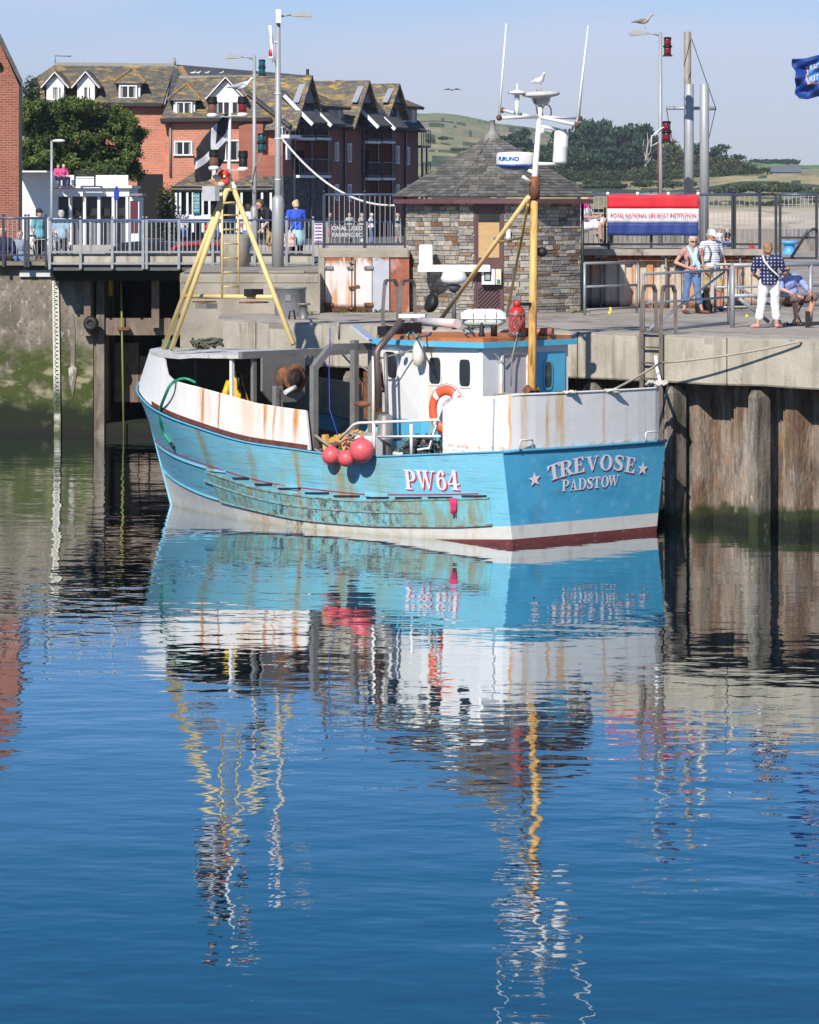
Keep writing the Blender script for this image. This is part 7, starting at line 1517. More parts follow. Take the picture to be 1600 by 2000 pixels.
# yellow oilskin
def oilskin():
    t = thing('yellow_oilskin', 'yellow oilskin jacket with black patches hanging under the shelter', 'jacket', bw(ray(461, 728, y=1.55)))
    mb = MB(); r = random.Random(2); n = 18; rowsz = [(0, .03), (-.08, .10), (-.2, .13), (-.35, .19), (-.55, .24), (-.78, .28)]; vs = []
    for z, w in rowsz:
        for k in range(n): a = 2*pi*k/n; q = 1+.16*sin(a*5+z*6); vs.append((w*cos(a)*q, w*.45*sin(a)*q, z+.03*sin(a*3)))
    mb.add(vs, [(i*n+k, i*n+(k+1) % n, (i+1)*n+(k+1) % n, (i+1)*n+k) for i in range(len(rowsz)-1) for k in range(n)]+[tuple(range(n))], 0, None, True); mb.build('jacket', M('oilskin_yellow', (.75, .45, .02), .4, var=.1), t)
    mb = MB(); mb.tube([(-.12, -.1, -.15), (-.2, -.12, -.4), (-.24, -.1, -.7)], [.06, .065, .07], 8); mb.build('sleeve', MATS['oilskin_yellow'], t)
    mb = MB(); mb.tube([(.03, -.05, 0), (.07, -.10, -.15), (.06, -.13, -.32)], [.035, .05, .03], 8); mb.tube([(.1, -.12, -.25), (.15, -.12, -.45)], [.04, .04], 8); mb.build('black_trim', mBlack, t)
oilskin()
# green hose over the bow
pts = [(383, 748), (365, 740), (348, 742), (333, 752), (322, 775), (313, 800), (313, 822), (320, 845), (334, 866)]
hp_ = []
for i, (px, py) in enumerate(pts):
    lo = 1.9
    z = None
    # just outside the bow side
    t0, z0 = onh(px, py) if i > 2 else (None, None)
    if i > 2:
        zq = z0; tt = t0; yy = (hb(tt, zq) if zq < zsh(tt) else max(.02, sm(tt, TS, BSH)*(1-.10*max(0, tt-.7)/.3)-.06))+.06; hp_.append(bw((ray(px, py, y=yy).x, yy, ray(px, py, y=yy).z)))
    else: hp_.append(bw(ray(px, py, y=(1.55, 1.65, 1.72)[i])))
t = thing('green_hose', 'green hose looped over the bow bulwark of the boat', 'hose', hp_[3]); mb = MB()
sp_ = []
for i in range(len(hp_)-1):
    for k in range(4):
        a = hp_[max(0, i-1)]; b = hp_[i]; c = hp_[i+1]; d = hp_[min(len(hp_)-1, i+2)]; u = k/4
        sp_.append(.5*((2*b)+(c-a)*u+(2*a-5*b+4*c-d)*u*u+(3*b-a-3*c+d)*u**3))
sp_.append(hp_[-1]); mb.tube(sp_, .030, 8); mb.build('hose', M('hose_green', (.02, .26, .14), .4), t, world=True)
mb = MB(); mb.tube([sp_[-1]-Vector((0, 0, 0)), sp_[-1]+(sp_[-1]-sp_[-2]).normalized()*.12], .038, 8); mb.build('nozzle', mBlack, t, world=True)
# rope heap on the shelter deck
def heap(label, c, rx, n, rr, m, seed, name='rope_coil', cat='rope', rz_=.1):
    r = random.Random(seed); t = thing(name, label, cat, c); mb = MB(); pts = []
    for k in range(n*9): a = k*.7+r.uniform(-.2, .2); q = r.uniform(.55, 1); pts.append((rx*q*cos(a)+.1*sin(k*.13), rx*.6*q*sin(a), .02+rz_*r.random()*(1-.3*q)))
    mb.tube(pts, rr, 6); mb.build('coil', m, t); return t
mRopeG = M('green_grey_rope', (.10, .10, .07), .9, var=.3)
heap('heap of grey-green rope lying on the bow shelter roof', bw(ray(402, 683, z=3.13)), .26, 8, .022, mRopeG, 3, rz_=.26); heap('flat loose bundle of rope on the shelter roof left of the heap', bw(ray(358, 685, z=3.12)), .22, 4, .018, mRope, 4, rz_=.04)
heap('white rope coil wound on the stern bulwark below the ladder', bw((-.15, -1.98, 2.60)), .15, 4, .028, M('pale_rope', (.55, .53, .48), .9, var=.1), 6, rz_=.12)
heap('grey rope coil hanging over the bulwark left of the mast foot', bw((.62, 1.15, 2.45)), .24, 5, .028, mRope, 7, rz_=.14); heap('small pale rope coil over the bulwark near the mast foot', bw((-.12, .55, 2.55)), .13, 3, .022, M('pale_rope', (.55, .53, .48), .9), 8, rz_=.08)
heap('pale rope coil at the right of the mast on the bulwark', bw((-.2, -.55, 2.55)), .16, 3, .022, MATS['pale_rope'], 9, rz_=.08)
# nets and pots on the working deck
def netpile(label, c, rx, ry, rz_, cols, seed, n=2600):
    r = random.Random(seed); t = thing('net_pile', label, 'fishing net', c, BA); mb = MB()
    for _ in range(n//40):
        a = r.uniform(0, 6.3); q = r.random()**.5; x, y = rx*q*cos(a), ry*q*sin(a); h = rz_*(1-q*q)**.5; pts = []
        d = Vector((r.uniform(-1, 1), r.uniform(-1, 1), r.uniform(-.6, .6))).normalized()
        for k in range(9): pts.append(Vector((x, y, h*r.uniform(.6, 1)))+d*(k-4)*.045+Vector((r.gauss(0, .025), r.gauss(0, .025), r.gauss(0, .02))))
        mb.tube(pts, .011, 4, col=r.choice(cols))
    mb.lathe([(rx*.95, 0), (rx*.85, rz_*.5), (rx*.5, rz_*.85), (.02, rz_*.95)], n=20, col=(.03, .03, .035)); mb.build('net', M('net_twine', (.1, .1, .1), .9, attr='Col', var=.4, vs=(20, 20, 20), bump=.02, bs=(30, 30, 30)), t)
netpile('dark green-black lobster pots and netting heaped behind the white hand rail', bw((2.35, 1.55, 1.18)), .50, .38, .60, [(.04, .05, .05), (.10, .14, .12), (.22, .24, .22), (.02, .12, .16)], 5, 9000)
netpile('second heap of dark netting with blue twine against the bulwark end', bw((1.72, 1.66, 1.18)), .34, .26, .46, [(.05, .06, .06), (.04, .22, .30), (.18, .2, .18)], 6, 6000)
heap('thick white folded rope along the deck edge right of the floats', bw((2.62, 1.92, 1.42)), .20, 2, .045, M('pale_rope', (.55, .53, .48), .9), 14, rz_=.04)
t = thing('white_tub', 'white plastic tub on deck behind the largest float', 'tub', bw((3.45, 1.8, 1.15))); mb = MB(); mb.box((0, 0, .30), (.42, .40, .60), rz=BA, bev=.04); mb.build('tub', mWhite, t)
t = thing('timber_hatch', 'yellow and orange painted wooden hatch frame on the working deck', 'hatch', bw((4.25, .95, 1.0)), BA)
mO = M('orange_yellow_wood', (.70, .42, .12), .6, var=.2, layers=[dict(c=(.6, .2, .05), s=(5, 5, 5), lo=.5, hi=.65, k=.6)])
mb = MB(); [mb.slab([(-.6, .7-q*.24, .30+q*.03), (.7, .7-q*.24, .60+q*.03), (.7, .52-q*.24, .62+q*.03), (-.6, .52-q*.24, .32+q*.03)], .04) for q in range(5)]; mb.build('slatted_board', mO, t)
for k in range(4): mb = MB(); x = -.9+k*.5; mb.bar((x, .95, .05), (x+.1, .95, .75-.12*(3-k)+.1), .09); mb.build('upright', mO, t)
mb = MB(); mb.tube([(-.9, 1.0, .3), (-.2, 1.05, .45), (.6, 1.0, .8)], .03); mb.tube([(-.9, 1.02, .2), (-.1, 1.05, .25), (.7, 1.0, .6)], .02); mb.build('hose', mRope, t)
t = thing('deck_boxes', 'dark fish boxes stowed in the shade under the shelter', 'box', bw((7.3, .6, 1.3)), BA); mb = MB(); mb.box((0, 0, .35), (.5, .7, .6), bev=.03); mb.box((.7, .2, .25), (.4, .4, .5), bev=.03); mb.build('box', M('dark_blue_box', (.02, .04, .08), .5), t)
heap('grey hose and rope heaped on the wooden hatch behind the pink floats', bw((3.9, 1.35, 1.62)), .34, 7, .024, mRope, 31, rz_=.16)
heap('dark green rope heaped on deck beside the grey gallows post', bw((4.35, 1.6, 1.40)), .26, 6, .022, mRopeG, 32, rz_=.2)
t = thing('fish_crate', 'grey-blue plastic fish crate standing on deck in front of the exhaust silencer', 'crate', bw((3.62, 1.1, 1.15)), BA); mb = MB()
for a_, b_2, c_, d_2 in ((0, .24, .7, .03), (0, -.24, .7, .03)): mb.box((a_, b_2, .32), (c_, d_2, .32))
for a_ in (-.34, .34): mb.box((a_, 0, .32), (.03, .46, .32))
mb.box((0, 0, .17), (.68, .46, .03)); mb.build('crate', M('crate_blue_grey', (.20, .30, .38), .6, var=.2), t)
t = thing('pulley_block', 'rusty brown pulley block hanging beside the exhaust pipe', 'pulley', bw(ray(708, 789, x=3.9))); mb = MB(); mb.ball((0, 0, 0), (.16, .05, .06), 14); mb.tube([(0, 0, .03), (0, 0, .4)], .012, 5); mb.build('block', mRustM, t)
# blue thin line hanging, red rag on the hull
mb = MB(); mb.tube([bw(ray(645, 640, x=4.3)), bw(ray(643, 720, x=4.3)), bw(ray(644, 800, x=4.3)), bw(ray(660, 850, x=4.0))], .010, 4); tag(mb.build('blue_line', M('blue_twine', (.03, .08, .45), .7)), 'thin blue line hanging down amidships', 'line')
t0, z0 = onh(889, 972); p = bw((t0*LZ(z0), hb(t0, z0)+.06, z0)); t = thing('red_rag', 'pink-red frayed rag hanging on the hull below the number', 'rag', p); mb = MB()
r = random.Random(8)
for k in range(7): x = (k-3)*.014; mb.tube([(x, 0, 0), (x+r.gauss(0, .01), -.01, -.1), (x+r.gauss(0, .015), 0, -.2), (x+r.gauss(0, .015), -.01, -.27-.04*r.random())], [.016, .018, .016, .006], 5)
mb.build('rag', M('pink_rag', (.6, .04, .15), .8, var=.3, vs=(30, 30, 30)), t)
# mooring ropes
mb = MB(); mb.tube(sag(bw((-.2, -.5, 2.56)), QE(1290, 3.02, .55), .02, 6)+sag(QE(1290, 3.02, .55), QE(1560, 3.47, .1), .05, 8)+sag(QE(1560, 3.47, .1), G(1640, 655, 3.55), .02, 4), .022, 6); tag(mb.build('mooring_rope', M('mooring_rope', (.42, .38, .30), .9)), 'long pale mooring rope from the stern to the quay at the right', 'rope')
mb = MB(); mb.tube(sag(bw((6.0, -2.1, 2.3)), QE(606, 3.55, -.3), .2, 8), .02, 6); tag(mb.build('mooring_rope', mRope), 'short mooring rope from the foredeck to the small bollard', 'rope')
# flag (black with white cross) on the gantry pole
def flag():
    top = ap_.lerp(pt_, .83); bot = ap_.lerp(pt_, .15); p = bw(top); t = thing('cross_flag', 'limp black flag with a white cross flying from the gantry pole', 'flag', p)
    W3 = [P(446, 228, 68.5), P(383, 372, 68.5)]; s = 68.6/F
    # outline in metres around the pole: hoist along the pole, fly drooping down-left
    n, m = 26, 22; vs = []
    H0, H1 = Vector((-0.02, 0, 0)), Vector((-.10, 0, -.96)); F0, F1 = Vector((-.66, -.25, -.74)), Vector((-.62, -.2, -1.42))
    def pt(u, v):
        a = H0.lerp(H1, v); b = F0.lerp(F1, v); q = a.lerp(b, u); q = q+Vector((0, 0, -.16*sin(pi*u)*(v*.6+.1)))
        return q+Vector((.03*sin(u*7+v*5)*u, .10*sin(u*9+v*4)*u**.6, .02*sin(v*9+u*5)))
    mb = MB(); vs = [pt(i/n, j/m) for j in range(m+1) for i in range(n+1)]
    for j in range(m):
        for i in range(n):
            u, v = (i+.5)/n, (j+.5)/m; w = abs(v-.5) < .11 or abs(u-.42) < .085
            mb.f.append((j*(n+1)+i, j*(n+1)+i+1, (j+1)*(n+1)+i+1, (j+1)*(n+1)+i)); mb.m.append(1 if w else 0); mb.c.append(None); mb.smooth.append(True)
    mb.v = vs; o = mb.build('cloth', [M('flag_black', (.025, .025, .03), .7), M('flag_white', (.68, .68, .74), .7)], t); md = o.modifiers.new('t', 'SOLIDIFY'); md.thickness = .004
flag()
t = thing('red_white_doll', 'red and cream rag bundle tied under the flag at the gantry top', 'bundle', bw(ray(436, 343, x=8.2))); mb = MB(); mb.ball((0, 0, .02), (.10, .08, .09), 12); mb.ball((.06, -.02, -.10), (.06, .06, .09), 10); mb.tube([(-.05, 0, .05), (.08, -.03, .1), (.12, -.02, 0)], .03, 8); mb.build('red_cloth', M('red_cloth', (.62, .07, .03), .7, var=.2), t); mb = MB(); mb.ball((-.13, -.02, -.05), (.10, .06, .07), 10); mb.ball((-.03, -.06, -.17), (.07, .05, .05), 10); mb.ball((.03, -.09, -.02), .03, 8); mb.build('cream_cloth', M('cream_cloth', (.62, .55, .45), .8), t)

# ============================================================ flag at the right edge
def bflag():
    Y = 88; k = Y/F; t = thing('blue_flag', 'dark blue flag with mirrored white letters at the right edge of the sky', 'flag', P(1660, 300, Y))
    o = t.matrix_basis.translation
    up = [(1547, 115), (1575, 114), (1600, 107), (1630, 98), (1660, 92)]; lo = [(1560, 193), (1577, 194), (1600, 188), (1630, 180), (1660, 172)]
    lf = [(1547, 115), (1548, 130), (1554, 140), (1551, 155), (1556, 166), (1552, 182), (1560, 193)]
    n, m = 40, 26; mb = MB(); vs = []
    def q1(t_, arr):
        f = t_*(len(arr)-1); i = min(int(f), len(arr)-2); f -= i; return Vector(arr[i]).lerp(Vector(arr[i+1]), f)
    for j in range(m+1):
        v = j/m
        for i in range(n+1):
            u = i/n; a = q1(u, up); b = q1(u, lo); c = a.lerp(b, v); e = q1(v, lf)-Vector(up[0]).lerp(Vector(lo[0]), v); c = c+e*(1-u)**2
            w = P(c.x, c.y, Y)-o; w.y += .13*sin(v*11-u*6)*(1-u*.5)+.05*sin(v*23+u*9); vs.append(w)
    mb.add(vs, [(j*(n+1)+i, j*(n+1)+i+1, (j+1)*(n+1)+i+1, (j+1)*(n+1)+i) for j in range(m) for i in range(n)], 0, None, True)
    for fi, f in enumerate(mb.f):
        i, j = fi % n, fi//n; u, v = (i+.5)/n, (j+.5)/m; l = .26+.10*abs(v-.45)
        ins = u > l and .14 < v < .62+.25*(u-.25)
        brd = (u > l-.03 and .12 < v < .64+.25*(u-.25)) and not (u > l and .14 < v < .60+.25*(u-.25))
        mb.m[fi] = 2 if (brd and v > .2) else 1 if ins else 0
    cl = mb.build('cloth', [M('flag_navy', (.012, .05, .25), .6), M('flag_mid_blue', (.06, .20, .48), .6), M('flag_orange', (.75, .35, .28), .6)], t)
    md = cl.modifiers.new('t', 'SOLIDIFY'); md.thickness = .004
    mb = MB(); put_text(mb, 'TSER', .15, P(1592, 130, Y-.30)-o, (-.9, 0, -.28), (0, 0, 1)); put_text(mb, 'WATER', .17, P(1600, 150, Y-.30)-o, (-.9, 0, -.25), (0, 0, 1)); mb.build('lettering', mWhite, t, fixn=False)
    mb = MB(); mb.tube([P(1660, 80, Y)-o, P(1660, 500, Y)-o], .04); mb.build('pole', mPole, t)
bflag()

# ============================================================ quay furniture: gates, ladders, tank, bollard
GAL = M('galvanised_rail', (.34, .36, .39), .45, .3, var=.12)
def frame_rail(name, label, a, b, h, hs, posts, r=.026, diag=None, group=None, zb=3.5):
    a, b = Vector(a), Vector(b); t = thing(name, label, 'railing', a, 0, group); d = b-a
    for z in hs: mb = MB(); mb.tube([Vector((0, 0, z)), d+Vector((0, 0, z))], r if z < h else r*1.1); mb.build('rail', GAL, t)
    for f in posts: mb = MB(); mb.tube([d*f, d*f+Vector((0, 0, h))], r*1.1); mb.build('post', GAL, t)
    if diag:
        for (f0, z0, f1, z1) in diag: mb = MB(); mb.tube([d*f0+Vector((0, 0, z0)), d*f1+Vector((0, 0, z1))], r); mb.build('brace', GAL, t)
    return t
frame_rail('barrier_rail', 'small square three-bar galvanised barrier beside the hut', G(1142, 616, 3.5), G(1244, 611, 3.5), 1.13, (.12, .62, 1.13), (0, 1))
frame_rail('swing_gate', 'long galvanised gate with one diagonal brace, left half of the pair', G(1257, 650, 3.5), G(1423, 634, 3.5), 1.10, (.04, .55, 1.10), (0, 1), .024, [(.06, .05, .95, 1.06)])
frame_rail('swing_gate', 'long double-railed galvanised gate at the right behind the seated man', G(1397, 609, 3.5), G(1640, 604, 3.5), 1.06, (.10, .55, 1.06), (0, .76, .85), .026, [(.1, .7, .42, .12)])
frame_rail('barrier_rail', 'heavy galvanised rail in front of the right gate with thick top tube', G(1431, 640, 3.5), G(1660, 634, 3.5), 1.22, (.62, 1.22), (0, .66), .040, [(.05, .58, .3, .1)])
mb = MB(); a = G(1578, 640, 3.5); mb.bar(a, a+Vector((0, 0, .32)), .09); mb.bar(a+Vector((-.12, 0, .08)), a+Vector((.3, 0, .10)), .05); mb.build('gate_stop', mBlack); tag(bpy.data.objects['gate_stop'], 'short black iron gate stop beside the seated man', 'gate stop')
mLad = M('bare_brown_steel', (.16, .13, .115), .55, .4, var=.2)
def ladder_(label, px0, px1, ptop, z0, zt, group='iron ladders with hooped handrails on the quay edge'):
    a, b = QE(px0, 3.5, .10), QE(px1, 3.5, .10); o = (a+b)/2; o.z = 3.5; t = thing('quay_ladder', label, 'ladder', o, 0, group); inl = Vector((.7071, .7071, 0))*.42
    Ht = zt
    for p in (a, b):
        q = p-o; q.z = 0
        mb = MB(); mb.bar(q+Vector((0, 0, z0-3.5)), q+Vector((0, 0, .12)), .075, .04); mb.bar(q+Vector((0, 0, .10)), q+Vector((-.0, 0, .35)), .07, .05); mb.bar(q+Vector((0, 0, .33)), q+inl*.12+Vector((0, 0, Ht-.1)), .075, .05)
        pts = [q+inl*.12+Vector((0, 0, Ht-.12)), q+inl*.2+Vector((0, 0, Ht-.02)), q+inl*.8+Vector((0, 0, Ht-.02)), q+inl*.95+Vector((0, 0, Ht-.14)), q+inl*1.0+Vector((0, 0, .0))]
        for u, v in zip(pts, pts[1:]): mb.bar(u, v, .065, .05)
        mb.build('stile', mLad, t)
    z = .06
    while 3.5+z > z0: mb = MB(); mb.bar(a-o+Vector((0, 0, z)), b-o+Vector((0, 0, z)), .03); mb.build('rung', mLad, t); z -= .29
ladder_('iron ladder with two tall hoops rising over the quay edge right of the boat', 1253, 1291, 0, .3, .92); ladder_('iron ladder with two hoops at the quay edge behind the wheelhouse', 748, 782, 0, 1.2, .92)
t = thing('steel_tank', 'grey open-topped round steel tank on the quay left of the rusty doors', 'tank', XZ(567, 3.5, 77.5)); mb = MB(); mb.lathe([(.33, 0), (.335, .01), (.335, .58), (.36, .59), (.36, .62), (.31, .62), (.30, .35)], n=30); mb.build('drum', M('tank_grey', (.25, .26, .28), .55, .2, var=.15), t)
mb = MB(); mb.box((-.03, -.33, .40), (.14, .05, .14), bev=.01); mb.build('bracket', mGrey, t)
t = thing('mooring_post', 'short iron mooring bollard with a square cap right of the steel tank', 'bollard', XZ(593, 3.5, 75.0)); mb = MB(); mb.lathe([(.11, 0), (.085, .03), (.08, .30), (.15, .31), (.15, .34), (.0, .345)], n=16); mb.build('post', mGrey, t)
mb = MB(); mb.tube([(-.3, -.15, 0), (-.28, -.15, .17), (-.2, -.15, .2), (-.17, -.15, 0)], .02); mb.build('hoop', mBlack, t)
mb = MB(); q = QE(560, 3.52, -.15); mb.tube([QE(662, 3.2, .02), QE(664, 3.52, .0), XZ(690, 3.52, 72.3), XZ(790, 3.52, 73.5)], .02, 6); tag(mb.build('blue_cable', M('navy_cable', (.04, .05, .12), .6)), 'thin dark blue cable over the quay edge left of the ladder', 'cable')
t = thing('tennis_ball', 'yellow ball lying on the quay under the right gate', 'ball', XZ(1459, 3.54, 76)); mb = MB(); mb.ball((0, 0, 0), .035, 12); mb.build('ball', M('ball_yellow', (.75, .65, .05), .7), t)
mb = MB(); p = G(1192, 607, 3.6); mb.box(p+Vector((0, -.03, .03)), (.05, .03, .10)); mb.box(p+Vector((-.02, -.03, -.04)), (.06, .02, .04)); tag(mb.build('yellow_tag', MATS['ball_yellow']), 'small yellow tag tied on the lower bar of the square barrier', 'tag')

# ============================================================ birds
def gull(label, loc, rz=0, s=1.0, flying=False, grey=True, group=None):
    t = thing('gull', label, 'bird', loc, rz, group)
    mb = MB()
    if not flying:
        prof = [(-.26, .185, .012), (-.18, .19, .035), (-.08, .20, .068), (.02, .215, .078), (.09, .245, .066), (.13, .29, .046), (.15, .33, .040), (.175, .355, .038), (.20, .36, .025), (.215, .358, .008)]
        n = 12; vs = []
        for x, z, rr in prof: vs += [(x*s, rr*.85*cos(2*pi*k/n)*s, (z+rr*sin(2*pi*k/n))*s) for k in range(n)]
        mb.add(vs, [(i*n+k, i*n+(k+1) % n, (i+1)*n+(k+1) % n, (i+1)*n+k) for i in range(len(prof)-1) for k in range(n)]+[tuple(range(n)), tuple((len(prof)-1)*n+k for k in range(n-1, -1, -1))], 0, None, True)
        mb.build('body', M('gull_white', (.80, .80, .80), .7, var=.03) if grey != 'brown' else M('gull_mottled', (.42, .38, .35), .8, var=.3, vs=(25, 25, 25)), t)
        for sy in (-1, 1):
            w = MB(); n2 = 10; pr = [(-.34, .175, .004), (-.24, .19, .025), (-.10, .215, .05), (.02, .23, .045), (.07, .235, .01)]; vs = []
            for x, z, rr in pr: vs += [(x*s, sy*(.045+.018*cos(2*pi*k/n2))*s, (z+rr*sin(2*pi*k/n2))*s) for k in range(n2)]
            w.add(vs, [(i*n2+k, i*n2+(k+1) % n2, (i+1)*n2+(k+1) % n2, (i+1)*n2+k) for i in range(4) for k in range(n2)], 0, None, True); w.build('wing', M('gull_grey', (.36, .38, .42), .7) if grey is True else (M('gull_brown_wing', (.22, .19, .17), .8, var=.3, vs=(25, 25, 25)) if grey == 'brown' else MATS['gull_white']), t)
            l = MB(); l.tube([(.0, sy*.03*s, .15*s), (.01*s, sy*.03*s, 0)], .006*s, 5); l.bar((.0, sy*.03*s, .004), (.05*s, sy*.04*s, .004), .03*s, .006); l.build('leg', M('gull_leg', (.6, .35, .30), .6), t)
        b = MB(); b.lathe([(.012*s, 0), (.010*s, .03*s), (.003*s, .055*s)], (.205*s, 0, .355*s), (1, 0, -.15), 8); b.build('beak', M('beak_yellow', (.7, .45, .08), .5), t)
        e = MB(); [e.ball((.185*s, sy*.030*s, .368*s), .006*s, 6) for sy in (-1, 1)]; e.build('eye', mBlack, t)
    else:
        prof = [(-.24, 0, .01), (-.15, 0, .04), (0, 0, .06), (.12, .01, .05), (.18, .02, .035), (.23, .015, .012)]; n = 10; vs = []
        for x, z, rr in prof: vs += [(x*s, rr*cos(2*pi*k/n)*s, (z+rr*sin(2*pi*k/n))*s) for k in range(n)]
        mb.add(vs, [(i*n+k, i*n+(k+1) % n, (i+1)*n+(k+1) % n, (i+1)*n+k) for i in range(len(prof)-1) for k in range(n)], 0, None, True); mb.build('body', M('gull_mottled', (.42, .38, .35), .8), t)
        for sy in (-1, 1):
            w = MB(); pts = [(.08, .04, .02), (.14, .30, .12), (.05, .62, .02), (-.06, .70, -.02), (-.04, .45, .06), (-.10, .04, .01)]; w.prism([(x*s, sy*y*s, z*s) for x, y, z in pts], (0, 0, .012*s)); w.build('wing', M('dark_wing', (.06, .055, .055), .8), t)
G1 = m2_+Vector((0, 0.03, .10))
gull('white gull standing on the round aerial at the top of the mast', bw(G1), -1.1, .85, grey=False)
gull('mottled brown young gull standing on the right street lamp head', P(1259, 58, 90)+Vector((0, 0, .01)), .0, 1.0, grey='brown')
gull('grey-backed gull perched on the navigation light beside the black flag pole', bw(n2+Vector((0, 0, .34))), .1, .95)
gull('dark gull gliding in the open sky above the hill', P(883, 176, 150), 1.25, .62, flying=True)
for i, px in enumerate((378, 388, 406, 434)): gull(['far gull on the hotel ridge, leftmost of four', 'far gull on the hotel ridge, second from left', 'far gull on the hotel ridge, third from left', 'far gull on the hotel ridge, rightmost of four'][i], P(px, 147, YH+6.2), .3*i, .75, grey=False, group='gulls resting on the hotel ridge')
# ============================================================ people
def pat_mat(name, kind, c1, c2, k):
    if name in MATS: return MATS[name]
    m = M(name, c1, .8, var=.08); n = m.node_tree.nodes; l = m.node_tree.links; b = n['Principled BSDF']; src = b.inputs['Base Color'].links[0].from_socket
    t = n.new('ShaderNodeTexCoord'); sp = n.new('ShaderNodeSeparateXYZ'); l.new(t.outputs['Object'], sp.inputs[0])
    def math_(op, a, b_=None):
        q = n.new('ShaderNodeMath'); q.operation = op
        for i, v in enumerate((a, b_)):
            if v is None: continue
            if isinstance(v, (int, float)): q.inputs[i].default_value = v
            else: l.new(v, q.inputs[i])
        return q.outputs[0]
    if kind == 'stripe': f = math_('GREATER_THAN', math_('SINE', math_('MULTIPLY', sp.outputs['Z'], k)), .62)
    else:
        a = math_('SINE', math_('MULTIPLY', math_('ADD', sp.outputs['X'], sp.outputs['Z']), k)); c = math_('SINE', math_('MULTIPLY', math_('SUBTRACT', sp.outputs['X'], sp.outputs['Z']), k)); f = math_('GREATER_THAN', math_('MULTIPLY', a, c), .60)
    x = n.new('ShaderNodeMix'); x.data_type = 'RGBA'; l.new(f, x.inputs['Factor']); l.new(src, x.inputs['A']); x.inputs['B'].default_value = lin(c2); l.new(x.outputs['Result'], b.inputs['Base Color']); return m
BASE = dict(pelvis=(0, 0, .95), waist=(0, 0, 1.08), chest=(0, 0, 1.27), neck=(0, 0, 1.44), head=(0, -.02, 1.585),
            hipA=(-.09, 0, .90), hipB=(.09, 0, .90), kneeA=(-.10, -.02, .49), kneeB=(.10, -.02, .49), ankA=(-.10, .01, .09), ankB=(.10, .01, .09),
            shA=(-.18, 0, 1.385), shB=(.18, 0, 1.385), elA=(-.235, .03, 1.11), elB=(.235, .03, 1.11), wrA=(-.22, -.07, .87), wrB=(.22, -.07, .87))
def remesh(mb, name, m, parent, vox, sm_=3):
    o = mb.build(name, m, parent); md = o.modifiers.new('r', 'REMESH'); md.mode = 'VOXEL'; md.voxel_size = vox
    try: md.use_smooth_shade = True
    except Exception: pass
    if sm_: s_ = o.modifiers.new('s', 'SMOOTH'); s_.iterations = sm_; s_.factor = .5
    baked(o)
    if name in ('top', 'trousers', 'shorts', 'scarf', 'hair'):
        a_ = .012 if name != 'hair' else .016; me = o.data; sd_ = Vector((len(me.vertices)*.37, 3, 1))
        nn_ = len(me.vertices); co = [0.0]*nn_*3; no = [0.0]*nn_*3; me.vertices.foreach_get('co', co); me.vertices.foreach_get('normal', no)
        for i in range(nn_):
            q = Vector(co[i*3:i*3+3])*(11 if name != 'hair' else 26)+sd_; d = a_*mnoise.noise(Vector((q.x, q.y, q.z*.8)))+a_*.5*(1-abs(mnoise.noise(q*1.7))*2)
            for k_ in range(3): co[i*3+k_] += no[i*3+k_]*d
        me.vertices.foreach_set('co', co); me.update()
    return o
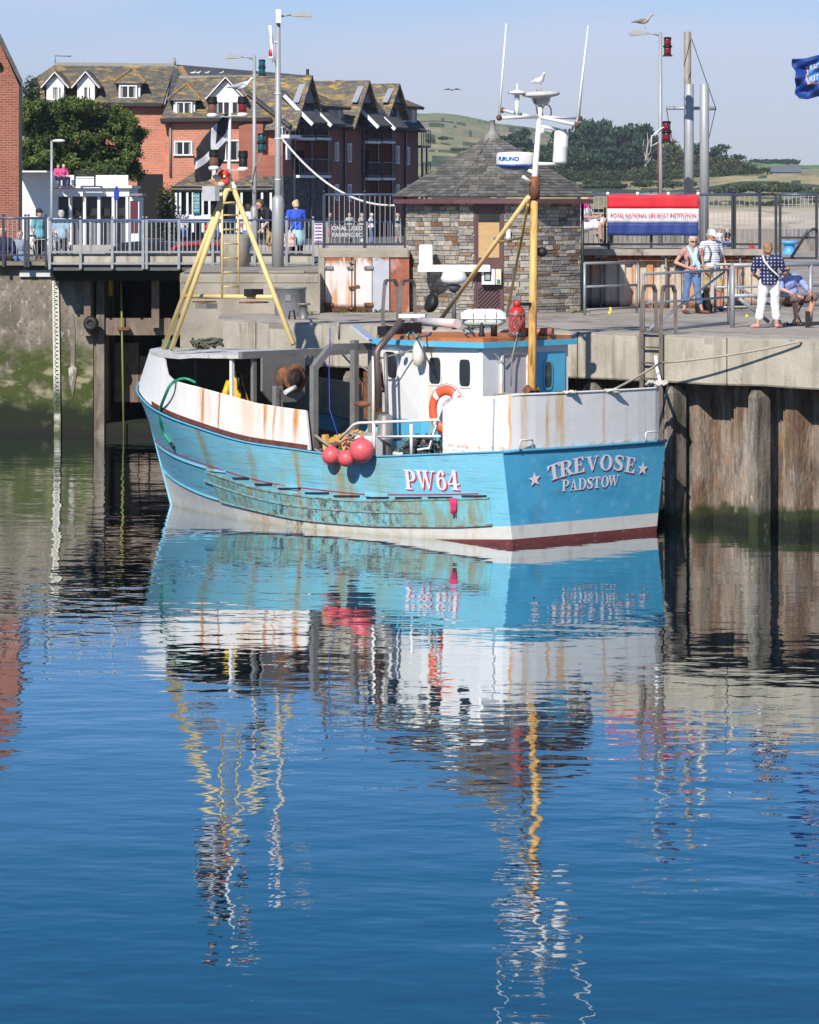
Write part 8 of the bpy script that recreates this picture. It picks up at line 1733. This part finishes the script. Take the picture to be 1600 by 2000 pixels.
def person(label, loc, rz, h=1.7, pose=None, top=None, sleeve=.45, pants=None, leg=1.0, hair=(.25, .16, .08), skirt=None, shoe=None, cap=None, near=False, width=1.0, hairlen=0, group=None, head_turn=0, head_bow=0, glasses=False, belly=0, skin=None):
    J = {k: Vector(v) for k, v in BASE.items()}
    for k, v in (pose or {}).items():
        if k in J: J[k] = Vector(v)
    up = ('waist', 'chest', 'neck', 'head', 'shA', 'shB', 'elA', 'elB', 'wrA', 'wrB')
    if pose and 'lean' in pose:                      # (forward, sideways) about the pelvis
        m = Matrix.Rotation(pose['lean'][0], 3, 'X') @ Matrix.Rotation(pose['lean'][1], 3, 'Y')
        for k in up: J[k] = J['pelvis']+m @ (J[k]-J['pelvis'])
    for q in 'AB':
        d = J['ank'+q]-J['knee'+q]; f = (pose or {}).get('toe'+q, (0, -1, 0)); J['toe'+q] = J['ank'+q]+Vector(f).normalized()*.15+Vector((0, 0, -.055))
    k = h/1.70; t = thing('person', label, 'person', loc, rz, group); vox = .0095 if near else .024
    for q in J: J[q] = Vector((J[q].x*k*(width if q not in ('neck', 'head') else 1), J[q].y*k, J[q].z*k))
    def torso(mb, e, lo=True):
        w = width; ax = (J['neck']-J['pelvis']).normalized(); rot = Vector((0, 0, 1)).rotation_difference(ax).to_matrix()
        mb.ball(J['pelvis'], ((.155*w+e)*k, (.115*w+e)*k, (.12+e)*k), 14, rot=rot); mb.ball(J['waist']-rot @ Vector((0, belly*.6, 0)), ((.14*w+e+belly*.4)*k, (.105*w+e+belly)*k, (.15+e)*k), 14, rot=rot)
        mb.ball(J['chest'], ((.158*w+e)*k, (.112*w+e)*k, (.17+e)*k), 14, rot=rot); mb.tube([J['shA'], J['neck']-ax*.03, J['shB']], [(.058+e)*k, (.068+e)*k, (.058+e)*k], 10)
    def limb(mb, pts, rs):
        for a, b, r0, r1 in zip(pts, pts[1:], rs, rs[1:]): mb.tube([a, a.lerp(b, .5), b], [r0*k, (r0+r1)/2*k, r1*k], 10)
        for a, r0 in zip(pts, rs): mb.ball(a, r0*k, 10)
    w2 = (width+1)/2
    sk = mb = MB(); torso(mb, -.012)
    for q in 'AB':
        cf = J['knee'+q].lerp(J['ank'+q], .32)+Vector((0, .012*k, 0)); limb(mb, [J['hip'+q], J['knee'+q], cf, J['ank'+q]], [.082*w2, .056*w2, .056*w2, .034*w2]); limb(mb, [J['ank'+q]-Vector((0, 0, .03*k)), J['toe'+q]], [.036, .028])
        fo = J['el'+q].lerp(J['wr'+q], .25); limb(mb, [J['sh'+q], J['el'+q], fo, J['wr'+q]], [.050*w2, .039*w2, .037*w2, .024*w2])
        d = (J['wr'+q]-J['el'+q]).normalized(); pc = J['wr'+q]+d*.05*k; mb.tube([J['wr'+q], pc, pc+d*.035*k], [.024*k, .033*k, .028*k], 8)
        sx = Vector((0, 1, 0)).cross(d).normalized() if abs(d.y) < .9 else Vector((1, 0, 0)); side = d.cross(Vector((1, 0, 0))).normalized()
        if near:
            cu = (Vector((0, 0, 0))-Vector((J['wr'+q].x, 0, 0))).normalized() if abs(J['wr'+q].x) > .02 else Vector((1, 0, 0)); cu = (cu-d*cu.dot(d)).normalized()
            for i, ln in enumerate((.060, .072, .068, .052)):
                b0 = pc+d*.03*k+side*(i-1.5)*.0195*k; mb.tube([b0, b0+d*ln*.5*k+cu*.006*k, b0+d*ln*.85*k+cu*.030*k], [.0105*k, .0098*k, .0085*k], 7)
            b0 = pc-d*.01*k+side*-.03*k; mb.tube([b0, b0-side*.028*k+d*.026*k, b0-side*.034*k+d*.055*k], [.013*k, .0115*k, .0095*k], 7)
    hm = Matrix.Rotation(head_turn, 3, 'Z') @ Matrix.Rotation(head_bow, 3, 'X')
    if pose and 'lean' in pose: hm = Matrix.Rotation(pose['lean'][0]*.6, 3, 'X') @ hm
    H = J['head']; hp2 = lambda x, y, z: H+hm @ Vector((x*k, y*k, z*k))
    limb(mb, [J['neck']-Vector((0, 0, .03*k)), hp2(0, .02, -.05)], [.058, .052])
    mb.ball(H, (.076*k, .094*k, .108*k), 14, rot=hm); mb.ball(hp2(0, -.035, -.065), (.052*k, .055*k, .052*k), 12, rot=hm); mb.ball(hp2(0, -.098, -.012), (.014*k, .020*k, .026*k), 8, rot=hm); mb.ball(hp2(0, -.090, .028), (.045*k, .014*k, .012*k), 8, rot=hm)
    for sx in (-1, 1): mb.ball(hp2(sx*.076, .0, -.01), (.012*k, .02*k, .03*k), 8, rot=hm)
    mb.ball(hp2(0, -.083, -.062), (.024*k, .014*k, .010*k), 8, rot=hm)
    remesh(mb, 'body', skin or mSkin, t, vox, 2)
    if near:
        for sx in (-1, 1): mb = MB(); mb.ball(hp2(sx*.030, -.088, .008), .011*k, 8); mb.build('eye', mBlack, t)
        mb = MB(); mb.ball(hp2(0, -.098, -.064), (.022*k, .006*k, .005*k), 8, rot=hm); mb.build('mouth', M('lips', (.45, .15, .13), .5), t)
        if glasses:
            mb = MB()
            for sx in (-1, 1): mb.ball(hp2(sx*.033, -.096, .010), (.030*k, .010*k, .019*k), 10, rot=hm); mb.bar(hp2(sx*.06, -.09, .012), hp2(sx*.08, .0, .012), .008*k)
            mb.bar(hp2(-.02, -.103, .014), hp2(.02, -.103, .014), .007*k); mb.build('sunglasses', mBlack, t)
    mb = MB(); mb.ball(hp2(0, .012, .022), (.094*k, .104*k, .102*k), 14, rot=hm); mb.ball(hp2(0, .038, -.03), (.084*k, .075*k, .075*k), 12, rot=hm)
    if hairlen: mb.tube([hp2(0, .05, 0), hp2(0, .07, -.10-hairlen)], [.08*k, .06*k], 10)
    r = random.Random(int(abs(loc[0])*100))
    for i in range(26 if near else 8): a = r.uniform(0, 6.28); e = r.uniform(.2, 1.3); mb.ball(hp2(.075*cos(a)*cos(e*.6), .02+.085*abs(sin(a))*cos(e*.6), .03+.085*sin(e)), .022*k, 6)
    # keep the face free: push hair back above the brow
    hv = [Vector(v) for v in mb.v]; inv = hm.inverted(); nv = []
    for v in hv:
        l_ = inv @ (v-H); lim = -.045*k if l_.z > .045*k else .000
        if l_.y < lim and not (l_.z > .075*k): l_.y = lim
        if l_.y < -.08*k: l_.y = -.08*k
        nv.append(H+hm @ l_)
    mb.v = nv; remesh(mb, 'hair', M('hair_%d' % (int(hair[0]*1000)), hair, .7, var=.3, vs=(30, 30, 30)), t, .012 if near else .028, 1)
    if cap:
        mb = MB(); mb.ball(hp2(0, .008, .045), (.093*k, .108*k, .085*k), 16, rot=hm); mb.prism([hp2(x, y, z) for x, y, z in ((-.08, -.06, .04), (-.07, -.15, .030), (0, -.18, .028), (.07, -.15, .030), (.08, -.06, .04))], hm @ Vector((0, 0, .012*k))); mb.build('cap', cap, t)
    if top:
        mb = MB(); torso(mb, .012)
        for q in 'AB':
            if sleeve > 0:
                e = J['sh'+q].lerp(J['el'+q], min(1, sleeve*1.6)); limb(mb, [J['sh'+q], e], [.066*w2, .058*w2])
                if sleeve > .65: limb(mb, [J['el'+q], J['el'+q].lerp(J['wr'+q], (sleeve-.5)*2*.95)], [.052*w2, .040])
        if 'hem' not in (pose or {}) or pose['hem']: mb.tube([J['waist'], J['pelvis'], J['pelvis']+(J['pelvis']-J['waist']).normalized()*.04*k], [.15*w2*k*1.02, .17*w2*k, .175*w2*k], 16)
        remesh(mb, 'top', top, t, .013 if near else .026)
    if pants:
        mb = MB(); mb.ball(J['pelvis']-Vector((0, 0, .02*k)), ((.155*width+.010)*k, (.115*width+.012)*k, .13*k), 14)
        for q in 'AB':
            pts = [J['hip'+q], J['knee'+q]]; rs = [.102*w2, .075*w2]
            if leg <= .55: pts[1] = J['hip'+q].lerp(J['knee'+q], leg/.5*.95); rs[1] = .092*w2
            elif leg > .55: pts.append(J['knee'+q].lerp(J['ank'+q], (leg-.5)*2*.98)); rs.append(.072*w2)
            limb(mb, pts, rs)
        remesh(mb, 'trousers' if leg > .6 else 'shorts', pants, t, .013 if near else .026)
    if skirt:
        m_, ln = skirt; mb = MB(); n = 22; vs = []; P0 = J['pelvis']+Vector((0, 0, .05*k)); lv = [(0, .15), (-.12, .185), (-.3, .215), (-ln, .25)]
        for z, rr in lv: vs += [P0+Vector((rr*width*k*cos(2*pi*i/n)*(1+.07*sin(i*2.2)), rr*.8*width*k*sin(2*pi*i/n)*(1+.07*sin(i*2.2)), z*k)) for i in range(n)]
        mb.add(vs, [(i*n+j, i*n+(j+1) % n, (i+1)*n+(j+1) % n, (i+1)*n+j) for i in range(3) for j in range(n)]+[tuple(range(n)), tuple(3*n+i for i in range(n-1, -1, -1))], 0, None, True); mb.build('skirt', m_, t)
    if shoe:
        for q in 'AB': mb = MB(); limb(mb, [J['ank'+q]-Vector((0, 0, .035*k)), J['toe'+q]-Vector((0, 0, .002))], [.047, .038]); remesh(mb, 'shoe', shoe, t, .012 if near else .026, 1)
    return t, J
SIT = dict(pelvis=(0, 0, .50), waist=(0, -.0, .64), chest=(0, -.02, .84), neck=(0, -.03, 1.01), head=(0, -.05, 1.15), hipA=(-.1, -.04, .50), hipB=(.1, -.04, .50), kneeA=(-.12, -.44, .50), kneeB=(.12, -.44, .50), ankA=(-.12, -.42, .09), ankB=(.12, -.42, .09),
           shA=(-.18, -.02, .955), shB=(.18, -.02, .955), elA=(-.24, -.10, .70), elB=(.24, -.10, .70), wrA=(-.15, -.30, .60), wrB=(.15, -.30, .60), hem=False)
cWhite = M('cloth_white', (.75, .75, .77), .8, var=.05); cDenim = M('cloth_denim', (.11, .19, .36), .85, var=.25, vs=(14, 14, 6)); cNavy = M('cloth_navy', (.02, .025, .07), .85); cKhaki = M('cloth_khaki', (.42, .33, .18), .85, var=.1)
cBlue = M('cloth_royal_blue', (.04, .10, .60), .8, var=.1); cAqua = M('cloth_aqua', (.38, .62, .66), .8, var=.12); cBlackC = M('cloth_black', (.02, .02, .022), .85); cGreyB = M('cloth_grey_blue', (.22, .28, .38), .85, var=.1); cShirtB = M('cloth_pale_blue', (.30, .38, .72), .8, var=.08)
cTan = M('cloth_tan', (.50, .30, .12), .85, var=.1); cPink = M('cloth_pink', (.70, .10, .28), .8); cRed = M('cloth_red', (.5, .04, .06), .8); bootB = M('boot_brown', (.12, .05, .035), .6); shoeP = M('sandal_pink', (.65, .30, .28), .6)
# the woman with scarf
pw, J = person('smiling grey-haired woman in sunglasses, pale blue scarf and rolled jeans walking on the quay', G(1352, 613, 3.5), .12, 1.70, dict(kneeA=(-.13, -.02, .48), ankA=(-.17, .0, .09), kneeB=(.10, -.05, .50), ankB=(.20, -.03, .09), elA=(-.34, .06, 1.13), wrA=(-.10, -.16, 1.02), elB=(.22, .0, 1.10), wrB=(.12, -.16, .98), toeA=(.6, -1, 0), toeB=(.9, -.6, 0), head=(.02, -.03, 1.585)),
    pat_mat('floral_vest', 'dots', (.42, .22, .20), (.60, .45, .42), 95), .18, cDenim, .78, (.50, .46, .40), None, bootB, near=True, width=1.06, glasses=True, head_turn=.1)
mb = MB()
for s in (-1, 1): mb.ball((s*.19, 0, 1.365), (.066, .070, .058), 12)
remesh(mb, 'cap_sleeve', M('sleeve_sky', (.35, .55, .78), .8), pw, .016)
mb = MB(); mb.tube([(-.09, .04, 1.47), (-.08, -.08, 1.43), (-.03, -.15, 1.30), (.02, -.165, 1.15), (.0, -.17, 1.06)], [.04, .04, .035, .04, .03], 8); mb.tube([(.09, .04, 1.47), (.08, -.08, 1.43), (.04, -.15, 1.28), (.10, -.165, 1.10), (.14, -.16, .96)], [.04, .045, .045, .05, .04], 8); mb.tube([(-.09, .04, 1.47), (0, .09, 1.47), (.09, .04, 1.47)], .04, 8); remesh(mb, 'scarf', M('scarf_pale_blue', (.42, .62, .74), .8, var=.12), pw, .014)
t = thing('rucksack', 'grey and black rucksack carried by the woman with the scarf', 'rucksack', pw.matrix_basis @ Vector((-.13, .20, 1.12)), .2); mb = MB(); mb.ball((0, 0, 0), (.19, .12, .25), 16); mb.ball((-.05, .05, -.12), (.17, .12, .13), 14); remesh(mb, 'bag', M('bag_grey', (.10, .10, .12), .7, var=.4, vs=(8, 8, 8)), t, .02)
mb = MB(); mb.tube([(-.02, -.1, .22), (.0, -.26, .20), (.01, -.36, .02), (.0, -.30, -.14)], .022, 6); mb.tube([(.24, -.1, .2), (.26, -.28, .18), (.27, -.33, .02), (.25, -.25, -.12)], .022, 6); mb.build('strap', mBlack, t)
# the man with the cap
pm_, J = person('tall man in white cap, striped polo shirt and khaki shorts looking down as he walks', G(1389, 607, 3.5), .55, 1.84, dict(kneeA=(-.08, .03, .49), ankA=(-.06, .12, .10), kneeB=(.10, -.14, .50), ankB=(.11, -.10, .09), elA=(-.26, .02, 1.14), wrA=(-.21, -.10, .90), elB=(.26, .0, 1.12), wrB=(.28, -.12, .90)),
    pat_mat('striped_polo', 'stripe', (.74, .75, .80), (.16, .18, .28), 120), .50, cKhaki, .56, (.4, .38, .35), None, bootB, cap=mWhite, near=True, width=1.14, belly=.035, head_bow=.42, head_turn=.15, skin=M('skin_red', (.55, .24, .17), .5))
t = thing('rucksack', 'dark rucksack on the back of the man in the striped polo', 'rucksack', pm_.matrix_basis @ Vector((0, .24, 1.32)), .55); mb = MB(); mb.ball((0, 0, 0), (.16, .11, .26), 16); remesh(mb, 'bag', M('bag_dark', (.03, .035, .06), .7), t, .02); mb = MB(); [mb.tube([(s*.13, -.05, .27), (s*.14, -.27, .22), (s*.14, -.42, .02), (s*.165, -.41, -.18), (s*.22, -.2, -.24)], .023, 6) for s in (-1, 1)]; mb.build('strap', M('strap_grey', (.12, .13, .17), .7), t)
t = thing('walking_stick', 'thin orange walking stick held by the man in the cap', 'walking stick', pm_.matrix_basis @ Vector((.30, -.20, .80))); mb = MB(); mb.tube([(0, 0, .12), (-.12, -.05, -.45), (-.17, -.06, -.78)], .011, 6); mb.build('shaft', M('orange_stick', (.55, .15, .04), .4), t); mb = MB(); mb.ball((.0, 0, .12), (.02, .05, .02), 8); mb.build('handle', M('pink_handle', (.6, .1, .15), .5), t)
# black dog sitting, back to the camera
def dog():
    t = thing('dog', 'black dog sitting on the quay between the walking couple', 'dog', G(1374, 612, 3.5), .3); mb = MB()
    mb.ball((0, 0, .16), (.15, .17, .16), 14); mb.tube([(0, 0, .18), (0, -.08, .32), (0, -.13, .42)], [.13, .115, .08], 12); mb.tube([(0, -.13, .42), (0, -.16, .50)], [.075, .06], 10); mb.ball((0, -.17, .53), (.07, .085, .065), 12); mb.tube([(0, -.22, .52), (0, -.30, .50)], [.04, .028], 8)
    for s in (-1, 1):
        mb.tube([(s*.07, -.15, .34), (s*.075, -.17, .17), (s*.075, -.18, .03), (s*.075, -.23, .02)], [.045, .032, .026, .028], 8); mb.ball((s*.13, -.02, .13), (.07, .13, .11), 10); mb.tube([(s*.15, -.10, .05), (s*.15, .05, .05), (s*.14, -.18, .025)], [.035, .035, .026], 8); mb.prism([(s*.03, -.14, .57), (s*.075, -.14, .56), (s*.085, -.13, .50), (s*.05, -.13, .55)], (0, .03, 0))
    mb.tube([(0, .14, .08), (.12, .22, .03), (.24, .18, .02)], [.035, .028, .012], 8); remesh(mb, 'body', M('black_fur', (.012, .012, .013), .8, var=.3, vs=(30, 30, 30), bump=.01), t, .012, 1)
dog()
# polka-dot woman, back to us
pb, J = person('woman in navy polka-dot top and white cropped trousers standing with her back turned', G(1503, 641, 3.5), pi-.10, 1.66, dict(lean=(-.24, .05), kneeB=(.13, -.02, .49), ankB=(.19, .05, .09), kneeA=(-.09, -.03, .49), ankA=(-.12, .0, .09), toeA=(-.5, -1, 0), toeB=(.6, -.8, 0), elB=(.27, -.02, 1.10), wrB=(.20, -.22, .97), elA=(-.26, -.02, 1.10), wrA=(-.2, -.25, 1.0)),
    pat_mat('polka_navy', 'dots', (.015, .022, .085), (.50, .50, .60), 46), .48, cWhite, .84, (.30, .17, .09), None, shoeP, near=True, width=1.22, head_bow=.35)
mb = MB(); mb.tube([(.13, .02, 1.44), (.10, .13, 1.36), (-.02, .20, 1.22), (-.16, .17, 1.08), (-.22, .05, .98)], .020, 6); mb.tube([(.13, .02, 1.44), (.10, -.1, 1.30), (-.1, -.2, 1.1)], .018, 6)
sb = mb.build('shoulder_strap', mWhite, pb); 
sb.matrix_basis = Matrix.Translation((0, 0, .93)) @ Matrix.Rotation(-.24, 4, 'X') @ Matrix.Translation((0, .012, -.93))
# seated man on a folding chair
sp2 = XZ(1540, 3.5, 71.4); pose = dict(SIT); pose.update(chest=(-.06, -.08, .80), neck=(-.12, -.14, .95), head=(-.2, -.22, 1.05), shA=(-.26, -.12, .92), shB=(.14, -.10, .90), elA=(-.3, -.30, .70), elB=(.27, -.24, .66), wrA=(-.12, -.52, .58), wrB=(.16, -.5, .60), kneeB=(.26, -.46, .55), ankB=(.16, -.40, .09), kneeA=(-.14, -.5, .53), ankA=(-.06, -.40, .09))
person('man in pale blue shirt and brown shorts sitting on a chair behind the polka-dot woman', sp2, .45, 1.78, pose, cShirtB, .52, M('cloth_brown_check', (.20, .13, .11), .85, var=.3, vs=(20, 20, 20)), .50, (.45, .40, .34), None, M('loafer', (.08, .04, .03), .6), near=True, width=1.14, belly=.04)
t = thing('folding_chair', 'black folding camp chair under the seated man', 'chair', sp2, .45); mb = MB(); mb.box((0, .06, .42), (.5, .44, .04)); mb.build('seat', cBlackC, t); mb = MB(); mb.box((0, .27, .68), (.48, .03, .4)); mb.build('backrest', cNavy, t)
for s in (-1, 1):
    mb = MB(); mb.bar((s*.24, -.14, 0), (s*.24, .26, .44), .025); mb.build('leg', mGrey, t); mb = MB(); mb.bar((s*.24, .26, 0), (s*.24, -.14, .44), .025); mb.build('leg', mGrey, t); mb = MB(); mb.bar((s*.24, .26, .4), (s*.24, .28, .9), .025); mb.build('back_post', mGrey, t)
# pink woman on the upper walkway
pz_ = XZ(1141, WZ, 85.3); pose = dict(SIT); pose.update(kneeA=(-.10, -.44, .54), ankA=(-.06, -.46, .12), kneeB=(.12, -.46, .66), ankB=(-.04, -.36, .34), elA=(-.22, -.1, .72), wrA=(-.1, -.3, .72), elB=(.2, -.12, .72), wrB=(.1, -.32, .74))
person('blonde woman in white and pink top and white shorts sitting cross-legged on the upper walkway', pz_, 1.15, 1.74, pose, pat_mat('pink_white_top', 'stripe', (.75, .72, .75), (.75, .08, .30), 14), .40, cWhite, .44, (.62, .50, .32), None, cBlackC, near=True, width=1.08)
bench('dark bench on the upper walkway under the woman in white shorts', XZ(1141, WZ, 85.5)+Vector((0, .1, .05)), .35, .9)
# people on the footbridge and the street end
person('woman in royal blue top and pale aqua skirt seen from behind at the bridge railing', XZ(579, 4.42, 93.0)+Vector((0, 0, -.02)), pi+.35, 1.60, dict(lean=(.08, .0), elA=(-.24, -.06, 1.14), wrA=(-.15, -.26, 1.1)), cBlue, .42, cNavy, .82, (.55, .42, .26), (cAqua, .52), mWhite, near=True, width=1.15, head_bow=.35)
t = thing('hand_bag', 'floral red and white handbag carried by the woman in the aqua skirt', 'bag', XZ(566, 5.0, 92.7)); mb = MB(); mb.box((0, 0, 0), (.30, .12, .36), bev=.05); mb.build('bag', M('floral_bag', (.60, .55, .50), .8, var=.1, layers=[dict(c=(.6, .12, .06), s=(14, 14, 14), lo=.52, hi=.56)]), t); mb = MB(); mb.tube([(-.1, 0, .18), (.1, 0, .5), (.2, .05, .55)], .014, 6); mb.build('strap', mBlack, t)
person('man in black T-shirt and tan shorts bending over at the lamp post', XZ(533, 4.42, 93.5), -1.0, 1.74, dict(lean=(.62, 0), elB=(.24, -.22, 1.18), wrB=(.2, -.45, 1.12), elA=(-.24, -.22, 1.18), wrA=(-.2, -.4, 1.05)), cBlackC, .45, cTan, .54, (.10, .06, .04), None, mWhite, near=True, width=1.12)
person('person in white blouse and blue skirt behind the right leg of the yellow gantry', XZ(486, 4.42, 93.6), 2.6, 1.5, None, cWhite, .5, cDenim, .8, (.06, .04, .03), (cDenim, .5), bootB, width=1.05)
person('woman with a dark blue coat half hidden behind the tall lamp post', XZ(551, 4.42, 95.2), .4, 1.55, None, cNavy, .9, cNavy, 1, (.5, .4, .3), None, bootB)
person('woman in grey-blue T-shirt leaning by the railing at the far left', XZ(38, 3.98, 94.2)+Vector((0, 0, 0)), .1, 1.66, SIT, cGreyB, .45, cDenim, .98, (.22, .11, .05), None, bootB, near=True, hairlen=.05)
person('man in dark jacket with pale hair at the left picture edge', XZ(6, 3.98, 94.0), .2, 1.75, SIT, cNavy, .95, cBlackC, 1, (.55, .5, .45), None, bootB, near=True, width=1.1)
mb = MB(); mb.box((XL(20, 94.3), 94.4, 4.2), (2.2, .5, .45)); tag(mb.build('stone_bench', mConc), 'low stone bench under the two people at the far left', 'bench')
person('man in a dark cap and teal shirt with a bicycle in front of the kiosk', XZ(76, 4.09, 99.2), .8, 1.70, None, M('cloth_teal', (.12, .35, .42), .8), .45, cBlackC, .55, (.03, .03, .03), None, bootB, cap=cBlackC, near=False)
person('grey-haired man in pale blue shirt in front of the kiosk bays', XZ(120, 4.09, 99.0), 2.9, 1.66, None, M('cloth_soft_blue', (.30, .45, .58), .8), .45, cBlackC, 1, (.5, .48, .44), None, bootB)
t = thing('bicycle', 'bicycle leaning behind the railing in front of the white kiosk', 'bicycle', XZ(84, 4.1, 98.4))
for sx in (-.52, .52): mb = MB(); mb.tube([(sx+.33*cos(2*pi*i/24), 0, .34+.33*sin(2*pi*i/24)) for i in range(24)], .022, 6, closed=True); mb.build('wheel', mBlack, t)
mb = MB(); pF = [(-.52, 0, .34), (-.15, 0, .32), (-.28, 0, .85), (.40, 0, .85), (-.15, 0, .32)]; mb.tube([pF[0], pF[1]], .015); mb.tube([pF[0], pF[2]], .012); mb.tube([pF[1], pF[2]], .016); mb.tube([pF[2], pF[3]], .016); mb.tube([pF[3], pF[4]], .018); mb.tube([(.52, 0, .34), (.38, 0, 1.0)], .016); mb.build('frame', mSteelG, t)
mb = MB(); mb.ball((-.30, 0, .95), (.13, .06, .03), 8); mb.build('saddle', mBlack, t); mb = MB(); mb.tube([(.34, -.28, 1.02), (.38, 0, 1.0), (.34, .28, 1.02)], .014); mb.build('handlebar', mBlack, t)
for i, (px, lb, c, hr, ca) in enumerate(((113, 'person in pink top sitting at the left end of the kiosk roof bench', cPink, (.12, .07, .04), None), (124, 'grey-haired person in pink and dark trousers sitting on the kiosk roof terrace', cPink, (.5, .47, .44), None))):
    person(lb, P(px, 365.5, YK-.9), .6, 1.62, SIT, c, .9, cNavy, 1, hr, None, bootB)
for i, (px, Y, lb, c1, c2, hr, ca) in enumerate(((645, 198, 'passer-by with grey cap and dark T-shirt, leftmost behind the tall walkway railing', cBlackC, cRed, (.5, .45, .4), None), (683, 203, 'passer-by in pale green top second from left behind the tall walkway railing', M('cloth_sage', (.35, .42, .36), .8), cBlackC, (.45, .3, .2), None),
      (707, 200, 'short grey-haired passer-by third from left behind the tall railing', M('cloth_sand', (.5, .42, .34), .8), cWhite, (.4, .36, .3), None), (725, 198, 'passer-by in white hat and blue trousers behind the tall railing', cWhite, cDenim, (.3, .2, .1), mWhite), (777, 201, 'bare-legged man in grey shorts walking, rightmost behind the tall railing left of the hut', M('cloth_stone', (.45, .42, .38), .8), M('cloth_grey', (.22, .2, .2), .8), (.4, .3, .22), None))):
    person(lb, XZ(px, 3.75, Y), .4*i, 1.68, dict(kneeA=(-.1, -.08, .49), ankA=(-.1, -.12, .09), ankB=(.1, .12, .1)), c1, .45, c2, .55 if i in (0, 4) else .98, hr, None, bootB, cap=ca)
for i, (px, py, lb, c1, hr) in enumerate(((356, 406, 'person in pink and white seated outside the cafe, left of the gantry', cWhite, (.5, .3, .25)), (405, 410, 'dark-haired person seated outside the cafe beside the gantry leg', cRed, (.03, .02, .02)), (417, 402, 'balding person seated outside the cafe near the gantry leg', cPink, (.45, .3, .22)))):
    person(lb, XZ(px, 3.75+.25*(i != 1), 205), .5, 1.65, SIT, c1, .45, cDenim, 1, hr, None, bootB)
for px, lb, c1, hr, r_ in ((1405, 'dark-haired woman in white vest sitting by the sea wall', cWhite, (.10, .05, .03), .6), (1420, 'man in black T-shirt and jeans sitting by the sea wall reaching out an arm', cBlackC, (.5, .35, .25), 1.0)):
    pose = dict(SIT); 
    if px == 1420: pose.update(elB=(.3, -.25, .85), wrB=(.2, -.5, .95))
    person(lb, XZ(px, 3.45, 188), r_, 1.62, pose, c1, .15 if px == 1405 else .45, cDenim, 1, hr, None, bootB)
mb = MB(); mb.box((XL(1412, 188.4), 188.6, 3.6), (1.6, .5, .5)); mb.box((XL(1435, 188.4), 187, 3.42), (1.8, .3, .25), mi=1); tag(mb.build('stone_block', [mConc, mBlack]), 'low stone block under the couple by the sea wall', 'block')
pose = dict(SIT); person('child in red and black sitting low on the outer quay at the right', XZ(1467, 3.32, 175), .3, 1.1, pose, cRed, .9, cBlackC, 1, (.05, .03, .02), None, bootB)
# cafe tables and notice boards behind the railing
t = thing('notice_banner', 'dark banner with large white letters about parking on the railing beyond the street', 'banner', XZ(678, 3.75, 160)); mb = MB(); mb.box((0, 0, .95), (1.5, .08, .62)); mb.build('panel', M('banner_dark', (.08, .08, .085), .7), t)
mb = MB(); put_text(mb, 'ONAL USED', .26, (0, -.05, 1.09), (1, 0, 0), (0, 0, 1), width=1.35); put_text(mb, 'PARKING EC', .26, (0, -.05, .80), (1, 0, 0), (0, 0, 1), width=1.3); mb.build('lettering', mWhite, t)
t = thing('striped_van_sign', 'white panel with purple and red stripes beside the blue-topped woman', 'sign', XZ(622, 3.75, 150)); mb = MB(); mb.box((0, 0, 1.0), (.34, .1, .85)); mb.build('panel', mWhite, t); mb = MB(); [mb.box((0, -.06, 1.33-i*.14), (.28, .02, .06)) for i in range(6)]; mb.build('lettering', M('purple_print', (.25, .06, .30), .6), t)
t = thing('street_wall', 'low pale wall and parapet beyond the inner street', 'wall', (XL(420, 150), 152, 3.3)); mb = MB(); mb.box((0, 0, .45), (22, .4, .9)); mb.build('wall', M('pale_wall', (.38, .36, .32), .8, var=.15), t)
print('objects', len(bpy.data.objects), 'faces', sum(len(o.data.polygons) for o in bpy.data.objects if o.type == 'MESH'))

mb = MB(); mb.tube([QE(1281, 3.12, .2), QE(1283, 2.9, .25), bw((-.2, -2.02, 2.66))], [.035, .035, .03], 8); tag(mb.build('white_rope_end', mWhite), 'thick white rope end hanging from the ladder to the stern rope coil', 'rope')

# air between here and the far hill
mb = MB(); mb.box((0, 1310, 54.0), (1960, 3080, 116.0)); hz = mb.build('haze', bpy.data.materials.new('haze_air')); hm_ = hz.data.materials[0]; hm_.use_nodes = True
hn = hm_.node_tree.nodes; hn.remove(hn['Principled BSDF']); pv = hn.new('ShaderNodeVolumePrincipled'); pv.inputs['Density'].default_value = .00013; pv.inputs['Color'].default_value = (.86, .92, 1, 1); pv.inputs['Anisotropy'].default_value = .2
hm_.node_tree.links.new(pv.outputs[0], hn['Material Output'].inputs['Volume']); hz['kind'] = 'stuff'; hz['label'] = 'thin pale haze over the estuary and far hill'
sc.cycles.volume_bounces = 0
